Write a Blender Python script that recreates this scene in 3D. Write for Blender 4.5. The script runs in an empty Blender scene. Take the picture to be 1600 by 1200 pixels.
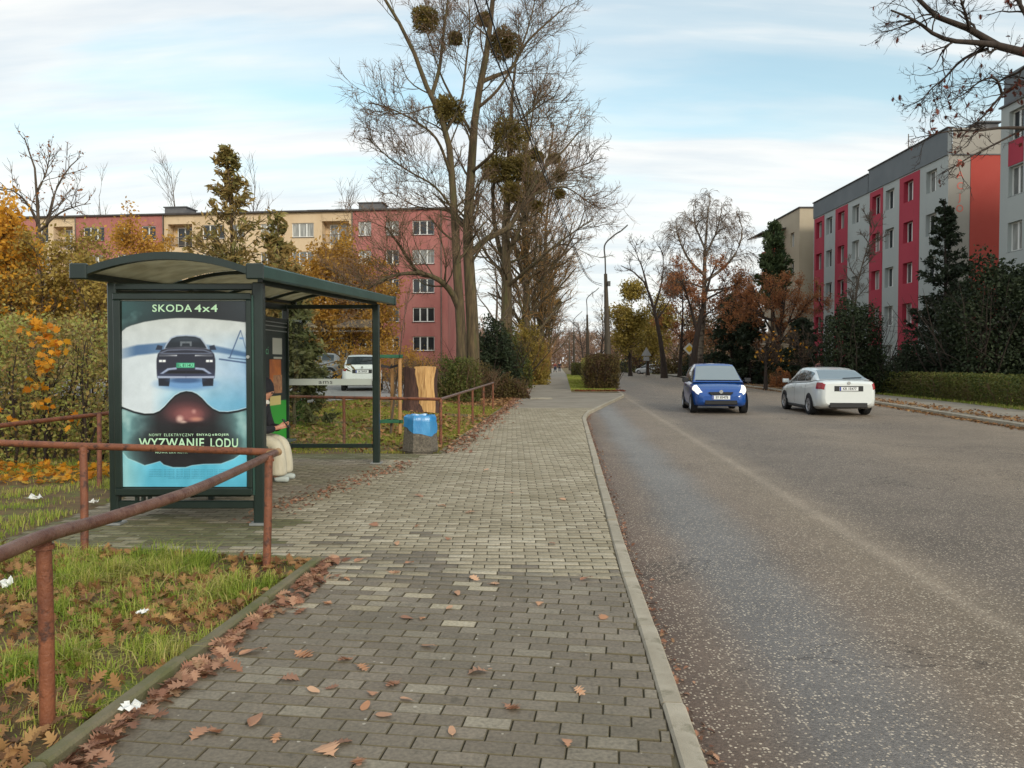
import bpy, bmesh, math, random
import numpy as np
from mathutils import Vector, Matrix
R = math.radians
scene = bpy.context.scene
COL = scene.collection

# ------------------------------------------------------------------ camera
EYE = 1.5
TILT = math.atan(32 / 1200)
cam_data = bpy.data.cameras.new('camera')
cam_data.sensor_width = 36.0
cam_data.lens = 27.0
cam_data.clip_start = 0.05
cam_data.clip_end = 3000
cam = bpy.data.objects.new('camera', cam_data)
cam.location = (0, 0, EYE)
cam.rotation_euler = (math.pi / 2 - TILT, 0, 0)
COL.objects.link(cam)
scene.camera = cam

# ------------------------------------------------------------------ sky and sun
SUN_EL, SUN_AZ = R(24), R(152)          # azimuth clockwise from +Y
world = bpy.data.worlds.new('World')
scene.world = world
world.use_nodes = True
wt = world.node_tree
wn, wl = wt.nodes, wt.links
wn.clear()


def node(tree, kind, **kw):
    n = tree.nodes.new(kind)
    for k, v in kw.items():
        if k.startswith('i_'):
            n.inputs[k[2:].replace('_', ' ')].default_value = v
        else:
            setattr(n, k, v)
    return n


def math_node(tree, op, a, b=None, clamp=False):
    n = tree.nodes.new('ShaderNodeMath')
    n.operation = op
    n.use_clamp = clamp
    for i, v in enumerate((a, b)):
        if v is None:
            continue
        if isinstance(v, (int, float)):
            n.inputs[i].default_value = v
        else:
            tree.links.new(v, n.inputs[i])
    return n.outputs[0]


def ramp(tree, fac, stops, interp='LINEAR'):
    n = tree.nodes.new('ShaderNodeValToRGB')
    n.color_ramp.interpolation = interp
    e = n.color_ramp.elements
    while len(e) < len(stops):
        e.new(0.5)
    for el, (p, c) in zip(e, stops):
        el.position = p
        el.color = (c, c, c, 1) if isinstance(c, (int, float)) else (*c, 1)
    tree.links.new(fac, n.inputs[0])
    return n.outputs[0]


def mixc(tree, fac, a, b, mode='MIX'):
    n = tree.nodes.new('ShaderNodeMix')
    n.data_type = 'RGBA'
    n.blend_type = mode
    for sock, v in ((n.inputs[0], fac), (n.inputs[6], a), (n.inputs[7], b)):
        if isinstance(v, (int, float)):
            sock.default_value = v
        elif isinstance(v, (tuple, list)):
            sock.default_value = (*v, 1)
        else:
            tree.links.new(v, sock)
    return n.outputs[2]


sky = node(wt, 'ShaderNodeTexSky', sky_type='NISHITA', sun_disc=False)
sky.sun_elevation = SUN_EL
sky.sun_rotation = SUN_AZ
sky.air_density = 1.0
sky.dust_density = 1.5
sky.ozone_density = 1.5
tc = node(wt, 'ShaderNodeTexCoord')
sep = node(wt, 'ShaderNodeSeparateXYZ')
wl.new(tc.outputs['Generated'], sep.inputs[0])
zc = math_node(wt, 'ADD', math_node(wt, 'MAXIMUM', sep.outputs[2], 0.0), 0.22)
cx = math_node(wt, 'DIVIDE', sep.outputs[0], zc)
cy = math_node(wt, 'DIVIDE', sep.outputs[1], zc)
comb = node(wt, 'ShaderNodeCombineXYZ')
wl.new(cx, comb.inputs[0])
wl.new(cy, comb.inputs[1])
mp = node(wt, 'ShaderNodeMapping')
mp.inputs['Rotation'].default_value = (0, 0, R(-9))
mp.inputs['Scale'].default_value = (0.5, 2.3, 1)
mp.inputs['Location'].default_value = (3.1, 0.42, 0)
wl.new(comb.outputs[0], mp.inputs[0])
cn = node(wt, 'ShaderNodeTexNoise', i_Scale=1.15, i_Detail=7.0, i_Roughness=0.5, i_Distortion=0.25)
wl.new(mp.outputs[0], cn.inputs['Vector'])
cmask = ramp(wt, cn.outputs['Fac'], [(0.38, 0.16), (0.47, 0.42), (0.57, 0.9), (0.72, 1.0)], 'EASE')
hz = ramp(wt, sep.outputs[2], [(0.0, 1.0), (0.20, 0.97), (0.30, 0.12), (0.38, 0.0)])
cmask = math_node(wt, 'MAXIMUM', cmask, math_node(wt, 'MULTIPLY', hz, 0.95))
cn2 = node(wt, 'ShaderNodeTexNoise', i_Scale=3.4, i_Detail=5.0, i_Roughness=0.55)
wl.new(mp.outputs[0], cn2.inputs['Vector'])
ccol = ramp(wt, cn2.outputs['Fac'], [(0.30, (6.2, 6.7, 7.1)), (0.62, (8.1, 8.1, 7.9))])
skyb = mixc(wt, 1.0, sky.outputs[0], (2.15, 2.2, 1.72), 'MULTIPLY')
skyc = mixc(wt, cmask, skyb, ccol)
bg = node(wt, 'ShaderNodeBackground', i_Strength=0.1)
wl.new(skyc, bg.inputs[0])
wo = node(wt, 'ShaderNodeOutputWorld')
wl.new(bg.outputs[0], wo.inputs[0])

sun_data = bpy.data.lights.new('sun', 'SUN')
sun_data.energy = 1.4
sun_data.angle = R(14)
sun_data.color = (1.0, 0.93, 0.82)
sun = bpy.data.objects.new('sun', sun_data)
sdir = Vector((math.sin(SUN_AZ) * math.cos(SUN_EL), math.cos(SUN_AZ) * math.cos(SUN_EL), math.sin(SUN_EL)))
sun.rotation_euler = (-sdir).to_track_quat('-Z', 'Y').to_euler()
sun.location = (10, -20, 30)
COL.objects.link(sun)

scene.view_settings.view_transform = 'Standard'
scene.view_settings.look = 'None'
scene.view_settings.gamma = 1.0
scene.view_settings.use_curve_mapping = False
scene.view_settings.exposure = 0.36
scene.cycles.max_bounces = 6
scene.cycles.transparent_max_bounces = 12
scene.cycles.use_denoising = True

# ------------------------------------------------------------------ placing
CT, ST = math.cos(TILT), math.sin(TILT)


def ray(px, py):
    dx, dy = (px - 800) / 1200, -(py - 600) / 1200
    return Vector((dx, CT + dy * ST, -ST + dy * CT))


def ground(px, py, z=0.0):
    """the point of the level z that the photograph shows at (px, py)"""
    d = ray(px, py)
    t = (z - EYE) / d.z
    return Vector((d.x * t, d.y * t, z))


def at(px, py, Y):
    """the point at distance Y that the photograph shows at (px, py)"""
    d = ray(px, py)
    t = Y / d.y
    return Vector((d.x * t, Y, EYE + d.z * t))


def sstep(a, b, x):
    t = np.clip((np.asarray(x, float) - a) / (b - a), 0, 1)
    return t * t * (3 - 2 * t)


# ------------------------------------------------------------------ objects
WORLD_AT = {}


def tag(o, label=None, cat=None, group=None, kind=None):
    if label:
        o['label'] = label
    if cat:
        o['category'] = cat
    if group:
        o['group'] = group
    if kind:
        o['kind'] = kind
    return o


def thing(name, label, cat, loc=(0, 0, 0), rz=0.0, group=None, in_world=False):
    o = bpy.data.objects.new(name, None)
    o.empty_display_size = 0.2
    COL.objects.link(o)
    o.location = loc
    o.rotation_euler = (0, 0, rz)
    if in_world:                       # its parts are given in world coordinates
        WORLD_AT[o.name] = Vector(loc)
    return tag(o, label, cat, group)


def link(name, me, parent=None):
    o = bpy.data.objects.new(name, me)
    COL.objects.link(o)
    if parent is not None:
        o.parent = parent
        if parent.name in WORLD_AT:
            o.matrix_parent_inverse = Matrix.Translation(-WORLD_AT[parent.name])
    return o


def set_mats(me, mats):
    for m in (mats if isinstance(mats, (list, tuple)) else [mats]):
        me.materials.append(m)


class MB:
    def __init__(s):
        s.v, s.f, s.m = [], [], []

    def add(s, vs, fs, mi=0):
        b = len(s.v)
        s.v.extend([tuple(p) for p in vs])
        s.f.extend([tuple(b + i for i in f) for f in fs])
        s.m.extend([mi] * len(fs))
        return s

    def quad(s, a, b, c, d, mi=0):
        return s.add([a, b, c, d], [(0, 1, 2, 3)], mi)

    def box(s, c, size, rz=0.0, mi=0, rot=None):
        x, y, z = (k / 2 for k in size)
        p = [Vector(q) for q in ((-x, -y, -z), (x, -y, -z), (x, y, -z), (-x, y, -z), (-x, -y, z), (x, -y, z), (x, y, z), (-x, y, z))]
        m = rot if rot is not None else Matrix.Rotation(rz, 3, 'Z')
        c = Vector(c)
        return s.add([c + m @ q for q in p], [(3, 2, 1, 0), (4, 5, 6, 7), (0, 1, 5, 4), (1, 2, 6, 5), (2, 3, 7, 6), (3, 0, 4, 7)], mi)

    def span(s, a, b, mi=0):
        a, b = Vector(a), Vector(b)
        return s.box((a + b) / 2, [abs(k) for k in (b - a)], 0, mi)

    def bar(s, a, b, w, h, mi=0):
        a, b = Vector(a), Vector(b)
        d = (b - a)
        L = d.length
        d.normalize()
        up = Vector((0, 0, 1)) if abs(d.z) < 0.98 else Vector((0, 1, 0))
        sd = d.cross(up).normalized()
        up = sd.cross(d)
        m = Matrix((d, sd, up)).transposed()
        return s.box((a + b) / 2, (L, w, h), 0, mi, m)

    def tube(s, pts, rad, n=8, mi=0, cap=True):
        pts = [Vector(p) for p in pts]
        if isinstance(rad, (int, float)):
            rad = [rad] * len(pts)
        vs, fs = [], []
        ref = None
        for i, p in enumerate(pts):
            d = (pts[min(i + 1, len(pts) - 1)] - pts[max(i - 1, 0)]).normalized()
            if ref is None:
                ref = Vector((0, 0, 1)) if abs(d.z) < 0.9 else Vector((1, 0, 0))
            a = (ref - d * ref.dot(d)).normalized()
            ref = a
            b = d.cross(a)
            for k in range(n):
                t = 2 * math.pi * k / n
                vs.append(p + (a * math.cos(t) + b * math.sin(t)) * rad[i])
        for i in range(len(pts) - 1):
            for k in range(n):
                fs.append((i * n + k, i * n + (k + 1) % n, (i + 1) * n + (k + 1) % n, (i + 1) * n + k))
        if cap:
            fs.append(tuple(range(n - 1, -1, -1)))
            fs.append(tuple((len(pts) - 1) * n + k for k in range(n)))
        return s.add(vs, fs, mi)

    def lathe(s, prof, c=(0, 0, 0), n=16, mi=0, phase=0.0, cap=True):
        c = Vector(c)
        vs, fs = [], []
        for r, z in prof:
            for k in range(n):
                t = 2 * math.pi * k / n + phase
                vs.append(c + Vector((r * math.cos(t), r * math.sin(t), z)))
        for i in range(len(prof) - 1):
            for k in range(n):
                fs.append((i * n + k, i * n + (k + 1) % n, (i + 1) * n + (k + 1) % n, (i + 1) * n + k))
        if cap:
            fs.append(tuple(range(n - 1, -1, -1)))
            fs.append(tuple((len(prof) - 1) * n + k for k in range(n)))
        return s.add(vs, fs, mi)

    def prism(s, poly, fn0, fn1, mi=0, sides=True):
        """a polygon of 2-D points, lifted by two functions to its two faces"""
        n = len(poly)
        vs = [fn0(*p) for p in poly] + [fn1(*p) for p in poly]
        fs = [tuple(range(n)), tuple(range(2 * n - 1, n - 1, -1))]
        if sides:
            fs += [(i, (i + 1) % n, n + (i + 1) % n, n + i) for i in range(n)]
        return s.add(vs, fs, mi)

    def grid(s, rows, mi=0, close=False):
        """rows: list of equal-length lists of points"""
        n = len(rows[0])
        vs = [p for r in rows for p in r]
        fs = []
        for i in range(len(rows) - 1):
            for k in range(n - (0 if close else 1)):
                fs.append((i * n + k, i * n + (k + 1) % n, (i + 1) * n + (k + 1) % n, (i + 1) * n + k))
        return s.add(vs, fs, mi)

    def mesh(s, name, mats, smooth=False):
        me = bpy.data.meshes.new(name)
        me.from_pydata([tuple(v) for v in s.v], [], s.f)
        set_mats(me, mats)
        if any(s.m):
            me.polygons.foreach_set('material_index', s.m)
        if smooth:
            me.polygons.foreach_set('use_smooth', [True] * len(me.polygons))
        me.update()
        return me

    def build(s, name, mats, parent=None, smooth=False, bevel=0.0, fix=False):
        me = s.mesh(name, mats, smooth)
        if fix:
            bm = bmesh.new()
            bm.from_mesh(me)
            bmesh.ops.recalc_face_normals(bm, faces=bm.faces)
            bm.to_mesh(me)
            bm.free()
        o = link(name, me, parent)
        if smooth:
            auto_smooth(o)
        if bevel:
            b = o.modifiers.new('bevel', 'BEVEL')
            b.width = bevel
            b.segments = 1
            b.limit_method = 'ANGLE'
        return o


def auto_smooth(o, ang=40):
    me = o.data
    bm = bmesh.new()
    bm.from_mesh(me)
    lim = R(ang)
    for e in bm.edges:
        if len(e.link_faces) == 2:
            e.smooth = e.calc_face_angle(0) < lim
    bm.to_mesh(me)
    bm.free()


def fast_mesh(name, verts, faces, mats, smooth=False):
    """verts (N,3), faces (M,k) arrays"""
    verts = np.asarray(verts, np.float32).reshape(-1, 3)
    faces = np.asarray(faces, np.int32)
    me = bpy.data.meshes.new(name)
    m, k = faces.shape
    me.vertices.add(len(verts))
    me.vertices.foreach_set('co', verts.ravel())
    me.loops.add(m * k)
    me.loops.foreach_set('vertex_index', faces.ravel())
    me.polygons.add(m)
    me.polygons.foreach_set('loop_start', np.arange(0, m * k, k, dtype=np.int32))
    if smooth:
        me.polygons.foreach_set('use_smooth', np.ones(m, bool))
    set_mats(me, mats)
    me.update(calc_edges=True)
    return me


def copy_tree(o, parent=None):
    c = o.copy()
    COL.objects.link(c)
    c.parent = parent
    for ch in list(o.children):
        copy_tree(ch, c)
    return c


FONT_CACHE = {}


def text_mesh(body, size, sx=1.0, align='CENTER', bold=0.0, spacing=1.0):
    cu = bpy.data.curves.new('lettering', 'FONT')
    cu.body = body
    cu.size = size
    cu.align_x = align
    cu.align_y = 'CENTER'
    cu.offset = bold
    cu.space_character = spacing
    cu.resolution_u = 3
    ob = bpy.data.objects.new('lettering', cu)
    me = bpy.data.meshes.new_from_object(ob)
    bpy.data.objects.remove(ob)
    vs = np.array([v.co[:] for v in me.vertices])
    fs = [tuple(p.vertices) for p in me.polygons]
    bpy.data.meshes.remove(me)
    if len(vs):
        vs[:, 0] *= sx
    return vs, fs


def letters(mb, body, size, fn, sx=1.0, mi=0, align='CENTER', bold=0.0, spacing=1.0):
    """flat lettering; fn maps (x, y) of the writing plane to a point"""
    vs, fs = text_mesh(body, size, sx, align, bold, spacing)
    if len(vs):
        mb.add([fn(v[0], v[1]) for v in vs], fs, mi)
    return mb


# ------------------------------------------------------------------ materials
MATS = {}


def srgb(r, g, b):
    def f(c):
        c /= 255
        return c / 12.92 if c < 0.04045 else ((c + 0.055) / 1.055) ** 2.4
    return (f(r), f(g), f(b))


def mat(name, c, rough=0.75, metal=0.0, c2=None, scale=4.0, detail=5.0, lo=0.35, hi=0.65, stretch=None, bump=0.0, bscale=60.0,
        coat=0.0, obj_rand=0.0, spec=0.5, world_pos=True, dirt=None):
    m = bpy.data.materials.new(name)
    m.use_nodes = True
    t = m.node_tree
    b = t.nodes['Principled BSDF']
    b.inputs['Roughness'].default_value = rough
    b.inputs['Metallic'].default_value = metal
    b.inputs['Coat Weight'].default_value = coat
    b.inputs['Coat Roughness'].default_value = 0.08
    b.inputs['Specular IOR Level'].default_value = spec
    b.inputs['Base Color'].default_value = (*c, 1)
    co = None
    if c2 is not None or bump:
        g = t.nodes.new('ShaderNodeTexCoord')
        co = g.outputs['Object']
        if stretch:
            mpn = t.nodes.new('ShaderNodeMapping')
            mpn.inputs['Scale'].default_value = stretch
            t.links.new(co, mpn.inputs[0])
            co = mpn.outputs[0]
    col = None
    if c2 is not None:
        n = node(t, 'ShaderNodeTexNoise', i_Scale=scale, i_Detail=detail, i_Roughness=0.6)
        t.links.new(co, n.inputs['Vector'])
        col = ramp(t, n.outputs['Fac'], [(lo, c), (hi, c2)])
        if dirt:
            n2 = node(t, 'ShaderNodeTexNoise', i_Scale=dirt[1], i_Detail=8.0, i_Roughness=0.7)
            t.links.new(co, n2.inputs['Vector'])
            col = mixc(t, ramp(t, n2.outputs['Fac'], [(dirt[2], 0.0), (dirt[3], 1.0)]), col, dirt[0])
    if obj_rand:
        oi = t.nodes.new('ShaderNodeObjectInfo')
        k = math_node(t, 'ADD', math_node(t, 'MULTIPLY', oi.outputs['Random'], 2 * obj_rand), 1 - obj_rand)
        v = node(t, 'ShaderNodeCombineColor')
        for i in range(3):
            t.links.new(k, v.inputs[i])
        col = mixc(t, 1.0, col if col is not None else c, v.outputs[0], 'MULTIPLY')
    if col is not None:
        t.links.new(col, b.inputs['Base Color'])
    if bump:
        n = node(t, 'ShaderNodeTexNoise', i_Scale=bscale, i_Detail=4.0, i_Roughness=0.6)
        t.links.new(co, n.inputs['Vector'])
        bn = node(t, 'ShaderNodeBump', i_Strength=bump, i_Distance=0.02)
        t.links.new(n.outputs['Fac'], bn.inputs['Height'])
        t.links.new(bn.outputs[0], b.inputs['Normal'])
    MATS[name] = m
    return m


def leaf_mat(name, stops, trans=0.3, rough=0.6, clump=0.0):
    """stops: colours picked at random for each leaf"""
    m = bpy.data.materials.new(name)
    m.use_nodes = True
    t = m.node_tree
    t.nodes.clear()
    g = t.nodes.new('ShaderNodeNewGeometry')
    fac = g.outputs['Random Per Island']
    if clump:
        tcn = t.nodes.new('ShaderNodeTexCoord')
        n = node(t, 'ShaderNodeTexNoise', i_Scale=clump, i_Detail=2.0)
        t.links.new(tcn.outputs['Object'], n.inputs['Vector'])
        nf = ramp(t, n.outputs['Fac'], [(0.35, 0.0), (0.65, 1.0)])
        fac = math_node(t, 'ADD', math_node(t, 'MULTIPLY', fac, 0.55), math_node(t, 'MULTIPLY', nf, 0.45))
    k = len(stops)
    col = ramp(t, fac, [(i / max(k - 1, 1), c) for i, c in enumerate(stops)])
    p = t.nodes.new('ShaderNodeBsdfPrincipled')
    p.inputs['Roughness'].default_value = rough
    p.inputs['Specular IOR Level'].default_value = 0.25
    t.links.new(col, p.inputs['Base Color'])
    tr = t.nodes.new('ShaderNodeBsdfTranslucent')
    t.links.new(col, tr.inputs[0])
    mx = t.nodes.new('ShaderNodeMixShader')
    mx.inputs[0].default_value = trans
    t.links.new(p.outputs[0], mx.inputs[1])
    t.links.new(tr.outputs[0], mx.inputs[2])
    o = t.nodes.new('ShaderNodeOutputMaterial')
    t.links.new(mx.outputs[0], o.inputs[0])
    MATS[name] = m
    return m


def glass_mat(name, tint, alpha, rough=0.03):
    """thin clear sheet: mostly lets through, reflects at grazing angles"""
    m = bpy.data.materials.new(name)
    m.use_nodes = True
    t = m.node_tree
    t.nodes.clear()
    tr = t.nodes.new('ShaderNodeBsdfTransparent')
    tr.inputs[0].default_value = (*tint, 1)
    gl = t.nodes.new('ShaderNodeBsdfGlossy')
    gl.inputs['Roughness'].default_value = rough
    gl.inputs[0].default_value = (0.9, 0.95, 0.95, 1)
    fr = t.nodes.new('ShaderNodeFresnel')
    fr.inputs[0].default_value = 1.45
    fac = math_node(t, 'ADD', fr.outputs[0], alpha, True)
    mx = t.nodes.new('ShaderNodeMixShader')
    t.links.new(fac, mx.inputs[0])
    t.links.new(tr.outputs[0], mx.inputs[1])
    t.links.new(gl.outputs[0], mx.inputs[2])
    o = t.nodes.new('ShaderNodeOutputMaterial')
    t.links.new(mx.outputs[0], o.inputs[0])
    MATS[name] = m
    return m

# ------------------------------------------------------------------ lines of the place
def curve(pts):
    ys = np.array([p[0] for p in pts], float)
    xs = np.array([p[1] for p in pts], float)
    return lambda y: np.interp(y, ys, xs)


# (Y, X): left edge of the pavement, kerb of the road on both sides
side_left = curve([(-4, -2.25), (2.87, -1.69), (5.86, -1.42), (12.86, -1.18), (26.9, -0.22), (43, 0.54), (106, 4.15), (420, 21.5)])
kerb_left = curve([(-4, 0.42), (0, 0.58), (2.87, 0.73), (3.98, 0.80), (5.77, 0.90), (10.46, 1.24), (15, 1.58), (21.5, 2.06), (24.0, 2.42), (36.5, 5.35), (39, 5.62),
                   (60, 7.2), (106, 10.4), (420, 32)])
path_right = curve([(40, 3.1), (43, 3.3), (106, 7.5), (420, 26)])
road_axis = curve([(-4, 0.42), (0, 0.58), (5.77, 0.90), (10.46, 1.24), (22, 2.1), (60, 5.1), (420, 31)])
kerb_right = curve([(-4, 9.4), (5, 10.5), (18.6, 12.5), (30, 14.2), (51.4, 15.9), (90, 19.4), (420, 45)])


def zg(x, y):
    x, y = np.asarray(x, float), np.asarray(y, float)
    rise = 0.33 * sstep(13, 27, y) + 0.30 * sstep(27, 60, y)
    left = rise * sstep(0.3, 4.5, side_left(y) - x)
    return left


ROAD_Z = -0.10
rng = np.random.default_rng(7)

# ------------------------------------------------------------------ ground materials
soil = mat('leafy_turf', srgb(84, 70, 46), 0.95, c2=srgb(120, 94, 62), scale=7.0, detail=9, bump=0.8, bscale=26, dirt=(srgb(100, 106, 50), 2.4, 0.50, 0.62))
far_turf = mat('far_turf', srgb(98, 96, 52), 0.95, c2=srgb(128, 100, 60), scale=0.25, detail=8, bump=0.3, bscale=9, dirt=(srgb(88, 104, 48), 0.4, 0.45, 0.6))
sand = mat('dark_joint_sand', srgb(90, 82, 67), 0.95, c2=srgb(106, 97, 74), scale=2.0, bump=0.3, bscale=90)
concrete = mat('worn_concrete', srgb(152, 142, 124), 0.85, c2=srgb(176, 166, 148), scale=3.5, bump=0.25, bscale=130, obj_rand=0.07,
               dirt=(srgb(112, 106, 84), 6.0, 0.54, 0.72))
mossy = mat('mossy_edging', srgb(122, 112, 90), 0.9, c2=srgb(98, 98, 62), scale=5, bump=0.4, bscale=90, obj_rand=0.1)
lot_asphalt = mat('old_asphalt', srgb(132, 128, 126), 0.85, c2=srgb(150, 146, 142), scale=0.7, bump=0.2, bscale=60)
slab = mat('far_paving', srgb(150, 141, 126), 0.85, c2=srgb(128, 118, 104), scale=0.8, detail=8, bump=0.15, bscale=40)


def block_mat(name, stops, moss, wet):
    m = bpy.data.materials.new(name)
    m.use_nodes = True
    t = m.node_tree
    b = t.nodes['Principled BSDF']
    g = t.nodes.new('ShaderNodeNewGeometry')
    oi = t.nodes.new('ShaderNodeObjectInfo')
    f = math_node(t, 'FRACT', math_node(t, 'ADD', g.outputs['Random Per Island'], oi.outputs['Random']))
    col = ramp(t, f, stops)
    n = node(t, 'ShaderNodeTexNoise', i_Scale=0.9, i_Detail=6.0, i_Roughness=0.6)
    t.links.new(g.outputs['Position'], n.inputs['Vector'])
    col = mixc(t, ramp(t, n.outputs['Fac'], [(0.42, 0.0), (0.68, 0.55)]), col, moss)
    n3 = node(t, 'ShaderNodeTexNoise', i_Scale=55.0, i_Detail=3.0)
    t.links.new(g.outputs['Position'], n3.inputs['Vector'])
    col = mixc(t, 1.0, col, ramp(t, n3.outputs['Fac'], [(0.3, 0.74), (0.7, 1.22)]), 'MULTIPLY')
    n5 = node(t, 'ShaderNodeTexNoise', i_Scale=9.0, i_Detail=9.0, i_Roughness=0.75)
    t.links.new(g.outputs['Position'], n5.inputs['Vector'])
    col = mixc(t, ramp(t, n5.outputs['Fac'], [(0.56, 0.0), (0.66, 0.6)]), col, tuple(k * 0.55 for k in moss))
    n6 = node(t, 'ShaderNodeTexVoronoi', i_Scale=26.0)
    t.links.new(g.outputs['Position'], n6.inputs['Vector'])
    s6 = t.nodes.new('ShaderNodeSeparateColor')
    t.links.new(n6.outputs['Color'], s6.inputs[0])
    fleck = math_node(t, 'MULTIPLY', math_node(t, 'GREATER_THAN', s6.outputs[0], 0.955), math_node(t, 'LESS_THAN', n6.outputs['Distance'], 0.22))
    col = mixc(t, math_node(t, 'MULTIPLY', fleck, 0.75), col, srgb(186, 178, 162))
    t.links.new(col, b.inputs['Base Color'])
    b.inputs['Roughness'].default_value = wet
    bn = node(t, 'ShaderNodeBump', i_Strength=0.35, i_Distance=0.004)
    n2 = node(t, 'ShaderNodeTexNoise', i_Scale=160.0, i_Detail=3.0)
    t.links.new(g.outputs['Position'], n2.inputs['Vector'])
    t.links.new(n2.outputs['Fac'], bn.inputs['Height'])
    t.links.new(bn.outputs[0], b.inputs['Normal'])
    return m


blk_dark = block_mat('dark_paving_block', [(0.0, srgb(116, 105, 90)), (0.55, srgb(127, 116, 101)), (0.85, srgb(133, 122, 106)), (0.95, srgb(142, 132, 115)), (1.0, srgb(150, 140, 122))],
                     srgb(96, 90, 74), 0.7)
blk_light = block_mat('light_paving_block', [(0.0, srgb(150, 138, 115)), (0.5, srgb(168, 156, 132)), (0.85, srgb(178, 166, 143)), (1.0, srgb(190, 179, 156))],
                      srgb(134, 124, 98), 0.78)
blk_shel = block_mat('shelter_paving_block', [(0.0, srgb(124, 111, 95)), (0.6, srgb(139, 127, 109)), (1.0, srgb(160, 148, 130))],
                     srgb(104, 102, 68), 0.75)
blk_moss = block_mat('mossy_paving_block', [(0.0, srgb(96, 92, 62)), (0.6, srgb(114, 108, 78)), (1.0, srgb(146, 138, 112))], srgb(88, 92, 48), 0.85)


def road_material():
    m = bpy.data.materials.new('worn_asphalt')
    m.use_nodes = True
    t = m.node_tree
    b = t.nodes['Principled BSDF']
    uv = t.nodes.new('ShaderNodeUVMap')
    sp = t.nodes.new('ShaderNodeSeparateXYZ')
    t.links.new(uv.outputs[0], sp.inputs[0])
    g = t.nodes.new('ShaderNodeNewGeometry')
    # broad lanes of wear, in metres from the kerb
    wob = node(t, 'ShaderNodeTexNoise', i_Scale=0.35, i_Detail=5.0, i_Roughness=0.6)
    t.links.new(g.outputs['Position'], wob.inputs['Vector'])
    u = math_node(t, 'ADD', sp.outputs[0], math_node(t, 'MULTIPLY', math_node(t, 'SUBTRACT', wob.outputs['Fac'], 0.5), 0.5))
    un = math_node(t, 'DIVIDE', u, 10.0, True)
    base = ramp(t, un, [(0.0, srgb(98, 84, 77)), (0.03, srgb(116, 105, 97)), (0.06, srgb(112, 110, 110)), (0.10, srgb(116, 114, 114)), (0.14, srgb(123, 113, 104)),
                        (0.195, srgb(127, 117, 105)), (0.235, srgb(125, 116, 106)), (0.27, srgb(108, 101, 95)), (0.40, srgb(112, 105, 99)), (0.55, srgb(127, 118, 108)),
                        (0.70, srgb(118, 110, 102)), (1.0, srgb(130, 121, 111))])
    seam_n = node(t, 'ShaderNodeTexNoise', i_Scale=3.0, i_Detail=6.0, i_Roughness=0.7)
    t.links.new(g.outputs['Position'], seam_n.inputs['Vector'])
    us = math_node(t, 'ADD', sp.outputs[0], math_node(t, 'MULTIPLY', math_node(t, 'SUBTRACT', seam_n.outputs['Fac'], 0.5), 0.12))
    seam = ramp(t, math_node(t, 'ABSOLUTE', math_node(t, 'SUBTRACT', us, 2.17)), [(0.02, 0.55), (0.13, 0.0)])
    base = mixc(t, seam, base, srgb(158, 148, 136))
    blot = node(t, 'ShaderNodeTexNoise', i_Scale=0.8, i_Detail=7.0, i_Roughness=0.65)
    t.links.new(g.outputs['Position'], blot.inputs['Vector'])
    base = mixc(t, 1.0, base, ramp(t, blot.outputs['Fac'], [(0.3, 0.80), (0.7, 1.14)]), 'MULTIPLY')
    cr = node(t, 'ShaderNodeTexNoise', i_Scale=0.22, i_Detail=9.0, i_Roughness=0.62, i_Distortion=0.6)
    t.links.new(g.outputs['Position'], cr.inputs['Vector'])
    crack = ramp(t, math_node(t, 'ABSOLUTE', math_node(t, 'SUBTRACT', cr.outputs['Fac'], 0.55)), [(0.0008, 0.7), (0.0026, 0.0)])
    base = mixc(t, crack, base, srgb(58, 52, 48))
    patch_n = node(t, 'ShaderNodeTexNoise', i_Scale=0.16, i_Detail=3.0)
    t.links.new(g.outputs['Position'], patch_n.inputs['Vector'])
    base = mixc(t, ramp(t, patch_n.outputs['Fac'], [(0.60, 0.0), (0.63, 0.35)]), base, srgb(96, 90, 85))
    # stone chips
    ch = node(t, 'ShaderNodeTexVoronoi', i_Scale=62.0, i_Randomness=1.0)
    t.links.new(g.outputs['Position'], ch.inputs['Vector'])
    sc = t.nodes.new('ShaderNodeSeparateColor')
    t.links.new(ch.outputs['Color'], sc.inputs[0])
    pick = math_node(t, 'GREATER_THAN', sc.outputs[0], 0.62)
    near = math_node(t, 'LESS_THAN', ch.outputs['Distance'], 0.40)
    chips = math_node(t, 'MULTIPLY', pick, near)
    chipc = ramp(t, sc.outputs[1], [(0.0, srgb(168, 158, 146)), (1.0, srgb(214, 206, 192))])
    base = mixc(t, math_node(t, 'MULTIPLY', chips, 0.8), base, chipc)
    ch2 = node(t, 'ShaderNodeTexVoronoi', i_Scale=105.0)
    t.links.new(g.outputs['Position'], ch2.inputs['Vector'])
    sc2 = t.nodes.new('ShaderNodeSeparateColor')
    t.links.new(ch2.outputs['Color'], sc2.inputs[0])
    base = mixc(t, 1.0, base, ramp(t, sc2.outputs[0], [(0.0, 0.72), (0.6, 1.0), (1.0, 1.22)]), 'MULTIPLY')
    base = mixc(t, 1.0, base, (1.06, 0.98, 0.88), 'MULTIPLY')
    t.links.new(base, b.inputs['Base Color'])
    b.inputs['Specular IOR Level'].default_value = 0.32
    # the polished, damp wheel track beside the kerb
    track = ramp(t, un, [(0.0, 0.68), (0.04, 0.62), (0.068, 0.42), (0.09, 0.42), (0.135, 0.62), (1.0, 0.66)])
    t.links.new(track, b.inputs['Roughness'])
    hgt = math_node(t, 'SUBTRACT', 1.0, ch2.outputs['Distance'])
    bn = node(t, 'ShaderNodeBump', i_Strength=0.55, i_Distance=0.006)
    t.links.new(hgt, bn.inputs['Height'])
    t.links.new(bn.outputs[0], b.inputs['Normal'])
    return m


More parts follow.
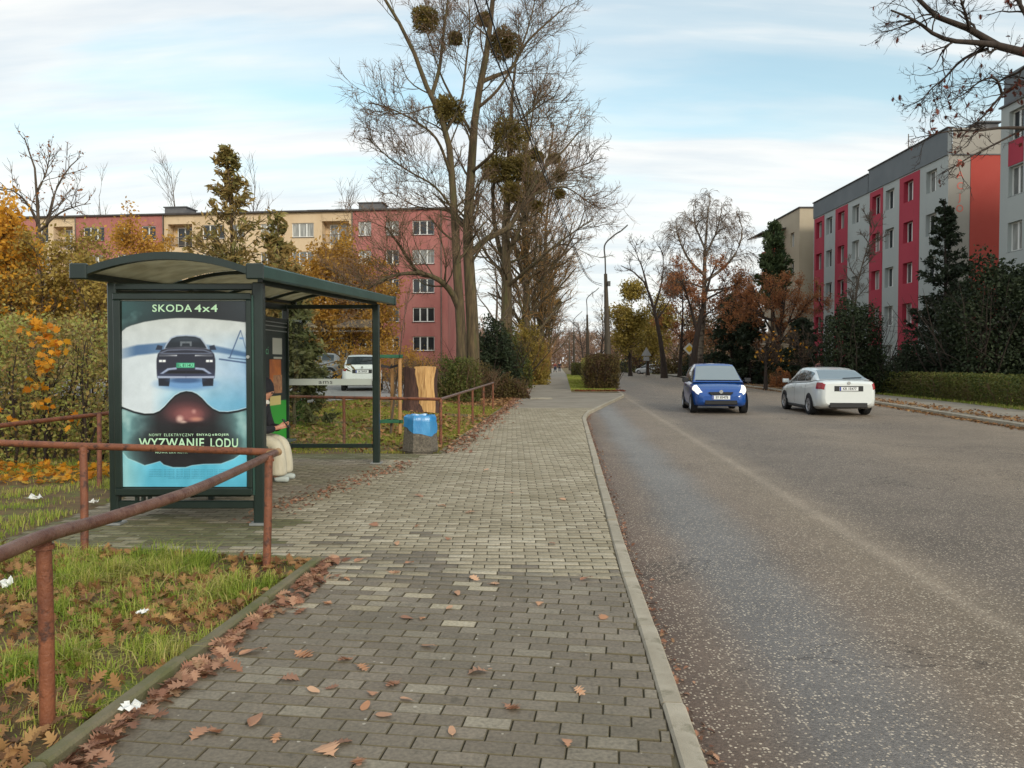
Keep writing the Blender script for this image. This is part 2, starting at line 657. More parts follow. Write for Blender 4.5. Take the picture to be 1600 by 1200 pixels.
# ------------------------------------------------------------------ sheets
def strip(name, fa, fb, ys, z, m, cols=6, kind='structure', uv_axis=None):
    ys = np.asarray(ys, float)
    vs, uvs = [], []
    for y in ys:
        xs = np.linspace(float(fa(y)), float(fb(y)), cols + 1)
        for x in xs:
            vs.append((x, y, z(x, y) if callable(z) else z))
            if uv_axis is not None:
                uvs.append((x - float(uv_axis(y)), y))
    n = cols + 1
    fs = [(i * n + k, i * n + k + 1, (i + 1) * n + k + 1, (i + 1) * n + k) for i in range(len(ys) - 1) for k in range(cols)]
    me = fast_mesh(name, np.array(vs), np.array(fs), m, True)
    if uv_axis is not None:
        lay = me.uv_layers.new(name='lane')
        idx = np.empty(len(me.loops), np.int32)
        me.loops.foreach_get('vertex_index', idx)
        lay.data.foreach_set('uv', np.array(uvs, np.float32)[idx].ravel())
    o = link(name, me)
    return tag(o, kind=kind)


big = fast_mesh('ground', [(-1500, -200, -0.30), (1500, -200, -0.30), (1500, 2500, -0.30), (-1500, 2500, -0.30)], [(0, 1, 2, 3)], far_turf)
tag(link('ground', big), kind='structure')
YS = np.concatenate([np.arange(-4, 30, 0.5), np.arange(30, 60, 1.0), np.arange(60, 120, 3), np.arange(120, 421, 20)])
strip('road', lambda y: kerb_left(y) - 0.02, lambda y: kerb_right(y) + 0.02, YS, ROAD_Z, road_material(), 24, uv_axis=road_axis)
# turf left of the pavement, rising towards the car park
strip('turf', lambda y: -75 + 0 * y, lambda y: side_left(y) - 0.03, np.concatenate([np.arange(-4, 62, 0.5), np.arange(62, 130, 4)]),
      lambda x, y: float(zg(x, y)) - 0.025, soil, 90)
# car park behind the lawn
lot_near = curve([(-60, 30), (-14, 27.5), (-6.2, 23.5), (-3.5, 28.0)])
lot = []
xs = np.linspace(-46, -3.6, 60)
rows = []
for k in range(12):
    rows.append([(x, float(lot_near(x)) + k * 2.2, float(zg(x, float(lot_near(x)) + k * 2.2)) + 0.006) for x in xs])
tag(MB().grid(rows).build('car_park', lot_asphalt, smooth=True), kind='structure')
# the pavement beyond the laid blocks, the verge with the hedge, the pavement over the road
strip('footpath', lambda y: side_left(y), lambda y: np.where(y < 40, kerb_left(y) - 0.1, path_right(y)), np.concatenate([np.arange(26.0, 40.1, 0.5), np.arange(42, 130, 4), np.arange(130, 421, 20)]),
      -0.004, slab, 8)
strip('verge', lambda y: path_right(y), lambda y: kerb_left(y) - 0.1, np.concatenate([np.arange(40, 130, 2.5), np.arange(130, 421, 20)]), 0.0, soil, 8)
strip('far_pavement', lambda y: kerb_right(y) + 0.12, lambda y: kerb_right(y) + 3.0, np.concatenate([np.arange(4, 120, 2.0)]), 0.0, slab, 6)
strip('far_lawn', lambda y: kerb_right(y) + 3.0, lambda y: kerb_right(y) + 70, np.concatenate([np.arange(4, 120, 2.0), np.arange(120, 421, 25)]), -0.004, far_turf, 40)

# ------------------------------------------------------------------ paving blocks
BL, BW, BH, GAP = 0.2, 0.1, 0.05, 0.0045


def block_verts(L, W):
    x, y, c, z = L / 2, W / 2, 0.0035, BH
    out = []
    for zz, k in ((-z, 0), (-0.003, 0), (0, c)):
        out += [(-x + k, -y + k, zz), (x - k, -y + k, zz), (x - k, y - k, zz), (-x + k, y - k, zz)]
    return np.array(out)


BLOCK_F = [(8, 9, 10, 11)] + [(a + i, a + (i + 1) % 4, a + 4 + (i + 1) % 4, a + 4 + i) for a in (0, 4) for i in range(4)]


def paved_left(y):
    if 5.86 < y < 12.75:
        return max(-4.35, -1.44 - (y - 5.86) / 0.2)
    return float(side_left(y))


brnd = random.Random(3)
blocks = []          # (x, y, length, z, tilt_x, tilt_y, zone)
for j in range(-5, int((26.05 - 2.0) / BW) + 400):
    near = j < 36                       # the nearer stretch is laid askew to the rest
    ROW_S = 0.14 if near else 0.035
    row_y = (1.9 + (j + 0.5) * BW) if near else 5.0 + (j - 36 + 0.5) * BW
    if row_y > 26.0:
        break
    off = (j % 2) * 0.1 + brnd.uniform(-0.008, 0.008)
    x = -4.4 + off
    while x < 3.0:
        y = row_y - ROW_S * (x + 0.1)
        x0, x1 = paved_left(y), float(kerb_left(y)) - 0.105
        a, b = max(x, x0), min(x + BL, x1)
        seam_y = 1.9 + 41 * BW - 0.14 * (x + 0.1) - 0.5
        if b - a > 0.03 and 2.2 < y < 26.0 and (near or y > seam_y - 0.02):
            valley = -2.05 - 0.10 * (11 - y)
            zone = 0 if near else 1
            blend = max(0.0, min(1.0, (-0.1 - x) / 0.8))           # on the lawn side the two batches of blocks mingle
            gap_y = abs(y - seam_y)
            if brnd.random() < 0.5 * blend * max(0.0, 1 - gap_y / 1.3) + 0.10 * max(0.0, 1 - gap_y / 0.5):
                zone = 1 - zone
            if 6.3 < y < 12.8 and (a + b) / 2 < valley:
                zone = 2
            if 6.3 < y < 7.4 + 0.25 * math.sin(5 * x) and (a + b) / 2 < -2.1 + 0.2 * math.sin(9 * y):
                zone = 3
            if 12.0 < y < 12.8 and (a + b) / 2 < -1.5:
                zone = 3
            blocks.append(((a + b) / 2, y, b - a, brnd.gauss(0, 0.0013) - (0 if near else 0.0025), brnd.gauss(0, 0.006), brnd.gauss(0, 0.004), zone, ROW_S))
        x += BL
BM = [blk_dark, blk_light, blk_shel, blk_moss]
walk_rows = [[(paved_left(y) , y, -0.013), (float(kerb_left(y)) - 0.1, y, -0.013)] for y in np.arange(2.2, 26.15, 0.05)]
walk = tag(MB().grid(walk_rows).build('pavement', sand), kind='structure')
order = sorted(range(len(blocks)), key=lambda i: blocks[i][1] + (0.0 if 0 < 800 + 1200 * blocks[i][0] / blocks[i][1] < 1600 and blocks[i][1] > 2.75 else 50))
own = set(order[:300])
mesh_of = {}
bv, bf, bmx = [], [], []
for i, (x, y, L, dz, tx, ty, zone, rs_) in enumerate(blocks):
    if i in own:
        key = (round(L, 2), zone)
        if key not in mesh_of:
            mb = MB()
            mb.add(block_verts(L - 0.003, BW - GAP), BLOCK_F)
            mb.m = [0] + [1] * 8
            mesh_of[key] = mb.mesh('paving_block', [BM[zone], sand])
        o = link('paving_block', mesh_of[key], walk)
        o.location = (x, y, dz)
        o.rotation_euler = (tx, ty, brnd.gauss(0, 0.006) - rs_)
    else:
        v = block_verts(L - 0.003, BW - GAP)
        v[:, 2] += v[:, 1] * tx - v[:, 0] * ty + dz
        v[:, 1] -= v[:, 0] * rs_
        v[:, 0] += x
        v[:, 1] += y
        bf.append(np.array([f for f in BLOCK_F]) + 12 * len(bv))
        bv.append(v)
        bmx += [zone] + [4] * 8
me = fast_mesh('paving_blocks', np.concatenate(bv), np.concatenate(bf), BM + [sand])
me.polygons.foreach_set('material_index', np.array(bmx, np.int32))
tag(link('paving_blocks', me, walk), kind='stuff')


# ------------------------------------------------------------------ kerbs
def stones(root, fx, y0, y1, length, w, top, bottom, m, side, name='kerb_stone', seed=1):
    """a row of stones along X = fx(Y); side -1: the stone lies left of the line"""
    rnd = random.Random(seed)
    y = y0
    cache = {}
    while y < y1:
        a = Vector((float(fx(y)), y, 0))
        dy = 1.0
        b = Vector((float(fx(y + dy)), y + dy, 0))
        d = (b - a).normalized()
        b = a + d * length
        if 0 not in cache:
            mb = MB()
            c = 0.012
            prof = [(-w / 2, bottom), (w / 2, bottom), (w / 2, top - c), (w / 2 - c, top), (-w / 2 + c, top), (-w / 2, top - c)]
            hl = length / 2 - 0.007
            mb.prism(prof, lambda p, q: (-hl, p, q), lambda p, q: (hl, p, q))
            cache[0] = mb.mesh(name, m)
        o = link(name, cache[0], root)
        nrm = Vector((-d.y, d.x, 0))          # to the left of the running direction
        c0 = (a + b) / 2 + nrm * (w / 2 if side < 0 else -w / 2)
        o.location = (c0.x, c0.y, rnd.gauss(0, 0.003))
        o.rotation_euler = (0, rnd.gauss(0, 0.003), math.atan2(d.y, d.x) + rnd.gauss(0, 0.004))
        y = b.y
    return root


def struct_root(name):
    o = bpy.data.objects.new(name, None)
    COL.objects.link(o)
    return tag(o, kind='structure')


kl = struct_root('kerb_left')
stones(kl, kerb_left, 1.35, 40, 1.0, 0.10, 0.008, -0.2, concrete, -1, seed=2)
kr = struct_root('kerb_right')
stones(kr, kerb_right, 15.0, 62, 1.0, 0.14, 0.012, -0.2, concrete, 1, seed=3)
ed = struct_root('lawn_edging')
stones(ed, side_left, 0.78, 5.5, 1.0, 0.07, 0.045, -0.2, mossy, -1, 'edging_stone', 4)
stones(ed, side_left, 12.75, 27.5, 1.0, 0.06, 0.03, -0.2, mossy, -1, 'edging_stone', 5)
for (a, b) in (((-4.36, 6.44), (-3.39, 6.25)), ((-3.38, 6.248), (-2.41, 6.054)), ((-2.40, 6.052), (-1.44, 5.86))):
    MB().bar((a[0], a[1], -0.05), (b[0], b[1], -0.05), 0.06, 0.11).build('edging_stone', mossy, ed, bevel=0.01)
tag(MB().box((1.25, 33.0, 0.012), (0.95, 1.3, 0.03)).box((1.25, 33.0, 0.030), (0.60, 0.85, 0.008)).build('access_cover', concrete, bevel=0.01),
    'pale concrete access cover set flush in the footpath beyond the bus bay', 'access cover')

# ------------------------------------------------------------------ buildings
pink = mat('dusty_pink_render', srgb(164, 100, 95), 0.9, c2=srgb(176, 116, 109), scale=0.5, detail=7, bump=0.1, bscale=8, stretch=(1, 1, 0.35), dirt=(srgb(120, 76, 72), 1.4, 0.56, 0.78))
beige = mat('cream_render', srgb(204, 178, 144), 0.9, c2=srgb(216, 192, 160), scale=0.5, detail=7, bump=0.1, bscale=8, stretch=(1, 1, 0.35), dirt=(srgb(164, 140, 112), 1.4, 0.56, 0.78))
roof_felt = mat('roof_felt', srgb(66, 62, 62), 0.9, c2=srgb(82, 78, 76), scale=2)
grey_render = mat('light_grey_render', srgb(166, 171, 169), 0.9, c2=srgb(175, 180, 177), scale=0.4, detail=6, stretch=(1, 1, 0.3), dirt=(srgb(140, 146, 146), 1.6, 0.57, 0.8))
red_render = mat('crimson_render', srgb(166, 50, 68), 0.88, c2=srgb(174, 60, 76), scale=0.4, detail=6, stretch=(1, 1, 0.3), dirt=(srgb(146, 44, 60), 1.6, 0.57, 0.8))
orange_render = mat('brick_red_render', srgb(168, 66, 56), 0.88, c2=srgb(174, 74, 64), scale=0.4, detail=6)
slate_render = mat('slate_grey_render', srgb(106, 112, 116), 0.9, c2=srgb(116, 121, 124), scale=0.5, detail=6)
gable_render = mat('warm_grey_render', srgb(150, 144, 136), 0.9, c2=srgb(158, 152, 144), scale=0.5, detail=6)
tan_render = mat('tan_render', srgb(176, 162, 140), 0.9, c2=srgb(186, 172, 150), scale=0.4, detail=6)
white_pvc = mat('white_window_frame', srgb(226, 226, 222), 0.4)
reveal_dark = mat('shadowy_room', srgb(60, 58, 56), 0.9)
rail_metal = mat('balcony_metal', srgb(120, 110, 100), 0.6, c2=srgb(92, 84, 78), scale=3)
letter_red = mat('faded_red_lettering', srgb(206, 110, 96), 0.9)
chimney_mat = mat('grey_chimney', srgb(92, 92, 96), 0.9, c2=srgb(108, 107, 108), scale=2)


def window_glass():
    m = bpy.data.materials.new('curtained_pane')
    m.use_nodes = True
    t = m.node_tree
    b = t.nodes['Principled BSDF']
    oi = t.nodes.new('ShaderNodeObjectInfo')
    tcn = t.nodes.new('ShaderNodeTexCoord')
    mpn = t.nodes.new('ShaderNodeMapping')
    mpn.inputs['Scale'].default_value = (9, 1, 0.6)
    t.links.new(tcn.outputs['Object'], mpn.inputs[0])
    n = node(t, 'ShaderNodeTexNoise', i_Scale=1.2, i_Detail=2.0)
    t.links.new(mpn.outputs[0], n.inputs['Vector'])
    cur = ramp(t, n.outputs['Fac'], [(0.3, srgb(128, 128, 124)), (0.7, srgb(196, 196, 190))])
    dark = srgb(40, 44, 48)
    col = mixc(t, ramp(t, oi.outputs['Random'], [(0.42, 0.0), (0.6, 0.45), (0.95, 0.85)]), dark, cur)
    t.links.new(col, b.inputs['Base Color'])
    b.inputs['Roughness'].default_value = 0.06
    b.inputs['Specular IOR Level'].default_value = 0.6
    return m


pane_mat = window_glass()


def wall_holes(mb, x0, x1, z0, z1, holes, y=0.0, depth=0.22, mi=0, mi_reveal=None):
    """an upright wall in the local x-z plane facing -y, with openings (xa, xb, za, zb) and their reveals"""
    xs = sorted(set([x0, x1] + [h[i] for h in holes for i in (0, 1) if x0 < h[i] < x1]))
    zs = sorted(set([z0, z1] + [h[i] for h in holes for i in (2, 3) if z0 < h[i] < z1]))
    for a, b in zip(xs, xs[1:]):
        for c, d in zip(zs, zs[1:]):
            mx, mz = (a + b) / 2, (c + d) / 2
            if any(h[0] < mx < h[1] and h[2] < mz < h[3] for h in holes):
                continue
            mb.quad((a, y, c), (b, y, c), (b, y, d), (a, y, d), mi)
    r = mi if mi_reveal is None else mi_reveal
    for (a, b, c, d) in holes:
        D = y + depth
        mb.quad((a, y, c), (a, D, c), (b, D, c), (b, y, c), r)
        mb.quad((a, y, d), (b, y, d), (b, D, d), (a, D, d), r)
        mb.quad((a, y, c), (a, y, d), (a, D, d), (a, D, c), r)
        mb.quad((b, y, c), (b, D, c), (b, D, d), (b, y, d), r)
    return mb


WIN = {}


def window(parent, x, z, w, h, panes, y=0.12, sill=None):
    """frame with its panes, standing in an opening whose lower-left corner is (x, z)"""
    key = (round(w, 2), round(h, 2), panes, sill.name if sill else None)
    if key not in WIN:
        mb = MB()
        f = 0.075
        mb.span((0, 0, 0), (w, 0.07, f)).span((0, 0, h - f), (w, 0.07, h))
        mb.span((0, 0.001, f), (f, 0.069, h - f)).span((w - f, 0.001, f), (w, 0.069, h - f))
        for k in range(1, panes):
            c = w * k / panes
            mb.span((c - 0.06, -0.006, f), (c + 0.06, 0.066, h - f))
        mats = [white_pvc]
        if sill:
            mb.span((-0.06, -0.2, -0.05), (w + 0.06, 0.0, -0.003), 1)
            mats.append(sill)
        g = MB()
        for k in range(panes):
            a, b = w * k / panes + 0.06, w * (k + 1) / panes - 0.06
            g.quad((a, 0.04, f), (b, 0.04, f), (b, 0.04, h - f), (a, 0.04, h - f))
        g.quad((0, 0.09, 0), (w, 0.09, 0), (w, 0.09, h), (0, 0.09, h))
        WIN[key] = (mb.mesh('window', mats), g.mesh('pane', pane_mat))
    a, b = WIN[key]
    o = link('window', a, parent)
    o.location = (x, y, z)
    link('pane', b, o)
    return o


# ---- the pink and cream block beyond the car park
PB_A, PB_B = Vector((-54.0, 78.2, 0)), Vector((-6.1, 73.0, 0))
pd = (PB_B - PB_A).normalized()
PB_RZ = math.atan2(pd.y, pd.x)
PB_L = (PB_B - PB_A).length


def along(px):
    """metres along the front of the pink and cream block"""
    k = (px - 800) / 1200
    return (k * PB_A.y - PB_A.x) / (pd.x - k * pd.y)


pb = thing('apartment_block', 'long four-storey pink and cream apartment block behind the car park', 'building', (PB_A.x, PB_A.y, 0), PB_RZ)
TOP = 16.25
ROWS = [13.72 - 2.75 * k for k in range(5)]
SECT = [(-76, 60, 'p'), (60, 122, 'b'), (122, 258, 'p'), (258, 552, 'b'), (552, 702, 'p')]
WINS = {'p1': [(133, 166, 3), (186, 206, 2), (224, 246, 2)], 'p2': [(561, 581, 2), (604, 624, 2), (645, 679, 3)], 'p0': [(-66, -34, 3), (-10, 10, 2), (26, 46, 2)],
        'b0': [(66, 78, 1)], 'b1': [(318, 352, 3), (362, 382, 2), (408, 436, 3), (457, 491, 3)]}
LOGG = {'b0': [(86, 116)], 'b1': [(264, 302), (504, 546)]}
cnt = {'p': 0, 'b': 0}
for (pa, pbx, kind) in SECT:
    xa, xb = max(along(pa), 0.0), min(along(pbx), PB_L)
    if xb <= 0:
        continue
    key = kind + str(cnt[kind])
    cnt[kind] += 1
    holes = []
    for z in ROWS:
        for (wa, wb, n) in WINS.get(key, []):
            holes.append((along(wa), along(wb), z, z + 1.36))
        for (la, lb) in LOGG.get(key, []):
            holes.append((along(la), along(lb), z - 0.78, z + 1.5))
    deep = [h for h in holes if h[3] - h[2] > 2]
    flat = [h for h in holes if h[3] - h[2] <= 2]
    mb = MB()
    yoff = 0.0 if kind == 'p' else 0.10
    wall_holes(mb, xa, xb, 0.3, TOP - 0.16, holes, yoff, 0.2)
    for (a, b, c, d) in deep:           # recessed balconies: side walls, back, floor
        D = 1.25
        mb.quad((a, yoff + 0.2, c), (a, D, c), (a, D, d), (a, yoff + 0.2, d)).quad((b, yoff + 0.2, c), (b, yoff + 0.2, d), (b, D, d), (b, D, c))
        mb.quad((a, D, c), (b, D, c), (b, D, d), (a, D, d)).quad((a, yoff + 0.2, c), (b, yoff + 0.2, c), (b, D, c), (a, D, c)).quad((a, yoff + 0.2, d), (a, D, d), (b, D, d), (b, yoff + 0.2, d))
    mb.build('wall', pink if kind == 'p' else beige, pb)
    for (wa, wb, n) in WINS.get(key, []):
        for z in ROWS:
            window(pb, along(wa), z, along(wb) - along(wa), 1.36, n, yoff + 0.12, roof_felt)
    for (la, lb) in LOGG.get(key, []):
        for z in ROWS:
            a, b = along(la), along(lb)
            r = MB()
            r.span((a + 0.02, yoff + 0.03, z + 0.16), (b - 0.02, yoff + 0.08, z + 0.22)).span((a + 0.02, yoff + 0.03, z - 0.62), (b - 0.02, yoff + 0.08, z - 0.57))
            nb = int((b - a) / 0.12)
            for k in range(1, nb):
                x = a + (b - a) * k / nb
                r.span((x - 0.012, yoff + 0.04, z - 0.57), (x + 0.012, yoff + 0.07, z + 0.16))
            r.build('balcony_railing', rail_metal, pb)
            window(pb, a + 0.45, z - 0.7, (b - a) * 0.62, 2.02, 2, 1.14)
# right-hand end wall, back and roof
e = MB()
e.quad((PB_L, 0, 0.3), (PB_L, 11, 0.3), (PB_L, 11, TOP - 0.16), (PB_L, 0, TOP - 0.16))
e.quad((PB_L, 11, 0.3), (0, 11, 0.3), (0, 11, TOP - 0.16), (PB_L, 11, TOP - 0.16)).quad((0, 11, 0.3), (0, 0, 0.3), (0, 0, TOP - 0.16), (0, 11, TOP - 0.16))
e.build('end_wall', pink, pb)
rf = MB().span((-0.25, -0.22, TOP - 0.16), (PB_L + 0.25, 11.2, TOP)).build('roof', roof_felt, pb)
for (a, b, h, d) in ((243, 277, 1.0, 2.0), (279, 298, 0.45, 2.5), (553, 590, 0.95, 1.8), (100, 124, 0.3, 2.5), (666, 684, 0.35, 2.5), (475, 505, 0.25, 1.5)):
    c = MB().span((along(a), d, TOP), (along(b), d + 2.0, TOP + h)).span((along(a) - 0.12, d - 0.1, TOP + h), (along(b) + 0.12, d + 2.1, TOP + h + 0.1))
    c.build('chimney', chimney_mat, rf)
an = MB()
ax = along(510)
an.tube([(ax, 4, TOP), (ax, 4, TOP + 1.6)], 0.025, 5)
for k, w in ((1.5, 0.5), (1.2, 0.8), (0.9, 0.4)):
    an.tube([(ax - w, 4, TOP + k), (ax + w, 4, TOP + k)], 0.018, 4)
an.build('roof_aerial', rail_metal, rf)
for px in (122, 258, 552, 690):
    x = min(along(px), PB_L - 0.4)
    MB().tube([(x, -0.09, 0.5), (x, -0.09, TOP - 0.2)], 0.055, 6).build('downpipe', rail_metal, pb)

# ---- the crimson and grey striped block over the road: local x runs towards the viewer, the front faces the road
BX, BY0, BY1 = 26.75, 68.4, 47.4
rb = thing('apartment_block', 'grey apartment block with crimson stripes and a slate parapet across the road', 'building', (BX, BY0, 0), R(-90))
L = BY0 - BY1
PAR0, PAR1 = 14.3, 15.9
stripes = [(68.2, 66.1), (63.8, 61.5), (57.7, 55.7), (53.3, 50.7)]
wcen = [67.2, 65.1, 62.7, 60.1, 56.7, 54.7, 52.1, 49.3]
BROWS = [12.42 - 2.75 * k for k in range(5)]
holes = [(BY0 - c - 0.62, BY0 - c + 0.62, z, z + 1.4) for c in wcen for z in BROWS]
cuts = [0.0]
for a, b in stripes:
    cuts += [BY0 - a, BY0 - b]
cuts.append(L)
for i, (a, b) in enumerate(zip(cuts, cuts[1:])):
    hs = [h for h in holes if a <= (h[0] + h[1]) / 2 <= b]
    y = 0.0 if i % 2 == 0 else -0.03
    w_ = wall_holes(MB(), a, b, 0.0, PAR0 - (0.0 if i % 2 == 0 else 0.10), hs, y, 0.34)
    if i % 2:
        for x in (a, b):
            w_.quad((x, y, 0), (x, 0.02, 0), (x, 0.02, PAR0 - 0.1), (x, y, PAR0 - 0.1))
        w_.quad((a, y, PAR0 - 0.1), (b, y, PAR0 - 0.1), (b, 0.02, PAR0 - 0.1), (a, 0.02, PAR0 - 0.1))
        MB().quad((a, 0.0, PAR0 - 0.1), (b, 0.0, PAR0 - 0.1), (b, 0.0, PAR0), (a, 0.0, PAR0)).build('wall', grey_render, rb)
    w_.build('wall', grey_render if i % 2 == 0 else red_render, rb)
for c in wcen:
    for z in BROWS:
        window(rb, BY0 - c - 0.62, z, 1.24, 1.4, 2, 0.27, chimney_mat)
mid = BY0 - 57.9
MB().span((0.0, -0.07, PAR0), (mid - 0.05, 0.2, PAR1 - 0.25)).span((mid + 0.05, -0.07, PAR0), (L, 0.2, PAR1)).span((mid - 0.05, -0.02, PAR0), (mid + 0.05, 0.2, PAR1 - 0.3)).build('parapet', slate_render, rb)
MB().span((-0.05, -0.14, PAR1 - 0.25), (mid, 0.3, PAR1 - 0.17)).span((mid + 0.02, -0.14, PAR1), (L + 0.06, 0.3, PAR1 + 0.08)).build('parapet_cap', roof_felt, rb)
# near end wall, faces the viewer
g = MB()
GW = 11.5
g.quad((L, 0, 0), (L, GW, 0), (L, GW, PAR0), (L, 0, PAR0)).quad((L + 0.05, 0.2, PAR0), (L + 0.05, GW, PAR0), (L + 0.05, GW, PAR1), (L + 0.05, 0.2, PAR1))
g.quad((0, GW, 0), (0, 0, 0), (0, 0, PAR0), (0, GW, PAR0)).quad((L, GW, 0), (0, GW, 0), (0, GW, PAR1), (L, GW, PAR1))
g.build('end_wall', gable_render, rb)
MB().span((L + 0.002, 1.35, 0.3), (L + 0.03, 3.35, PAR0 - 0.03)).build('painted_panel', orange_render, rb)
MB().span((L + 0.002, 0.2, PAR0 - 0.04), (L + 0.07, GW, PAR0 + 0.03)).build('string_course', chimney_mat, rb)
for k, chx in enumerate('RACJO'):
    zc_ = 13.75 - k * 0.69
    letters(MB(), chx, 0.62, lambda u, v, zc_=zc_: (L + 0.012, 0.72 + u, zc_ + v), 0.95, bold=0.004).build('painted_letter', letter_red, rb)
rr = MB().span((0.1, 0.3, PAR0 + 0.5), (L - 0.1, GW - 0.2, PAR0 + 0.7)).build('roof', roof_felt, rb)
MB().span((L - 1.8, 2.2, PAR0 + 0.7), (L - 0.6, 3.4, PAR1 + 0.5)).span((L - 1.95, 2.05, PAR1 + 0.5), (L - 0.45, 3.55, PAR1 + 0.6)).build('chimney', chimney_mat, rr)
an = MB()
ax = BY0 - 54.0
an.tube([(ax, 0.9, PAR0 + 0.7), (ax, 0.9, PAR1 + 1.6)], 0.035, 5)
for k, w in ((1.4, 0.7), (0.7, 0.9), (1.1, 0.35)):
    an.tube([(ax, 0.9, PAR1 + k), (ax + w, 0.9, PAR1 + k - 0.15)], 0.02, 4)
an.build('roof_aerial', rail_metal, rr)

# ---- the next block, nearer, mostly outside the picture
CX, CY0, CY1 = 24.75, 39.2, 26.0
cb = thing('apartment_block', 'light grey apartment block with dark parapet at the edge of the picture beside the oak', 'building', (CX, CY0, 0), R(-90))
L = CY0 - CY1
wc = [38.0, 35.6, 33.2, 30.8]
CROWS = [12.55 - 2.75 * k for k in range(5)]
holes = [(CY0 - c - 0.55, CY0 - c + 0.55, z, z + 1.45) for c in wc for z in CROWS]
w_ = wall_holes(MB(), 0, L, 0, 14.45, holes, 0, 0.3)
w_.quad((0, 11, 0), (0, 0, 0), (0, 0, 14.45), (0, 11, 14.45)).quad((L, 0, 0), (L, 11, 0), (L, 11, 14.45), (L, 0, 14.45)).quad((L, 11, 0), (0, 11, 0), (0, 11, 14.45), (L, 11, 14.45))
w_.build('wall', grey_render, cb)
for c in wc:
    for z in CROWS:
        window(cb, CY0 - c - 0.55, z, 1.1, 1.45, 2, 0.2, chimney_mat)
    for z in CROWS[1:2]:
        MB().span((CY0 - c - 0.55, -0.03, z + 1.5), (CY0 - c + 0.55, 0.001, z + 2.7)).build('painted_panel', red_render, cb)
MB().span((0.12, 0.05, 14.45), (L - 0.1, 10.9, 15.95)).build('parapet', slate_render, cb)
MB().span((-0.08, -0.1, 14.36), (L, 0.4, 14.44)).build('string_course', chimney_mat, cb)

# ---- the tan block behind, with balconies
AX, AY0, AY1 = 26.3, 79.0, 70.6
ab = thing('apartment_block', 'tan apartment block with an orange balcony behind the pine', 'building', (AX, AY0, 0), R(-90))
L = AY0 - AY1
holes = [(L - 2.3, L - 1.3, z, z + 1.35) for z in BROWS] + [(1.2, 4.4, z - 0.8, z + 1.5) for z in BROWS]
w_ = wall_holes(MB(), 0, L, 0, 15.7, holes, 0, 0.5)
w_.quad((L, 0, 0), (L, 11, 0), (L, 11, 15.7), (L, 0, 15.7)).quad((0, 11, 0), (0, 0, 0), (0, 0, 15.7), (0, 11, 15.7)).quad((L, 11, 0), (0, 11, 0), (0, 11, 15.7), (L, 11, 15.7))
for z in BROWS:
    w_.quad((1.2, 0.5, z - 0.8), (4.4, 0.5, z - 0.8), (4.4, 0.5, z + 1.5), (1.2, 0.5, z + 1.5))
w_.build('wall', tan_render, ab)
MB().span((-0.1, -0.1, 15.7), (L + 0.1, 11.1, 15.82)).build('roof', roof_felt, ab)
for k, z in enumerate(BROWS):
    window(ab, L - 2.3, z, 1.0, 1.35, 2, 0.2)
    window(ab, 2.0, z - 0.7, 1.5, 2.0, 2, 0.42)
    MB().span((1.1, -1.1, z - 0.95), (4.5, 0.0, z - 0.8)).build('balcony_floor', tan_render, ab)
    fr = MB().span((1.1, -1.12, z - 0.8), (4.5, -1.06, z + 0.25)).span((4.44, -1.06, z - 0.8), (4.5, 0, z + 0.25)).span((1.1, -1.06, z - 0.8), (1.16, 0, z + 0.25))
    fr.build('balcony_front', orange_render if k < 2 else tan_render, ab)
aw = MB()
aw.bar((0.6, 0.0, 14.5), (0.6, -2.4, 14.05), 0.06, 0.06).bar((4.9, 0.0, 14.5), (4.9, -2.4, 14.05), 0.06, 0.06).bar((0.6, -2.4, 14.05), (4.9, -2.4, 14.05), 0.06, 0.08)
aw.quad((0.5, 0.0, 14.56), (5.0, 0.0, 14.56), (5.0, -2.4, 14.11), (0.5, -2.4, 14.11))
aw.build('balcony_canopy', chimney_mat, ab)

# ------------------------------------------------------------------ bus shelter
green_paint = mat('dark_green_paint', srgb(21, 35, 31), 0.38, c2=srgb(29, 43, 38), scale=3, coat=0.2, bump=0.04, bscale=120)
green_beam = mat('lit_green_paint', srgb(36, 66, 58), 0.42, c2=srgb(46, 76, 68), scale=3, coat=0.15)  # shelter green lightened in colour for the beam face that catches light
roof_sheet = None


def polycarbonate():
    m = bpy.data.materials.new('smoked_roof_sheet')
    m.use_nodes = True
    t = m.node_tree
    t.nodes.clear()
    tr = t.nodes.new('ShaderNodeBsdfTranslucent')
    tc_ = t.nodes.new('ShaderNodeTexCoord')
    n = node(t, 'ShaderNodeTexNoise', i_Scale=5.0, i_Detail=6.0)
    t.links.new(tc_.outputs['Object'], n.inputs['Vector'])
    c = ramp(t, n.outputs['Fac'], [(0.35, srgb(168, 162, 138)), (0.65, srgb(196, 190, 166))])
    t.links.new(c, tr.inputs[0])
    df = t.nodes.new('ShaderNodeBsdfPrincipled')
    t.links.new(c, df.inputs['Base Color'])
    df.inputs['Roughness'].default_value = 0.25
    mx = t.nodes.new('ShaderNodeMixShader')
    mx.inputs[0].default_value = 0.45
    t.links.new(tr.outputs[0], mx.inputs[1])
    t.links.new(df.outputs[0], mx.inputs[2])
    tp = t.nodes.new('ShaderNodeBsdfTransparent')
    tp.inputs[0].default_value = (0.62, 0.60, 0.52, 1)
    m2 = t.nodes.new('ShaderNodeMixShader')
    m2.inputs[0].default_value = 0.22
    t.links.new(mx.outputs[0], m2.inputs[1])
    t.links.new(tp.outputs[0], m2.inputs[2])
    o = t.nodes.new('ShaderNodeOutputMaterial')
    t.links.new(m2.outputs[0], o.inputs[0])
    return m


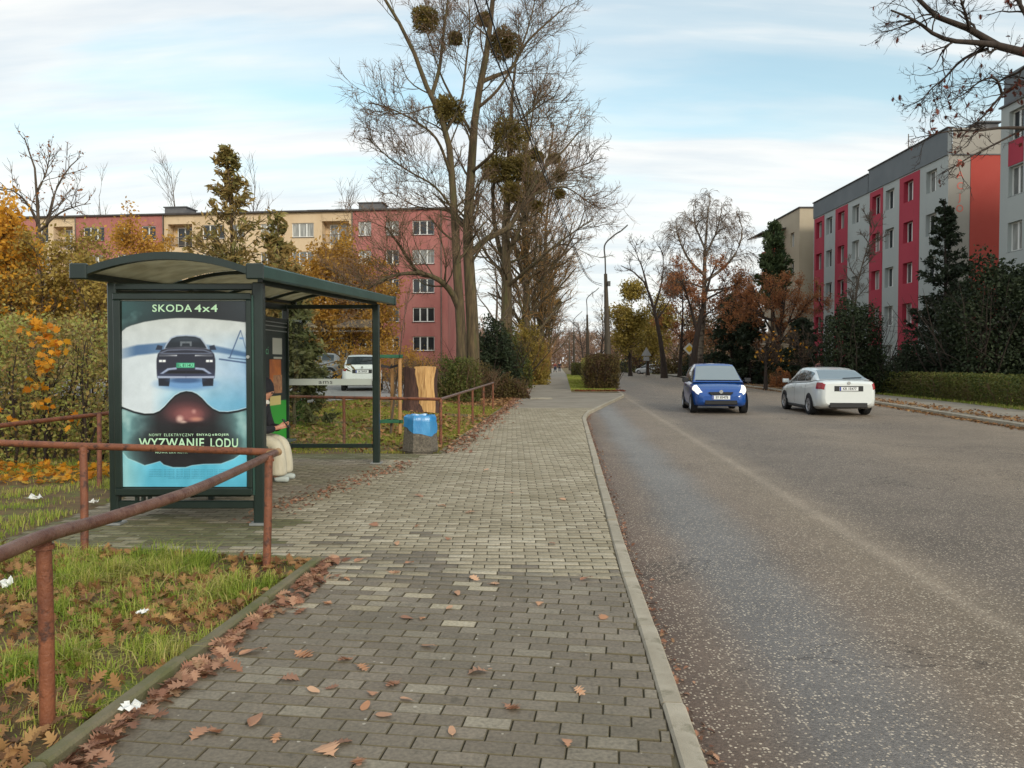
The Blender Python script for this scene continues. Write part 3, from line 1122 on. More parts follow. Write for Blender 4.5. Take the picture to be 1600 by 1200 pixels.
roof_sheet = polycarbonate()
clear_glass = glass_mat('clear_safety_glass', (0.93, 0.96, 0.95), 0.0)
frosted = mat('frosted_band', srgb(176, 184, 180), 0.6)
steel = mat('galvanised_steel', srgb(170, 172, 172), 0.4, 0.6)
seat_wood = mat('bench_slat', srgb(70, 80, 74), 0.6)
black_ink = mat('black_print', srgb(22, 24, 26), 0.5)

SH_N, SH_F = 7.14, 11.46
sh = thing('bus_shelter', 'dark green glazed bus shelter with curved roof and a lit advertising panel', 'bus shelter', (-2.9, 9.3, 0), in_world=True)


def shx(y, side):
    """x of the shelter's road side (0) and rear side (1) at y"""
    return (-2.35 if side == 0 else -3.70) + 0.075 * (y - SH_N)


def roofz(y):
    return 2.25 + 0.031 * (y - SH_N)


# posts
for (y, side) in ((SH_N, 0), (SH_F, 0), (SH_N, 1), (SH_F, 1)):
    x = shx(y, side)
    w = 0.10 if side == 0 else 0.08
    MB().box((x, y, roofz(y) / 2), (w, w, roofz(y))).build('post', green_paint, sh, bevel=0.012)
    MB().box((x, y, 0.012), (w + 0.06, w + 0.06, 0.02)).build('base_plate', steel, sh)
for y in (8.6, 10.05):
    x = shx(y, 1)
    MB().box((x, y, roofz(y) / 2), (0.06, 0.06, roofz(y))).build('post', green_paint, sh, bevel=0.01)

# roof: arched ribs, eave beams, sheets
R0, R1 = 6.80, 12.0


def arch(y, s, dz=0.0):
    """point of the roof's arc at y, s from the rear eave (0) to the road eave (1)"""
    xa, xb = shx(y, 1) - 0.09, shx(y, 0) + 0.095
    return Vector((xa + (xb - xa) * s, y, roofz(y) + 0.06 + 0.155 * (1 - (2 * s - 1) ** 2) + dz))


SS = np.linspace(0, 1, 17)
ribs = [R0 + 0.03, 8.35, 9.75, 11.1, R1 - 0.03]
for k, y in enumerate(ribs):
    rib = MB()
    wy = 0.035 if k in (0, 4) else 0.025
    hb, ht = (-0.035, 0.03) if k in (0, 4) else (-0.035, 0.0)
    rows = []
    for s in SS:
        rows.append([arch(y, s, hb) - Vector((0, wy, 0)), arch(y, s, ht) - Vector((0, wy, 0)), arch(y, s, ht) + Vector((0, wy, 0)), arch(y, s, hb) + Vector((0, wy, 0))])
    rib.grid(rows, close=True)
    rib.add(rows[0], [(0, 1, 2, 3)]).add(rows[-1], [(3, 2, 1, 0)])
    rib.build('roof_rib', green_paint, sh)
for k in range(4):
    ya, yb = ribs[k] + 0.03, ribs[k + 1] - 0.03
    MB().grid([[arch(y, s, 0.006) for s in SS] for y in (ya, yb)]).grid([[arch(y, s, 0.012) for s in SS[::-1]] for y in (ya, yb)]).build('roof_panel', roof_sheet, sh, smooth=True)
for side, s, m_ in ((0, 1.0, green_beam), (1, 0.0, green_paint)):
    a, b = arch(R0, s), arch(R1, s)
    off = Vector((0.03 if side == 0 else -0.03, 0, 0.015))
    MB().bar(a + off, b + off, 0.075, 0.125).build('eave_beam', m_, sh, bevel=0.015)
    for (p, q) in ((a, -1), (b, 1)):
        MB().box(p + off + Vector((-0.02 if side == 0 else 0.02, -0.006 * q, 0)), (0.15, 0.05, 0.14)).build('beam_end_cap', green_paint, sh, bevel=0.01)
# tie beams under the roof, at both ends and along the rear
for y in (SH_N, SH_F):
    MB().bar((shx(y, 1), y, roofz(y) - 0.04), (shx(y, 0), y, roofz(y) - 0.04), 0.06, 0.06).build('tie_beam', green_paint, sh, bevel=0.008)
MB().bar((shx(SH_N, 1), SH_N, roofz(SH_N) - 0.05), (shx(SH_F, 1), SH_F, roofz(SH_F) - 0.05), 0.05, 0.09).build('tie_beam', green_paint, sh, bevel=0.008)
MB().bar((shx(SH_N, 0), SH_N + 0.05, roofz(SH_N) + 0.01), (shx(SH_F, 0), SH_F - 0.05, roofz(SH_F) + 0.01), 0.05, 0.05).build('tie_beam', green_paint, sh)
# far end: clear pane with a frosted band and writing
y = SH_F
xa, xb = shx(y, 1) + 0.05, shx(y, 0) - 0.06
MB().box(((xa + xb) / 2, y, 1.22), (xb - xa, 0.01, 1.86)).build('end_pane', clear_glass, sh)
MB().box(((xa + xb) / 2, y - 0.009, 1.225), (xb - xa, 0.002, 0.095)).build('frosted_stripe', frosted, sh)
letters(MB(), 'ams', 0.085, lambda u, v: (-2.78 + u, y - 0.0115, 1.225 + v), 1.5, spacing=1.1).build('printed_lettering', black_ink, sh)
MB().bar((shx(y, 1), y, 0.27), (shx(y, 0), y, 0.27), 0.05, 0.06).build('bottom_rail', green_paint, sh, bevel=0.008)
# rear wall: clear panes and the dark notice panel
for (ya, yb) in ((SH_N + 0.12, 8.56), (8.64, 10.0)):
    xm = (shx(ya, 1) + shx(yb, 1)) / 2
    MB().bar((shx(ya, 1), ya, 1.22), (shx(yb, 1), yb, 1.22), 0.01, 1.86).build('rear_pane', clear_glass, sh)
    MB().bar((shx(ya, 1) + 0.008, ya, 1.225), (shx(yb, 1) + 0.008, yb, 1.225), 0.002, 0.095).build('frosted_stripe', frosted, sh)
MB().bar((shx(SH_N, 1), SH_N + 0.05, 0.27), (shx(SH_F, 1), SH_F - 0.05, 0.27), 0.05, 0.06).build('bottom_rail', green_paint, sh, bevel=0.008)
# bench along the rear wall
bench = MB()
for k in range(4):
    dx = 0.12 + 0.10 * k
    bench.bar((shx(8.2, 1) + dx, 8.2, 0.45), (shx(10.6, 1) + dx, 10.6, 0.45), 0.085, 0.03)
bb = bench.build('bench_seat', seat_wood, sh, bevel=0.006)
for yy in (8.45, 10.35):
    MB().bar((shx(yy, 1) + 0.05, yy, 0.41), (shx(yy, 1) + 0.47, yy, 0.41), 0.05, 0.04).bar((shx(yy, 1) + 0.28, yy, 0.0), (shx(yy, 1) + 0.28, yy, 0.40), 0.05, 0.05).build('bracket', green_paint, bb)

# notice panel at the far end of the rear wall, turned to the road
npn = MB()
NY0, NY1 = 10.12, 11.38


def npt(u, v, d=0.0):
    yy = NY0 + (NY1 - NY0) * u
    return Vector((shx(yy, 1) + 0.04 + d, yy, 0.30 + 1.85 * v))


def nbox(mb, u0, u1, v0, v1, d, mi=0):
    mb.add([npt(u0, v0, d), npt(u1, v0, d), npt(u1, v1, d), npt(u0, v1, d)], [(0, 1, 2, 3)], mi)


npanel = MB()
npanel.bar(npt(0, 0.5, -0.02), npt(1, 0.5, -0.02), 0.06, 1.85)
npo = npanel.build('notice_panel', green_paint, sh, bevel=0.01)
fr = MB()
for v in (0.012, 0.988):
    fr.bar(npt(0, v, 0.02), npt(1, v, 0.02), 0.03, 0.045)
for u in (0.02, 0.98):
    fr.bar(npt(u, 0.0, 0.02), npt(u, 1.0, 0.02), 0.05, 0.03)
for v in (0.90, 0.935, 0.965):
    fr.bar(npt(0, v, 0.016), npt(1, v, 0.016), 0.02, 0.012, 1)
fr.build('panel_frame', [green_paint, steel], npo)
pr = MB()
nbox(pr, 0.05, 0.95, 0.05, 0.86, 0.014, 0)
nbox(pr, 0.05, 0.95, 0.05, 0.36, 0.016, 1)
nbox(pr, 0.46, 0.80, 0.50, 0.68, 0.016, 2)
nbox(pr, 0.56, 0.82, 0.42, 0.56, 0.018, 3)
nbox(pr, 0.55, 0.83, 0.72, 0.845, 0.016, 4)
nbox(pr, 0.58, 0.83, 0.685, 0.70, 0.016, 4)
nbox(pr, 0.46, 0.78, 0.33, 0.40, 0.018, 5)
pr.build('notice_print', [mat('notice_dark_print', srgb(30, 40, 42), 0.35), mat('notice_green_print', srgb(40, 148, 46), 0.4), mat('notice_orange_print', srgb(206, 116, 44), 0.4, c2=srgb(176, 92, 44), scale=6),
                          mat('notice_tan_print', srgb(190, 138, 98), 0.4, c2=srgb(140, 86, 60), scale=14), mat('notice_white_print', srgb(196, 194, 184), 0.5),
                          mat('notice_straw_print', srgb(206, 186, 120), 0.5)], npo)
letters(MB(), 'ści', 0.16, lambda u, v: npt(0.36 + u / 1.26, 0.745 + v / 1.85, 0.018), 1.0).build('printed_lettering', mat('notice_pale_green', srgb(120, 190, 150), 0.5), npo)

# ------------------------------------------------------------------ advertising box at the near end
AY = SH_N + 0.02
AX0, AX1 = -3.66, -2.415
ZT, ZB = 2.150, 0.262


def zat(py, Y):
    return at(800, py, Y).z


adb = MB()
adb.span((AX0, AY - 0.07, ZB), (AX1, AY + 0.09, ZT))
ad = adb.build('advertising_box', green_paint, sh, bevel=0.02)
YF = AY - 0.07
PY_ = YF - 0.004                      # plane of the print
px_m = PY_ / 1200


def pp(px, py, d=0.0):
    p = at(px, py, PY_)
    return Vector((p.x, PY_ - d, p.z))


f = MB()
a, b = pp(190, 470), pp(386, 761)
f.span((a.x - 0.075, YF - 0.03, a.z + 0.008), (b.x + 0.055, YF + 0.001, a.z + 0.07)).span((a.x - 0.075, YF - 0.03, b.z - 0.075), (b.x + 0.055, YF + 0.001, b.z - 0.008))
f.span((a.x - 0.075, YF - 0.03, b.z - 0.008), (a.x - 0.008, YF + 0.001, a.z + 0.008)).span((b.x + 0.008, YF - 0.03, b.z - 0.008), (b.x + 0.055, YF + 0.001, a.z + 0.008))
f.build('box_frame', green_paint, ad, bevel=0.008)
MB().span((b.x + 0.057, YF - 0.012, ZB + 0.02), (b.x + 0.075, YF + 0.0, ZT - 0.02)).build('hinge_strip', green_beam, ad)
MB().lathe([(0.016, 0), (0.016, 0.012)], n=10).build('lock', steel, ad).matrix_local = Matrix.Translation((b.x + 0.03, YF - 0.03, 1.56)) @ Matrix.Rotation(R(90), 4, 'X')
MB().span((a.x - 0.012, YF - 0.004, a.z + 0.0005), (b.x + 0.012, YF - 0.0005, a.z + 0.012)).build('light_strip', frosted, ad)
# lower cross bars and feet
MB().bar((shx(SH_N, 1), SH_N, 0.185), (shx(SH_N, 0), SH_N, 0.185), 0.05, 0.07).build('bottom_rail', green_paint, sh, bevel=0.008)
for xx in (-3.50, -3.44, -3.38):
    MB().span((xx - 0.012, SH_N - 0.02, 0.222), (xx + 0.012, SH_N + 0.02, 0.262)).build('bracket', green_paint, sh)

# the printed poster: one flat sheet, its print given as ink colours on a fine grid
def poster_print():
    nx, ny = 230, 340
    gx_, gy_ = np.meshgrid(np.linspace(190.5, 385.5, nx + 1), np.linspace(471, 760.5, ny + 1))
    rg = np.random.default_rng(8)

    def cloud(cells, seed, octaves=4, sx=1.0, sy=1.0):
        r_ = np.random.default_rng(seed)
        out = np.zeros_like(gx_)
        amp, tot = 1.0, 0.0
        for o in range(octaves):
            n_ = cells * 2 ** o
            t_ = r_.uniform(0, 1, (n_ + 3, n_ + 3))
            u = (gx_ - 190) / 290 * n_ * sx % n_
            v = (gy_ - 470) / 290 * n_ * sy % n_
            i0, j0 = u.astype(int), v.astype(int)
            fu, fv = u - i0, v - j0
            fu, fv = fu * fu * (3 - 2 * fu), fv * fv * (3 - 2 * fv)
            out += amp * ((t_[j0, i0] * (1 - fu) + t_[j0, i0 + 1] * fu) * (1 - fv) + (t_[j0 + 1, i0] * (1 - fu) + t_[j0 + 1, i0 + 1] * fu) * fv)
            tot += amp
            amp *= 0.55
        return out / tot

    def area(poly, blur=0.6):
        x, y = gx_, gy_
        ins = np.zeros(x.shape, bool)
        d2 = np.full(x.shape, 1e9)
        n_ = len(poly)
        for k in range(n_):
            (ax, ay), (bx, by) = poly[k], poly[(k + 1) % n_]
            cross = ((ay > y) != (by > y)) & (x < (bx - ax) * (y - ay) / (by - ay + 1e-12) + ax)
            ins ^= cross
            ex, ey = bx - ax, by - ay
            t_ = np.clip(((x - ax) * ex + (y - ay) * ey) / (ex * ex + ey * ey + 1e-9), 0, 1)
            d2 = np.minimum(d2, (x - ax - t_ * ex) ** 2 + (y - ay - t_ * ey) ** 2)
        sd = np.sqrt(d2) * np.where(ins, 1, -1)
        return np.clip(sd / (2 * blur) + 0.5, 0, 1)

    def blob(cx_, cy_, rx, ry, hard=1.0):
        d = np.sqrt(((gx_ - cx_) / rx) ** 2 + ((gy_ - cy_) / ry) ** 2)
        return np.clip((1 - d) * hard, 0, 1)

    C_ = np.zeros((ny + 1, nx + 1, 3))
    C_[:] = (36, 38, 42)

    def lay(col, m_):
        nonlocal C_
        col = np.asarray(col, float)
        C_ = C_ * (1 - m_[..., None]) + (col if col.ndim == 3 else col[None, None]) * m_[..., None]

    c1, c2, c3 = cloud(4, 1), cloud(7, 2), cloud(16, 3, 3)
    # smoke and teal
    lay((54, 92, 94), np.clip((300 - gx_) / 110, 0, 1) * np.clip(1.2 - (gy_ - 471) / 60, 0, 1) * 0.9)
    lay((132, 178, 178), np.clip((c2 - 0.48) * 4, 0, 1) * np.clip((270 - gx_) / 70, 0, 1) * np.clip(1.4 - (gy_ - 471) / 45, 0, 1) * 0.8)
    lay((58, 68, 76), np.clip((gx_ - 320) / 60, 0, 1) * np.clip(1.2 - (gy_ - 471) / 50, 0, 1) * 0.6)
    side = np.clip(np.abs(gx_ - 290) / 95 - 0.45, 0, 1) * np.clip((gy_ - 632) / 14, 0, 1)
    lay((110, 156, 160), np.clip(side * 2.2 * (0.35 + c2), 0, 0.95))
    lay((176, 206, 206), np.clip((c2 - 0.5) * 5, 0, 1) * np.clip(side * 2.2, 0, 1) * 0.7)
    # the goggle lens
    lens_top = [(190, 518), (197, 512), (205, 508.5), (225, 503), (250, 499), (275, 497), (300, 497), (330, 498.5), (360, 501), (386, 504)]
    lens_low = [(386, 637), (372, 641), (356, 643.5), (343, 643), (333, 638.5), (324, 631), (316, 622), (308, 615.5), (300, 612), (291, 611), (282, 613), (273, 618), (265, 626), (257, 635),
                (249, 642), (240, 645.5), (226, 646), (210, 642.5), (190, 635)]
    lens = area(lens_top + lens_low, 0.7)
    rim = area([(x, y) for x, y in lens_top] + [(x, y + 3.2) for x, y in lens_low], 0.8)
    lay((22, 26, 30), rim)
    g_ = np.clip((gy_ - 497) / 60, 0, 1)[..., None]
    base_ = np.array([192, 198, 198.0]) * (1 - g_) + np.array([206, 216, 224.0]) * g_
    blue_ = np.clip((gx_ - 280) / 110, 0, 1) * np.clip((gy_ - 515) / 40, 0, 1) * (0.35 + 0.75 * c1)
    base_ = base_ * (1 - blue_[..., None]) + np.array([112, 160, 206.0]) * blue_[..., None]
    low_ = np.clip((gy_ - 585) / 45, 0, 1) * np.clip((gx_ - 235) / 40, 0, 1) * (0.45 + 0.5 * c2)
    base_ = base_ * (1 - low_[..., None]) + np.array([98, 168, 204.0]) * low_[..., None]
    base_ += ((c3 - 0.5) * 26)[..., None]
    lay(np.clip(base_, 0, 235), lens)
    shore = area([(190, 545), (215, 539), (262, 535), (300, 535), (340, 541), (386, 551), (386, 558), (340, 551), (300, 549), (262, 550), (215, 555), (190, 561)], 1.6)
    lay((70, 104, 146), shore * lens * np.clip(0.55 + 0.5 * np.abs(gx_ - 300) / 90 - np.clip((215 - gx_) / 30, 0, 0.8), 0, 0.95))
    lay((92, 138, 196), blob(290, 600, 58, 13, 1.8) * lens * 0.8)
    edge = np.clip(1 - np.abs(area([(x, y) for x, y in lens_top] + [(x, y) for x, y in lens_low], 2.2) - 0.62) * 5, 0, 1) * np.clip((gy_ - 606) / 6, 0, 1)
    lay((222, 234, 240), edge * 0.8)
    # ice boat
    for (p0, p1, w_) in (((358.5, 560), (376, 516), 0.9), ((376, 516), (384, 545), 0.5), ((342, 561), (385, 567), 1.2), ((356, 559), (385, 562), 0.8)):
        ex, ey = p1[0] - p0[0], p1[1] - p0[1]
        L_ = math.hypot(ex, ey)
        nx_, ny_ = -ey / L_ * w_, ex / L_ * w_
        lay((62, 84, 122), area([(p0[0] + nx_, p0[1] + ny_), (p1[0] + nx_, p1[1] + ny_), (p1[0] - nx_, p1[1] - ny_), (p0[0] - nx_, p0[1] - ny_)], 0.5) * 0.9)
    lay((104, 140, 186), area([(374, 530), (381, 530.5), (381, 527.5), (374, 527)], 0.5))
    # the vehicle, front view
    mir = lambda pts: pts + [(581 - x, y) for x, y in pts[::-1]]
    lay((34, 38, 52), area(mir([(247, 586), (248, 603), (264, 603.5), (266, 592)]), 0.7) * (np.abs(gx_ - 290.5) > 25))
    lay((60, 88, 130), blob(290, 594, 34, 6, 2) * 0.9)
    lay((168, 182, 202), area(mir([(255, 547), (259, 538), (266, 527.5), (275, 524), (290.5, 523)]), 0.7))
    lay((36, 42, 52), area(mir([(258, 544), (262, 537), (268, 529), (276, 526), (290.5, 525)]), 0.6))
    lay((84, 100, 116), area(mir([(262, 541), (268, 531), (276, 528), (290.5, 527)]), 2.5) * np.clip((536 - gy_) / 10, 0, 1) * 0.6)
    lay((120, 128, 138), area(mir([(281.5, 541), (281.5, 533.5), (290.5, 533.5), (290.5, 536.5), (285, 536.5), (284, 541)]), 0.5) * 0.8)
    body = mir([(245.5, 591), (244.5, 576), (244.5, 562), (246.5, 553), (252, 547), (262, 543.5), (290.5, 542)])
    sh_ = np.array([44, 46, 60.0]) + np.clip((548 - gy_) / 8, 0, 1)[..., None] * 60 + np.clip((gy_ - 575) / 16, 0, 1)[..., None] * np.array([10, 14, 30.0])
    lay(sh_, area(body, 0.7))
    lay((150, 162, 190), area(mir([(247, 551.5), (262, 546.5), (290.5, 545.6), (290.5, 546.8), (262, 548), (249, 553)]), 0.6) * 0.6)
    lay((224, 230, 240), area(mir([(249, 554.6), (276, 555.6), (276, 556.8), (249, 556.2)]), 0.4) * (np.abs(gx_ - 290.5) > 14))
    for x_ in (248.5, 254.0, 322.0, 327.5):
        lay((240, 244, 250), area([(x_, 565.8), (x_ + 4.8, 565.8), (x_ + 4.8, 562.4), (x_, 562.4)], 0.6))
    lay((156, 170, 200), area(mir([(250, 584), (262, 575.4), (276, 574), (276, 577), (264, 578.2), (254.5, 584)]), 0.7))
    lay((28, 28, 36), area(mir([(257, 584), (265, 579), (290.5, 579), (290.5, 585)]), 0.7))
    lay((170, 182, 208), area(mir([(246, 590.8), (246, 587.4), (290.5, 588), (290.5, 590.6)]), 0.6) * 0.9)
    lay((52, 150, 116), area([(275.5, 574.8), (304, 574.8), (304, 566.8), (275.5, 566.8)], 0.5))
    lay((112, 206, 166), area([(278, 573.8), (303, 573.8), (303, 567.8), (278, 567.8)], 0.5))
    lay((40, 48, 66), area([(243, 546.5), (253, 547), (254, 540.5), (246, 539)], 0.6))
    lay((40, 48, 66), area([(328, 547), (338, 546.5), (335, 539), (327, 540.5)], 0.6))
    # the face below: nose, beard
    below = 1 - rim
    lay((70, 46, 52), blob(291, 640, 62, 34, 1.6) * below * 0.8)
    lay((116, 70, 72), blob(292, 646, 40, 20, 1.8) * below * 0.85)
    lay((150, 92, 92), blob(296, 648, 26, 13, 1.6) * below * 0.8)
    lay((232, 196, 184), blob(281, 655, 8, 8, 1.4) * below * 0.8)
    lay((236, 204, 190), blob(287, 660.5, 7, 4, 1.5) * below * 0.9)
    lay((206, 146, 126), blob(307, 655, 14, 5, 1.4) * below * 0.75)
    lay((216, 168, 160), blob(303, 643, 5, 5, 1.2) * below * 0.6)
    lay((38, 26, 30), blob(298, 664, 34, 5, 1.6) * below * 0.9)
    beard = blob(291, 698, 98, 44, 2.2) * np.clip((gy_ - 655) / 10, 0, 1)
    lay((34, 33, 37), beard * 0.93)
    C_ += (((c3 - 0.5) * 22) * beard)[..., None]
    # pale cloth at the foot
    cl_top = [(190, 704), (200, 716), (215, 722), (226, 727), (238, 724), (250, 720.5), (256, 726), (270, 730), (290, 730), (300, 727), (318, 725), (345, 724.5), (365, 717), (386, 703)]
    cloth = area(cl_top + [(386, 764), (190, 764)], 0.8)
    cc = np.array([92, 182, 212.0]) + ((cloud(5, 9, 4, 1, 0.5) - 0.5) * 95)[..., None] + np.clip((232 - gx_) / 34, 0, 1)[..., None] * np.array([62, 30, 10.0])
    lay(np.clip(cc, 30, 232), cloth)
    lay((214, 236, 240), np.clip(1 - np.abs(area(cl_top + [(386, 764), (190, 764)], 2.0) - 0.62) * 5, 0, 1) * (gy_ < 735) * 0.6)
    C_ = np.clip(C_ + rg.normal(0, 1.5, gx_.shape)[..., None], 4, 246) / 255
    lin = np.where(C_ < 0.04045, C_ / 12.92, ((C_ + 0.055) / 1.055) ** 2.4)
    dx, dy = (gx_ - 800) / 1200, -(gy_ - 600) / 1200
    t_ = PY_ / (CT + dy * ST)
    V_ = np.stack([dx * t_, np.full_like(t_, PY_), EYE + (-ST + dy * CT) * t_], -1).reshape(-1, 3)
    w_ = nx + 1
    i_, j_ = np.meshgrid(np.arange(nx), np.arange(ny))
    q = (j_ * w_ + i_).ravel()
    F_ = np.stack([q + w_, q + w_ + 1, q + 1, q], 1)
    m = bpy.data.materials.new('glossy_poster_print')
    m.use_nodes = True
    tr = m.node_tree
    b = tr.nodes['Principled BSDF']
    an_ = tr.nodes.new('ShaderNodeAttribute')
    an_.attribute_name = 'ink'
    tr.links.new(an_.outputs['Color'], b.inputs['Base Color'])
    b.inputs['Roughness'].default_value = 0.3
    me = fast_mesh('poster', V_, F_, m)
    at_ = me.color_attributes.new('ink', 'FLOAT_COLOR', 'POINT')
    rgba = np.concatenate([lin.reshape(-1, 3), np.ones((len(V_), 1))], 1).astype(np.float32)
    at_.data.foreach_set('color', rgba.ravel())
    return link('poster', me, ad)


PM = {'mint': mat('ink_mint_lettering', srgb(188, 226, 190), 0.35), 'tiny': mat('ink_small_print', srgb(52, 122, 156), 0.35), 'body': mat('ink_plate_lettering', srgb(34, 70, 62), 0.35)}
poster = poster_print()


def words_on(body, cxp, cyp, hp, wp, layer=1.5, bold=0.0, key=0, spacing=1.0):
    vs, fs = text_mesh(body, 1.0, 1.0, 'CENTER', bold, spacing)
    w = vs[:, 0].max() - vs[:, 0].min()
    h = vs[:, 1].max() - vs[:, 1].min()
    m0, m1 = (vs[:, 0].max() + vs[:, 0].min()) / 2, (vs[:, 1].max() + vs[:, 1].min()) / 2
    pts = [pp(cxp + (v[0] - m0) * wp / w, cyp - (v[1] - m1) * hp / h, 0.0008 * layer) for v in vs]
    MB().add(pts, fs).build('printed_lettering', PM[('mint', 'tiny', 'body')[key]], poster)


words_on('SKODA', 269, 481.5, 11.5, 62, bold=0.012, spacing=1.1)
words_on('4x4', 322, 481.5, 11.5, 36, bold=0.012, spacing=1.15)
words_on('NOWY', 242.5, 679.5, 4.2, 19, spacing=1.25)
words_on('ELEKTRYCZNY', 279.5, 679.5, 4.2, 46, spacing=1.25)
words_on('ENYAQ', 318.5, 679.5, 4.2, 22, bold=0.02, spacing=1.2)
words_on('+', 333, 679.5, 3.4, 3.4, bold=0.02)
words_on('BOJER', 347, 679.5, 4.2, 22, bold=0.02, spacing=1.2)
words_on('WYZWANIE', 268, 692, 14.5, 102, bold=0.018, spacing=1.12)
words_on('LODU', 350.5, 692, 14.5, 43, bold=0.018, spacing=1.12)
words_on('NOWA ERA AUTA', 268, 707, 3.0, 50, spacing=1.2)
for k in range(6):
    words_on('niewielki drobny druk pod zdjęciem auta na plakacie', 297, 734 + 2.6 * k, 1.8, 128 - (0 if k < 5 else 60), key=1)
words_on('EL 8114U', 289.5, 570.8, 4.6, 23, key=2, bold=0.01)

# ------------------------------------------------------------------ pipe railings
rust = mat('rusty_brown_paint', srgb(134, 80, 52), 0.6, c2=srgb(108, 62, 42), scale=6, detail=9, bump=0.4, bscale=60, dirt=(srgb(74, 46, 36), 13, 0.52, 0.62), obj_rand=0.06)
rust_top = mat('weathered_brown_pipe', srgb(118, 88, 74), 0.34, c2=srgb(98, 64, 50), scale=7, detail=9, bump=0.35, bscale=60, dirt=(srgb(84, 50, 38), 12, 0.50, 0.60))
bare_pipe = mat('worn_bare_pipe_end', srgb(176, 150, 112), 0.5, c2=srgb(150, 112, 76), scale=8)


def smooth_line(pts, n=6):
    pts = [Vector(p) for p in pts]
    out = []
    for i in range(len(pts) - 1):
        p0, p1, p2, p3 = pts[max(i - 1, 0)], pts[i], pts[i + 1], pts[min(i + 2, len(pts) - 1)]
        for k in range(n):
            t = k / n
            out.append(0.5 * ((2 * p1) + (p2 - p0) * t + (2 * p0 - 5 * p1 + 4 * p2 - p3) * t * t + (3 * p1 - p0 - 3 * p2 + p3) * t ** 3))
    out.append(pts[-1])
    return out


def railing(label, rails, posts, rad=0.028):
    c = Vector(posts[0][0])
    t = thing('pipe_railing', label, 'railing', (c.x, c.y, 0), group='rusty pipe railings', in_world=True)
    for pts, m_ in rails:
        MB().tube(pts, rad, 12).build('top_rail', m_, t, smooth=True)
    for (b, top) in posts:
        b, top = Vector(b), Vector(top)
        po_ = MB().tube([b - Vector((0, 0, 0.1)), b + (top - b) * 0.5 + Vector((0.004, 0, 0)), top], rad * 1.0, 12).build('post', rust, t, smooth=True)
        MB().lathe([(rad * 1.35, -0.012), (rad * 1.35, 0.006)], top - Vector((0, 0, 0.03)), 12).build('weld_collar', rust, po_)
    return t


# the loop round the near lawn
RZ = 0.80
corner = at(431, 707, 6.02)
r1 = smooth_line([(-1.96, 1.2, 0.78), (-1.90, 2.6, 0.79), at(68, 838, 3.10), at(160, 812, 3.55), at(285, 772, 4.12), at(350, 745, 4.75), corner])
r2 = [corner, at(300, 702, 6.2), at(130, 697, 6.42), at(0, 692, 6.65), at(-160, 687, 6.9)]
b1 = ground(74, 1132)
b2 = ground(416, 886)
b3 = ground(132, 862)
railing('rusty pipe railing with a bent top rail around the grass in front of the shelter', [(r1, rust_top), (r2, rust)],
        [(b1, at(68, 842, b1.y)), (b2, at(420, 712, b2.y + 0.1)), (b3, at(130, 699, b3.y + 0.15))], 0.0295)
MB().tube([corner + Vector((-0.02, -0.10, -0.002)), corner + Vector((0.012, 0.03, 0.002))], 0.031, 12).build('worn_pipe_end', bare_pipe, bpy.data.objects['pipe_railing'], smooth=True)
# rail behind, along the hedge
h1, h2 = at(-120, 683, 8.2), at(250, 638, 11.6)
pbase = [ground(155, 760), ground(-60, 800)]
railing('rusty pipe railing running along the tall hedge beside the advertising panel', [([h1, at(0, 665, 8.9), at(175, 645, 10.6), h2], rust)],
        [(pbase[0], at(155, 648, pbase[0].y + 0.6)), ((-5.9, 12.0, 0), (-5.9, 12.0, 0.82))])
# railing round the second lawn
c2_ = Vector((-1.28, 13.75, 0.86))
l0 = Vector((-7.6, 15.3, 0.92))
far_e = at(771, 598, 25.5)
posts2 = []
for (px, y_) in ((540, None),):
    p = c2_.lerp(l0, 0.29)
    posts2.append(((p.x, p.y, float(zg(p.x, p.y)) - 0.05), tuple(p)))
p = c2_.lerp(l0, 0.62)
posts2.append(((p.x, p.y, 0), tuple(p)))
for k in (0.0, 0.22, 0.45, 0.7, 0.98):
    p = c2_.lerp(far_e, k)
    posts2.append(((p.x, p.y, 0), tuple(p)))
railing('rusty pipe railing around the leafy lawn behind the litter bin', [([c2_, c2_.lerp(l0, 0.5) + Vector((0, 0, -0.012)), l0], rust), ([c2_, c2_.lerp(far_e, 0.5), far_e], rust_top)], posts2)

# ------------------------------------------------------------------ litter bin
conc_bin = mat('pebbled_concrete', srgb(120, 112, 100), 0.9, c2=srgb(84, 78, 70), scale=26, detail=4, bump=0.7, bscale=60, dirt=(srgb(160, 150, 134), 40, 0.58, 0.66))
bag_blue = mat('blue_plastic_bag', srgb(44, 126, 186), 0.32, c2=srgb(66, 148, 204), scale=5, bump=0.5, bscale=14, coat=0.1, stretch=(1, 1, 0.4))
bp = ground(657, 706)
bn = thing('litter_bin', 'six-sided concrete litter bin lined with a blue plastic bag', 'litter bin', bp, R(12))
MB().lathe([(0.28, 0.0), (0.305, 0.03), (0.30, 0.08), (0.255, 0.60), (0.225, 0.60), (0.22, 0.15)], n=6, cap=False).build('bin_body', conc_bin, bn, fix=True)
MB().lathe([(0.29, -0.002), (0.29, 0.02)], n=6).build('bin_base', conc_bin, bn)
nb = 36
rows = []
rndb = random.Random(4)
drop = [0.25 + 0.09 * math.cos(2 * math.pi * k / nb + 0.9) + 0.012 * math.sin(5 * 2 * math.pi * k / nb) for k in range(nb)]


def hexr(t, r):
    w = math.pi / 3
    a = (t % w) - w / 2
    return r * math.cos(w / 2) / math.cos(a)


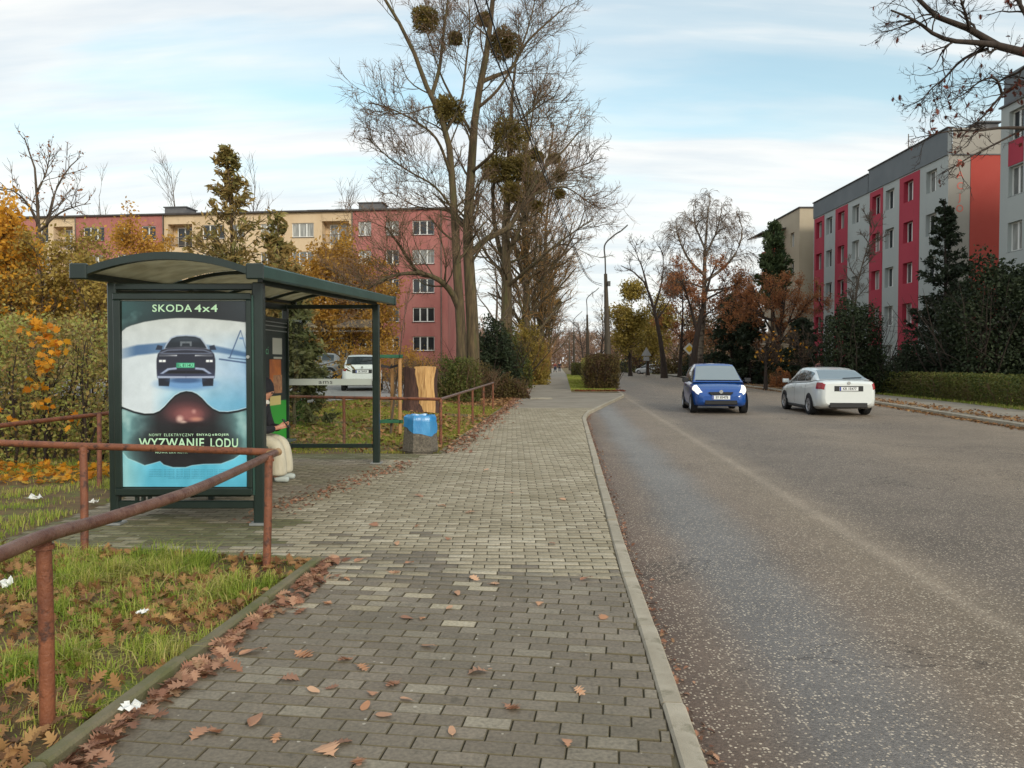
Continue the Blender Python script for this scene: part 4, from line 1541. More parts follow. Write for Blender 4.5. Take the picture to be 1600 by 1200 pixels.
for lv in range(9):
    row = []
    for k in range(nb):
        t = 2 * math.pi * k / nb
        if lv < 2:
            z = (0.40, 0.56)[lv]
            r = hexr(t, 0.205 + 0.012 * lv)
        else:
            f_ = (lv - 2) / 6
            z = 0.632 - drop[k] * f_ + (0.005 * math.sin(7 * t) if lv == 2 else 0)
            r = hexr(t, 0.272 + 0.05 * (0.632 - z)) + 0.006 * math.sin(11 * t + lv * 1.3) + rndb.uniform(-0.003, 0.003)
            if lv == 2:
                r -= 0.03
        row.append((r * math.cos(t), r * math.sin(t), z))
    rows.append(row)
MB().grid(rows, close=True).build('bin_bag', bag_blue, bn, smooth=True)

# ------------------------------------------------------------------ tree stakes, sapling, stump
pale_wood = mat('pale_stake_wood', srgb(184, 142, 92), 0.8, c2=srgb(152, 110, 66), scale=3, stretch=(6, 6, 0.6), bump=0.2, bscale=30)
green_slat = mat('green_painted_slat', srgb(24, 92, 62), 0.6, c2=srgb(18, 70, 48), scale=5)
black_tie = mat('black_rubber_tie', srgb(30, 24, 24), 0.6)
bark_brown = mat('brown_bark', srgb(92, 74, 58), 0.95, c2=srgb(66, 52, 42), scale=7, stretch=(3, 3, 0.5), bump=0.8, bscale=16)
SPX, SPY = -2.62, 16.4
zb_ = float(zg(SPX, SPY))
st = thing('tree_stake_frame', 'three pale wooden tree stakes joined by green slats at top and bottom', 'tree stakes', (SPX, SPY, zb_))
S3 = [(-0.20, -0.14), (0.24, -0.10), (0.02, 0.26)]
for (x, y) in S3:
    MB().tube([(x, y, -0.2), (x, y, 1.62)], 0.04, 10).build('stake', pale_wood, st, smooth=True)
for z in (1.62, 0.24):
    for i in range(3):
        a, b = Vector((*S3[i], z)), Vector((*S3[(i + 1) % 3], z))
        d = (b - a).normalized()
        MB().bar(a - d * 0.07 + Vector((0, -0.045, 0.02)), b + d * 0.07 + Vector((0, -0.045, 0.02)), 0.022, 0.07).build('slat', green_slat, st, bevel=0.004)
tie = MB()
for (x, y) in S3:
    tie.bar((x, y, 1.46), (0.02, 0.0, 1.40), 0.012, 0.05)
tie.build('tie_band', black_tie, st)

wood_cut = mat('fresh_cut_wood', srgb(214, 174, 118), 0.9, c2=srgb(178, 132, 80), scale=5, stretch=(6, 6, 0.5), bump=0.6, bscale=16, dirt=(srgb(150, 108, 66), 3, 0.52, 0.66))
stump_bark = mat('furrowed_stump_bark', srgb(94, 66, 56), 0.95, c2=srgb(58, 42, 38), scale=5, stretch=(4, 4, 0.5), bump=1.0, bscale=14)
SX, SY = -2.72, 22.6
sz = float(zg(SX, SY))
stump = thing('tree_stump', 'tall tree stump sliced down one side showing pale wood', 'tree stump', (SX, SY, sz))
rows = []
rs = random.Random(9)
NS = 28
for z, k in ((-0.2, 1.25), (0.05, 1.12), (0.3, 1.0), (0.7, 0.95), (1.05, 0.98), (1.22, 1.0)):
    row = []
    for i in range(NS):
        t = 2 * math.pi * i / NS
        r = 0.50 * k * (1 + 0.05 * math.sin(3 * t + 1) + 0.05 * math.sin(9 * t) + rs.uniform(-0.02, 0.02))
        x, y = r * math.cos(t), r * math.sin(t)
        zz = z + (0.08 * math.sin(2 * t) + rs.uniform(-0.03, 0.03) if z > 1.1 else 0)
        row.append((x, y, zz))
    rows.append(row)
MB().grid(rows, close=True).add([(p[0] * 0.98, p[1] * 0.98, p[2] - 0.03) for p in rows[-1]], [tuple(range(NS))]).build('trunk', stump_bark, stump, smooth=True)
cut = MB()
cr = []
for z in np.linspace(-0.02, 1.30, 9):
    w0 = -0.02 + 0.07 * math.sin(3 * z + 0.4) + rs.uniform(-0.02, 0.02)
    w1 = 0.47 + 0.07 * abs(z - 0.6) + 0.03 * math.sin(5 * z) + rs.uniform(-0.015, 0.015)
    cr.append([(w0, -0.50, z), ((w0 + w1) / 2, -0.56, z + 0.02), (w1, -0.46, z - 0.02), (w1 - 0.05, -0.2, z), (w0, -0.3, z)])
cut.grid(cr, close=True).add(cr[-1], [(0, 1, 2, 3, 4)])
cut.build('cut_face', wood_cut, stump)

# ------------------------------------------------------------------ street lamps and wires
pole_conc = mat('grey_concrete_pole', srgb(80, 72, 60), 0.9, c2=srgb(62, 56, 48), scale=3, stretch=(3, 3, 0.4), bump=0.2, bscale=40)
pole_steel = mat('dark_grey_steel', srgb(74, 74, 74), 0.5, 0.3)


def lamp(label, base, top, arm, r0=0.22, r1=0.10):
    base, top, arm = Vector(base), Vector(top), Vector(arm)
    t = thing('street_lamp', label, 'street lamp', base, group='street lamps along the verge', in_world=True)
    mid_ = base.lerp(top, 0.80)
    MB().tube([base - Vector((0, 0, 0.3)), base.lerp(top, 0.4), mid_], [r0, r0 * 0.8, r1], 12).build('pole', pole_conc, t, smooth=True)
    MB().tube(smooth_line([mid_ - Vector((0, 0, 0.15)), mid_.lerp(top, 0.5), top, top.lerp(arm, 0.55) + Vector((0, 0, 0.10)), arm]), 0.045, 8).build('arm', pole_steel, t, smooth=True)
    d = (arm - top).normalized()
    h = MB()
    h.bar(arm - d * 0.1, arm + d * 0.55, 0.22, 0.07).bar(arm + d * 0.05 - Vector((0, 0, 0.045)), arm + d * 0.5 - Vector((0, 0, 0.045)), 0.16, 0.03, 1)
    h.build('lamp_head', [pole_steel, frosted], t, bevel=0.015)
    return t


LB = at(951, 600, 47.0)
LB.z = 0
lamp('tall concrete street lamp standing just behind the box hedge', LB, at(945, 383, 47.0), at(970, 361, 47.0))
MB().box((LB.x - 0.02, 46.8, 6.35), (0.16, 0.12, 0.3)).build('cable_clamp', pole_steel, bpy.data.objects['street_lamp'])
b_ = at(919, 580, 82)
b_.z = 0
lamp('second street lamp along the verge with its lower arm over the road', b_, at(917, 467, 82), at(930, 455, 82))
b_ = at(897, 580, 121)
b_.z = 0
lamp('third street lamp along the verge far down the road', b_, at(896.5, 500, 121), at(906, 490, 121))
b_ = at(890, 580, 165)
b_.z = 0
lamp('farthest street lamp small against the brown wood', b_, at(889.5, 520, 165), at(896, 513, 165))
wire_mat = mat('black_cable', srgb(30, 30, 32), 0.6)
cl = at(941, 444, 47)
for k, (q0, q1, lab) in enumerate(((at(748, -40, 12.5), Vector((-1.4, 5.0, 9.0)), 'upper black overhead cable running down to the tall street lamp'),
                                   (at(728, -40, 12.5), Vector((-1.6, 5.0, 9.0)), 'lower black overhead cable running down to the tall street lamp'))):
    mid_p = [at(905, 404, 38.0), at(905, 409, 38.0)][k]
    m2p = at(838 - 3 * k, 232 + 3 * k, 22.0)
    pts = smooth_line([q1, q0, m2p, mid_p, at(922, 436 + 2 * k, 43), cl - Vector((0, 0, 0.12 * k))], 8)
    tag(MB().tube(pts, 0.015, 6).build('overhead_cable', wire_mat), lab, 'cable', 'overhead cables')

# ------------------------------------------------------------------ road signs, small shelter, bollard
sign_white = mat('white_sign_enamel', srgb(224, 224, 218), 0.4)
sign_yellow = mat('yellow_sign_enamel', srgb(236, 190, 50), 0.4)
sign_back = mat('grey_sign_back', srgb(150, 152, 154), 0.5, 0.3)
sp_ = at(1077, 545, 78)
sg = thing('road_sign', 'yellow diamond priority road sign on a thin post by the birch', 'road sign', (sp_.x, sp_.y, 0))
MB().tube([(0, 0.05, -0.2), (0, 0.05, sp_.z + 0.4)], 0.03, 8).build('post', pole_steel, sg)
k = sp_.z
for r, d, m_, nm in ((0.62, 0.0, sign_white, 'sign_plate'), (0.38, -0.012, sign_yellow, 'sign_field')):
    MB().prism([(0, k - r), (r, k), (0, k + r), (-r, k)], lambda x, z, d=d: (x, d - 0.01, z), lambda x, z, d=d: (x, d + 0.01, z)).build(nm, m_, sg)
sp_ = at(1010, 552, 92)
sg = thing('road_sign', 'grey back of a triangular sign on a post before the yellow tree', 'road sign', (sp_.x, sp_.y, 0))
k = sp_.z
MB().tube([(0, 0.05, -0.2), (0, 0.05, k + 0.2)], 0.035, 8).build('post', pole_steel, sg)
MB().prism([(-0.62, k - 0.3), (0.62, k - 0.3), (0, k + 0.75)], lambda x, z: (x, 0.0, z), lambda x, z: (x, 0.02, z)).build('sign_plate', sign_back, sg)
MB().box((0, 0.0, k - 0.65), (0.7, 0.02, 0.5)).build('supplementary_plate', sign_back, sg)

kp = ground(845, 584)
ks = thing('small_shelter', 'small distant white bus shelter beside the footpath', 'bus shelter', (kp.x - 0.3, kp.y, 0), R(4))
MB().span((-1.7, 0, 0.45), (0.5, 0.08, 2.6)).build('side_panel', sign_white, ks)
MB().span((-1.9, -0.2, 2.62), (0.75, 3.0, 2.86)).build('roof', roof_felt, ks)
MB().span((-1.9, 0.02, 0.9), (-0.2, 0.4, 1.2)).build('bench', black_tie, ks)
for x in (-1.75, 0.55):
    MB().span((x - 0.08, -0.02, -0.1), (x + 0.08, 0.14, 2.62)).build('post', sign_white, ks)
red_paint = mat('faded_red_paint', srgb(190, 84, 74), 0.6)
bo = ground(782, 603)
bl = thing('bollard', 'thin faded red marker post with a pale cap beside the footpath', 'bollard', bo)
MB().tube([(0, 0, -0.1), (0, 0, 0.72)], 0.045, 10).build('shaft', red_paint, bl, smooth=True)
MB().lathe([(0.05, 0.72), (0.05, 0.78), (0.02, 0.80)], n=10).build('cap', sign_white, bl)

# ------------------------------------------------------------------ vehicles
tyre_mat = mat('black_tyre', srgb(26, 26, 28), 0.8)
rim_mat = mat('silver_rim', srgb(176, 178, 182), 0.3, 0.7)
car_glass = mat('dark_vehicle_glass', srgb(38, 46, 50), 0.04, spec=0.8)
pale_glass = mat('sky_painted_vehicle_glass', srgb(128, 140, 146), 0.05, spec=0.9)  # sky reflection painted in as a paler base colour
plastic = mat('black_trim', srgb(24, 24, 26), 0.55)
lamp_red = mat('red_lamp_lens', srgb(150, 18, 28), 0.15, coat=0.5)
lamp_white = mat('clear_lamp_lens', srgb(206, 210, 212), 0.12, coat=0.6)
plate_white = mat('white_number_plate', srgb(222, 224, 224), 0.4)
plate_blue = mat('blue_plate_band', srgb(30, 60, 150), 0.4)
chrome = mat('bright_trim', srgb(196, 198, 200), 0.2, 0.8)


def lit_lens():
    m = bpy.data.materials.new('lit_headlamp')
    m.use_nodes = True
    b = m.node_tree.nodes['Principled BSDF']
    b.inputs['Base Color'].default_value = (0.8, 0.8, 0.76, 1)
    b.inputs['Roughness'].default_value = 0.15
    b.inputs['Emission Color'].default_value = (1.0, 0.92, 0.74, 1)
    b.inputs['Emission Strength'].default_value = 0.75
    return m


head_lit = lit_lens()


def wheel(parent, x, y, r, side):
    w = MB()
    prof = [(r * 0.62, -0.095), (r * 0.94, -0.10), (r, -0.06), (r, 0.06), (r * 0.94, 0.10), (r * 0.62, 0.095)]
    n = 24
    rows = [[(rr * math.cos(2 * math.pi * k / n), yy, rr * math.sin(2 * math.pi * k / n)) for k in range(n)] for rr, yy in prof]
    w.grid(rows, close=True)
    o = w.build('wheel', tyre_mat, parent, smooth=True)
    o.location = (x, y, r)
    h = MB()
    s = side
    h.add([(r * 0.60 * math.cos(2 * math.pi * k / n), 0.05 * s, r * 0.60 * math.sin(2 * math.pi * k / n)) for k in range(n)], [tuple(range(n))], 1)
    for q in range(5):
        a = 2 * math.pi * q / 5
        d = Vector((math.cos(a), 0, math.sin(a)))
        p = Vector((-math.sin(a), 0, math.cos(a)))
        i0, i1 = d * 0.04, d * r * 0.60
        yy = Vector((0, 0.085 * s, 0))
        y2 = Vector((0, 0.052 * s, 0))
        pts = [i0 - p * 0.045, i0 + p * 0.045, i1 + p * 0.07, i1 - p * 0.07]
        h.add([v + yy for v in pts] + [v + y2 for v in pts], [(0, 1, 2, 3), (0, 1, 5, 4), (1, 2, 6, 5), (2, 3, 7, 6), (3, 0, 4, 7)], 0)
    rows = [[(rr * math.cos(2 * math.pi * k / n), yy * s, rr * math.sin(2 * math.pi * k / n)) for k in range(n)] for rr, yy in ((r * 0.66, 0.096), (r * 0.60, 0.098), (r * 0.57, 0.06))]
    h.grid(rows, close=True)
    h.build('rim', [rim_mat, plastic], o)
    return o


def car(name, label, loc, heading, P, paint, plate=None, cat='car', group=None, lights_on=False, rear_glass=None, front_glass=None):
    """heading: direction of travel; P: measures of the body in metres"""
    t = thing(name, label, cat, loc, heading, group)
    Lh, Wh = P['L'] / 2, P['W'] / 2
    gx = lambda k: curve([(a, b) for a, b in P[k]])
    zl = curve([(-Lh, 0.36), (-Lh + 0.12, 0.27), (-Lh + 0.5, 0.20), (Lh - 0.5, 0.20), (Lh - 0.12, 0.24), (Lh, 0.34)])
    zt, zr = gx('top'), gx('roof')
    wl_ = curve([(-Lh, 0.76), (-Lh + 0.05, 0.86), (-Lh + 0.2, 0.945), (-Lh + 0.7, 0.99), (0, 1.0), (Lh - 0.9, 0.99), (Lh - 0.4, 0.94), (Lh - 0.15, 0.85), (Lh - 0.04, 0.74), (Lh, 0.62)])
    sec = [(0.0, 0.0), (0.86, 0.0), (0.97, 0.09), (1.0, 0.30), (0.995, 0.55), (0.985, 0.76), (0.95, 0.92), (0.88, 0.985), (0.55, 1.01), (0.0, 1.02)]

    def B(x, s):
        i = min(int(s), len(sec) - 2)
        f_ = s - i
        yy = sec[i][0] * (1 - f_) + sec[i + 1][0] * f_
        zz = sec[i][1] * (1 - f_) + sec[i + 1][1] * f_
        a, b = float(zl(x)), float(zt(x))
        return Vector((x, yy * Wh * float(wl_(x)), a + (b - a) * zz))

    mb = MB()
    xs = sorted(set(list(np.linspace(-Lh, Lh, 26)) + [-Lh + 0.02, -Lh + 0.05, -Lh + 0.1, -Lh + 0.2, Lh - 0.2, Lh - 0.1, Lh - 0.05, Lh - 0.02]))
    rows = []
    for x in xs:
        half = [B(x, s) for s in range(len(sec))]
        rows.append(half + [Vector((p.x, -p.y, p.z)) for p in half[-2:0:-1]])
    mb.grid(rows, close=True)
    n = len(rows[0])
    mb.add(rows[0], [tuple(range(n - 1, -1, -1))]).add(rows[-1], [tuple(range(n))])
    # cabin
    x0, x1 = P['roof'][0][0], P['roof'][-1][0]
    wr_ = gx('roofw')

    def Gs(x, s, out=0.0):
        b = Vector((x, 0.90 * Wh * float(wl_(x)), float(zt(x)) - 0.01))
        zz = max(float(zr(x)), b.z + 0.004)
        e = Vector((x, float(wr_(x)) * Wh, b.z + (zz - b.z) * 0.93))
        if s <= 1:
            p = b.lerp(e, s)
            p.y += 0.03 * math.sin(math.pi * s) + out
            return p
        u = s - 1
        return Vector((x, e.y * math.cos(u * math.pi / 2) ** 0.75 if u < 1 else 0.0, e.z + (zz - e.z) * math.sin(u * math.pi / 2) + out))

    gxs = sorted(set(list(np.linspace(x0, x1, 26)) + [p[0] for p in P['roof']]))
    rows = []
    svals = [0, 0.33, 0.66, 1.0, 1.2, 1.45, 1.7, 2.0]
    for x in gxs:
        half = [Gs(x, s) for s in svals]
        rows.append(half + [Vector((p.x, -p.y, p.z)) for p in half[-2::-1]])
    mb.grid(rows)
    mb.build('body', paint, t, smooth=True)

    def patch(nm, m_, xa, xb, sa, sb, mirror=False, nx=10, ns=6, fn=Gs, o_=0.008, both=True, par=None):
        q = MB()
        for sg in ((1, -1) if both else ((-1,) if mirror else (1,))):
            rws = []
            for x in np.linspace(xa, xb, nx):
                rr = []
                for s in np.linspace(sa, sb, ns):
                    p = fn(x, s, o_) if fn is Gs else fn(x, s)
                    if fn is not Gs:
                        c_ = Vector((p.x * 0.985, 0, 0.6))
                        p = p + (p - c_).normalized() * o_
                    rr.append(Vector((p.x, p.y * sg, p.z)))
                rws.append(rr)
            q.grid(rws)
        return q.build(nm, m_, par or t, smooth=True)

    W_ = P['glass']
    patch('windscreen', front_glass or pale_glass, W_['front'][0], W_['front'][1], 1.12, 2.0)
    patch('rear_window', rear_glass or car_glass, W_['rear'][0], W_['rear'][1], 1.14, 2.0)
    for (a, b) in W_['side']:
        for mir in (False, True):
            patch('side_window', car_glass, a, b, 0.10, 0.86, mir, both=False, o_=0.012)
    # lamps
    for mir in (False, True):
        patch('headlight', head_lit if lights_on else lamp_white, Lh - 0.52, Lh - 0.07, 5.3, 7.25, mir, fn=B, o_=0.012, both=False)
        patch('tail_light', lamp_red, -Lh + 0.012, -Lh + P.get('tl', 0.30), P.get('tls', (4.6, 6.3))[0], P.get('tls', (4.6, 6.3))[1], mir, fn=B, o_=0.012, both=False)
    # lower bumpers, grille, plates
    zb = 0.26
    MB().span((Lh - 0.10, -Wh * 0.56, zb + 0.02), (Lh + 0.012, Wh * 0.56, zb + 0.16)).build('lower_grille', plastic, t, bevel=0.02)
    MB().prism([(-Wh * 0.42, 0.66), (-Wh * 0.34, 0.575), (Wh * 0.34, 0.575), (Wh * 0.42, 0.66)], lambda a, b: (Lh - 0.06, a, b), lambda a, b: (Lh + 0.012, a, b)).build('grille', plastic, t)
    MB().lathe([(0.055, 0), (0.055, 0.012)], n=14).build('badge', chrome, t).matrix_local = Matrix.Translation((Lh + 0.012, 0, 0.67)) @ Matrix.Rotation(R(90), 4, 'Y')
    rz_ = P.get('plate_z', 0.78)
    MB().span((-Lh - 0.012, -Wh * 0.62, 0.26), (-Lh + 0.12, Wh * 0.62, 0.42)).build('lower_bumper', plastic, t, bevel=0.02)
    MB().lathe([(0.05, 0), (0.05, 0.012)], n=14).build('badge', chrome, t).matrix_local = Matrix.Translation((-Lh - 0.016, 0, rz_ + 0.17)) @ Matrix.Rotation(R(90), 4, 'Y')
    MB().span((-Lh - 0.006, -0.40, rz_ - 0.075), (-Lh + 0.05, 0.40, rz_ + 0.085)).build('plate_recess', plastic if P.get('dark_recess', True) else paint, t)
    for (x, sx_, zz) in ((Lh + 0.016, 1, P.get('plate_front', 0.50)), (-Lh - 0.010, -1, rz_)):
        pl = MB()
        pl.span((x - 0.004, -0.26, zz - 0.057), (x + 0.004, 0.26, zz + 0.057))
        xo = x + 0.0042 * sx_
        pl.add([(xo + 0.001 * sx_, sx_ * -0.255, zz - 0.055), (xo + 0.001 * sx_, sx_ * -0.215, zz - 0.055), (xo + 0.001 * sx_, sx_ * -0.215, zz + 0.055), (xo + 0.001 * sx_, sx_ * -0.255, zz + 0.055)], [(0, 1, 2, 3)], 1)
        po_ = pl.build('number_plate', [plate_white, plate_blue], t)
        if plate:
            letters(MB(), plate, 0.105, lambda u, v: (xo + 0.0015 * sx_, sx_ * (0.02 + u), zz + v), 0.9, bold=0.002).build('plate_lettering', black_ink, po_)
    # wheels, arches, mirrors, handles, sills, seams
    r = P['wheel']
    for x in (P['axles'][0], P['axles'][1]):
        for sg in (1, -1):
            wy = Wh * float(wl_(x)) * 0.995
            a = MB()
            nn = 20
            pts = [(x + (r + 0.055) * math.cos(k), sg * (wy + 0.004), max(r + (r + 0.055) * math.sin(k), 0.17)) for k in np.linspace(-0.45, math.pi + 0.45, nn)]
            a.add(pts, [tuple(range(nn)) if sg < 0 else tuple(range(nn - 1, -1, -1))])
            a.build('wheel_arch', plastic, t)
            wheel(t, x, sg * (wy - 0.075), r, sg)
    for sg in (1, -1):
        mx_ = P['glass']['side'][-1][1] - 0.28
        zz = float(zt(mx_)) + 0.06
        m_ = MB()
        m_.box((mx_ + 0.04, sg * (Wh + 0.09), zz), (0.13, 0.19, 0.13)).bar((mx_ + 0.02, sg * (Wh * 0.92), zz - 0.03), (mx_ + 0.03, sg * (Wh + 0.02), zz - 0.02), 0.05, 0.04)
        m_.build('wing_mirror', P.get('mirror', paint), t, bevel=0.03)
        for hx in P['handles']:
            MB().span((hx - 0.09, sg * (Wh * 0.985), float(zt(hx)) - 0.17), (hx + 0.09, sg * (Wh * 0.985 + 0.03), float(zt(hx)) - 0.135)).build('door_handle', P.get('mirror', paint), t, bevel=0.008)
        for sx2 in P['seams']:
            sm = MB()
            ps = [B(sx2, s) for s in (2.3, 3, 4, 5, 6, 6.6)]
            rws = [[Vector((p.x - 0.008, sg * (p.y + 0.004), p.z)), Vector((p.x + 0.008, sg * (p.y + 0.004), p.z))] for p in ps]
            sm.grid(rws).build('door_seam', plastic, t)
        MB().span((P['axles'][0] + 0.42, sg * (Wh * 0.93), 0.17), (P['axles'][1] - 0.42, sg * (Wh * 0.985), 0.25)).build('sill', plastic, t, bevel=0.015)
    # wiper on the rear window or the scuttle
    xr_ = W_['rear'][0] + 0.08
    p0, p1 = Gs(xr_, 2.0, 0.02), Gs(xr_ + 0.05, 1.45, 0.03)
    MB().tube([p0, Vector((p1.x, -p1.y, p1.z))], 0.012, 5).build('wiper', plastic, t)
    xs_ = W_['front'][1] - 0.02 if W_['front'][1] > W_['front'][0] else W_['front'][0]
    MB().tube([Vector((p.x, -p.y if k == 0 else p.y, p.z)) for k, p in enumerate((Gs(xs_, 1.25, 0.012), Gs(xs_, 1.25, 0.012)))], 0.016, 5).build('scuttle', plastic, t)
    return t


def paint_mat(name, c):
    return mat(name, c, 0.28, coat=0.8, c2=tuple(k * 0.93 for k in c), scale=1.0)


blue_paint = paint_mat('blue_car_paint', srgb(18, 74, 150))
white_paint = paint_mat('white_car_paint', srgb(222, 226, 224))
grey_paint = paint_mat('silver_grey_car_paint', srgb(136, 138, 142))
silver_paint = paint_mat('pale_silver_car_paint', srgb(176, 180, 182))

HATCH = dict(L=3.75, W=1.70, wheel=0.295, axles=(-1.22, 1.24), top=[(-1.875, 0.90), (-1.6, 1.0), (-0.6, 0.98), (0.95, 0.93), (1.35, 0.86), (1.65, 0.76), (1.80, 0.66), (1.875, 0.54)],
             roof=[(-1.78, 0.92), (-1.70, 1.05), (-1.45, 1.41), (-1.2, 1.48), (-0.5, 1.52), (0.15, 1.49), (0.35, 1.42), (1.12, 0.94)], roofw=[(-1.78, 0.80), (-1.3, 0.66), (0.2, 0.68), (1.12, 0.84)],
             glass=dict(front=(1.05, 0.30), rear=(-1.68, -1.42), side=[(-1.25, -0.42), (-0.36, 0.98)]), handles=(-0.25,), seams=(-0.36, 0.92), tl=0.22, tls=(5.4, 7.2))
SALOON = dict(L=4.45, W=1.71, wheel=0.31, axles=(-1.33, 1.28), top=[(-2.225, 0.98), (-2.15, 1.05), (-1.7, 1.08), (-1.0, 1.02), (0.9, 0.94), (1.5, 0.86), (1.95, 0.76), (2.15, 0.66), (2.225, 0.54)],
              roof=[(-1.86, 1.075), (-1.7, 1.12), (-1.1, 1.38), (-0.6, 1.45), (-0.1, 1.475), (0.25, 1.46), (0.45, 1.40), (1.20, 0.93)], roofw=[(-1.86, 0.82), (-1.1, 0.66), (0.3, 0.67), (1.2, 0.84)],
              glass=dict(front=(1.10, 0.42), rear=(-1.80, -1.02), side=[(-1.22, -0.72), (-0.66, 0.10), (0.17, 1.02)]), handles=(-0.55, 0.30), seams=(-0.95, 0.13, 1.02), tl=0.34, tls=(4.7, 6.3),
              plate_z=0.83, mirror=None)
SUVP = dict(L=4.48, W=1.85, wheel=0.35, axles=(-1.30, 1.37), top=[(-2.24, 0.95), (-2.1, 1.10), (-1.0, 1.10), (0.9, 1.05), (1.5, 0.98), (1.95, 0.88), (2.24, 0.62)],
            roof=[(-2.12, 1.02), (-1.98, 1.25), (-1.75, 1.50), (-1.5, 1.60), (-0.5, 1.66), (0.2, 1.62), (0.42, 1.54), (1.25, 1.06)], roofw=[(-2.12, 0.80), (-1.5, 0.66), (0.3, 0.68), (1.25, 0.84)],
            glass=dict(front=(1.15, 0.40), rear=(-2.0, -1.66), side=[(-1.55, -0.85), (-0.78, 0.12), (0.2, 1.08)]), handles=(-0.6, 0.35), seams=(-0.95, 0.15, 1.08), tl=0.30, tls=(5.3, 6.8))
for P in (HATCH, SUVP):
    P['mirror'] = plastic
SALOON['mirror'] = white_paint

fr_ = ground(1124, 646, ROAD_Z)
hd = Vector((-0.135, -1, 0)).normalized()
c_ = fr_ - hd * 1.6
bc = car('car', 'small blue hatchback driving towards the viewer with lit headlights', (c_.x, c_.y, ROAD_Z), math.atan2(hd.y, hd.x), HATCH, blue_paint, 'SY 83478', lights_on=True)
rr_ = ground(1315, 649, ROAD_Z)
hd = Vector((0.085, 1, 0)).normalized()
c_ = rr_ + hd * 1.8
wc_ = car('car', 'white saloon driving away beside the far kerb', (c_.x, c_.y, ROAD_Z), math.atan2(hd.y, hd.x), SALOON, white_paint, 'KR 1E477', rear_glass=pale_glass)
bc.scale = (1.06, 1.06, 1.06)
wc_.scale = (1.08, 1.05, 1.01)
c_ = at(484, 592, 47)
car('car', 'silver-grey sport utility car parked sideways in the car park', (c_.x, c_.y, float(zg(c_.x, 47)) + 0.01), R(186), SUVP, grey_paint)
c_ = at(566, 612, 33.5)
car('car', 'white hatchback parked with its back to the lawn', (c_.x, c_.y, float(zg(c_.x, 33.5)) + 0.01), R(101), dict(HATCH, plate_z=0.80), white_paint, 'SK 5842P')
c_ = ground(1015, 584, ROAD_Z)
car('car', 'silver hatchback far down the road at the junction', (20.6, 116, ROAD_Z), R(150), HATCH, silver_paint)

# ------------------------------------------------------------------ vegetation: generators
UP = np.array([0, 0, 1.0])


def unit(v):
    return v / np.maximum(np.linalg.norm(v, axis=-1, keepdims=True), 1e-9)


def grow(start, d, length, r0, r1, k, jit, trop, g):
    """N branches of k segments; returns points (N,k+1,3) and radii"""
    n = len(start)
    pts = np.empty((n, k + 1, 3))
    pts[:, 0] = start
    d = unit(np.array(d, float))
    seg = (np.asarray(length) / k)[:, None]
    trop = np.asarray(trop, float)
    for i in range(k):
        d = unit(d + g.normal(0, jit, (n, 3)) + trop)
        pts[:, i + 1] = pts[:, i] + d * seg
    t = np.linspace(0, 1, k + 1)[None, :]
    rad = np.asarray(r0)[:, None] * (1 - t) + np.asarray(r1)[:, None] * t
    return pts, rad


def spawn(pts, rad, m, tr, ang, lf, rf, g, side_up=0.0, by_len=True):
    """m children on each branch"""
    n, k1, _ = pts.shape
    if m <= 0:
        m = 1
    t = g.uniform(tr[0], tr[1], (n, m))
    f = t * (k1 - 1)
    i = np.minimum(f.astype(int), k1 - 2)
    w = (f - i)[..., None]
    idx = np.arange(n)[:, None]
    p = pts[idx, i] * (1 - w) + pts[idx, i + 1] * w
    d = unit(pts[idx, i + 1] - pts[idx, i])
    r = rad[idx, i] * (1 - w[..., 0]) + rad[idx, i + 1] * w[..., 0]
    rv = g.normal(0, 1, (n, m, 3))
    rv[..., 2] += side_up
    perp = unit(rv - d * (rv * d).sum(-1, keepdims=True))
    a = np.radians(g.uniform(ang[0], ang[1], (n, m)))[..., None]
    nd = d * np.cos(a) + perp * np.sin(a)
    plen = np.linalg.norm(np.diff(pts, axis=1), axis=-1).sum(1)[:, None]
    ln = (plen if by_len else 1.0) * g.uniform(lf[0], lf[1], (n, m)) * (1.15 - 0.55 * t)
    return p.reshape(-1, 3), nd.reshape(-1, 3), ln.ravel(), (r * rf).ravel()


def tubes(pts, rad, n):
    """vertices and quads for many tubes of the same length"""
    N, K, _ = pts.shape
    d = np.empty_like(pts)
    d[:, 1:-1] = pts[:, 2:] - pts[:, :-2]
    d[:, 0] = pts[:, 1] - pts[:, 0]
    d[:, -1] = pts[:, -1] - pts[:, -2]
    d = unit(d)
    ref = np.where(np.abs(d[..., 2:3]) < 0.9, UP, np.array([1.0, 0, 0]))
    a = unit(ref - d * (ref * d).sum(-1, keepdims=True))
    b = np.cross(d, a)
    th = 2 * np.pi * np.arange(n) / n
    v = pts[:, :, None] + (a[:, :, None] * np.cos(th)[None, None, :, None] + b[:, :, None] * np.sin(th)[None, None, :, None]) * rad[:, :, None, None]
    base = (np.arange(N)[:, None, None] * K + np.arange(K - 1)[None, :, None]) * n
    k0 = np.arange(n)[None, None, :]
    k1 = (k0 + 1) % n
    f = np.stack([base + k0, base + k1, base + n + k1, base + n + k0], -1).reshape(-1, 4)
    return v.reshape(-1, 3), f


def join_tubes(name, items, m, parent, smooth=True):
    vs, fs, o = [], [], 0
    for pts, rad, n in items:
        if len(pts) == 0:
            continue
        v, f = tubes(pts, rad, n)
        vs.append(v)
        fs.append(f + o)
        o += len(v)
    return link(name, fast_mesh(name, np.concatenate(vs), np.concatenate(fs), m, smooth), parent)


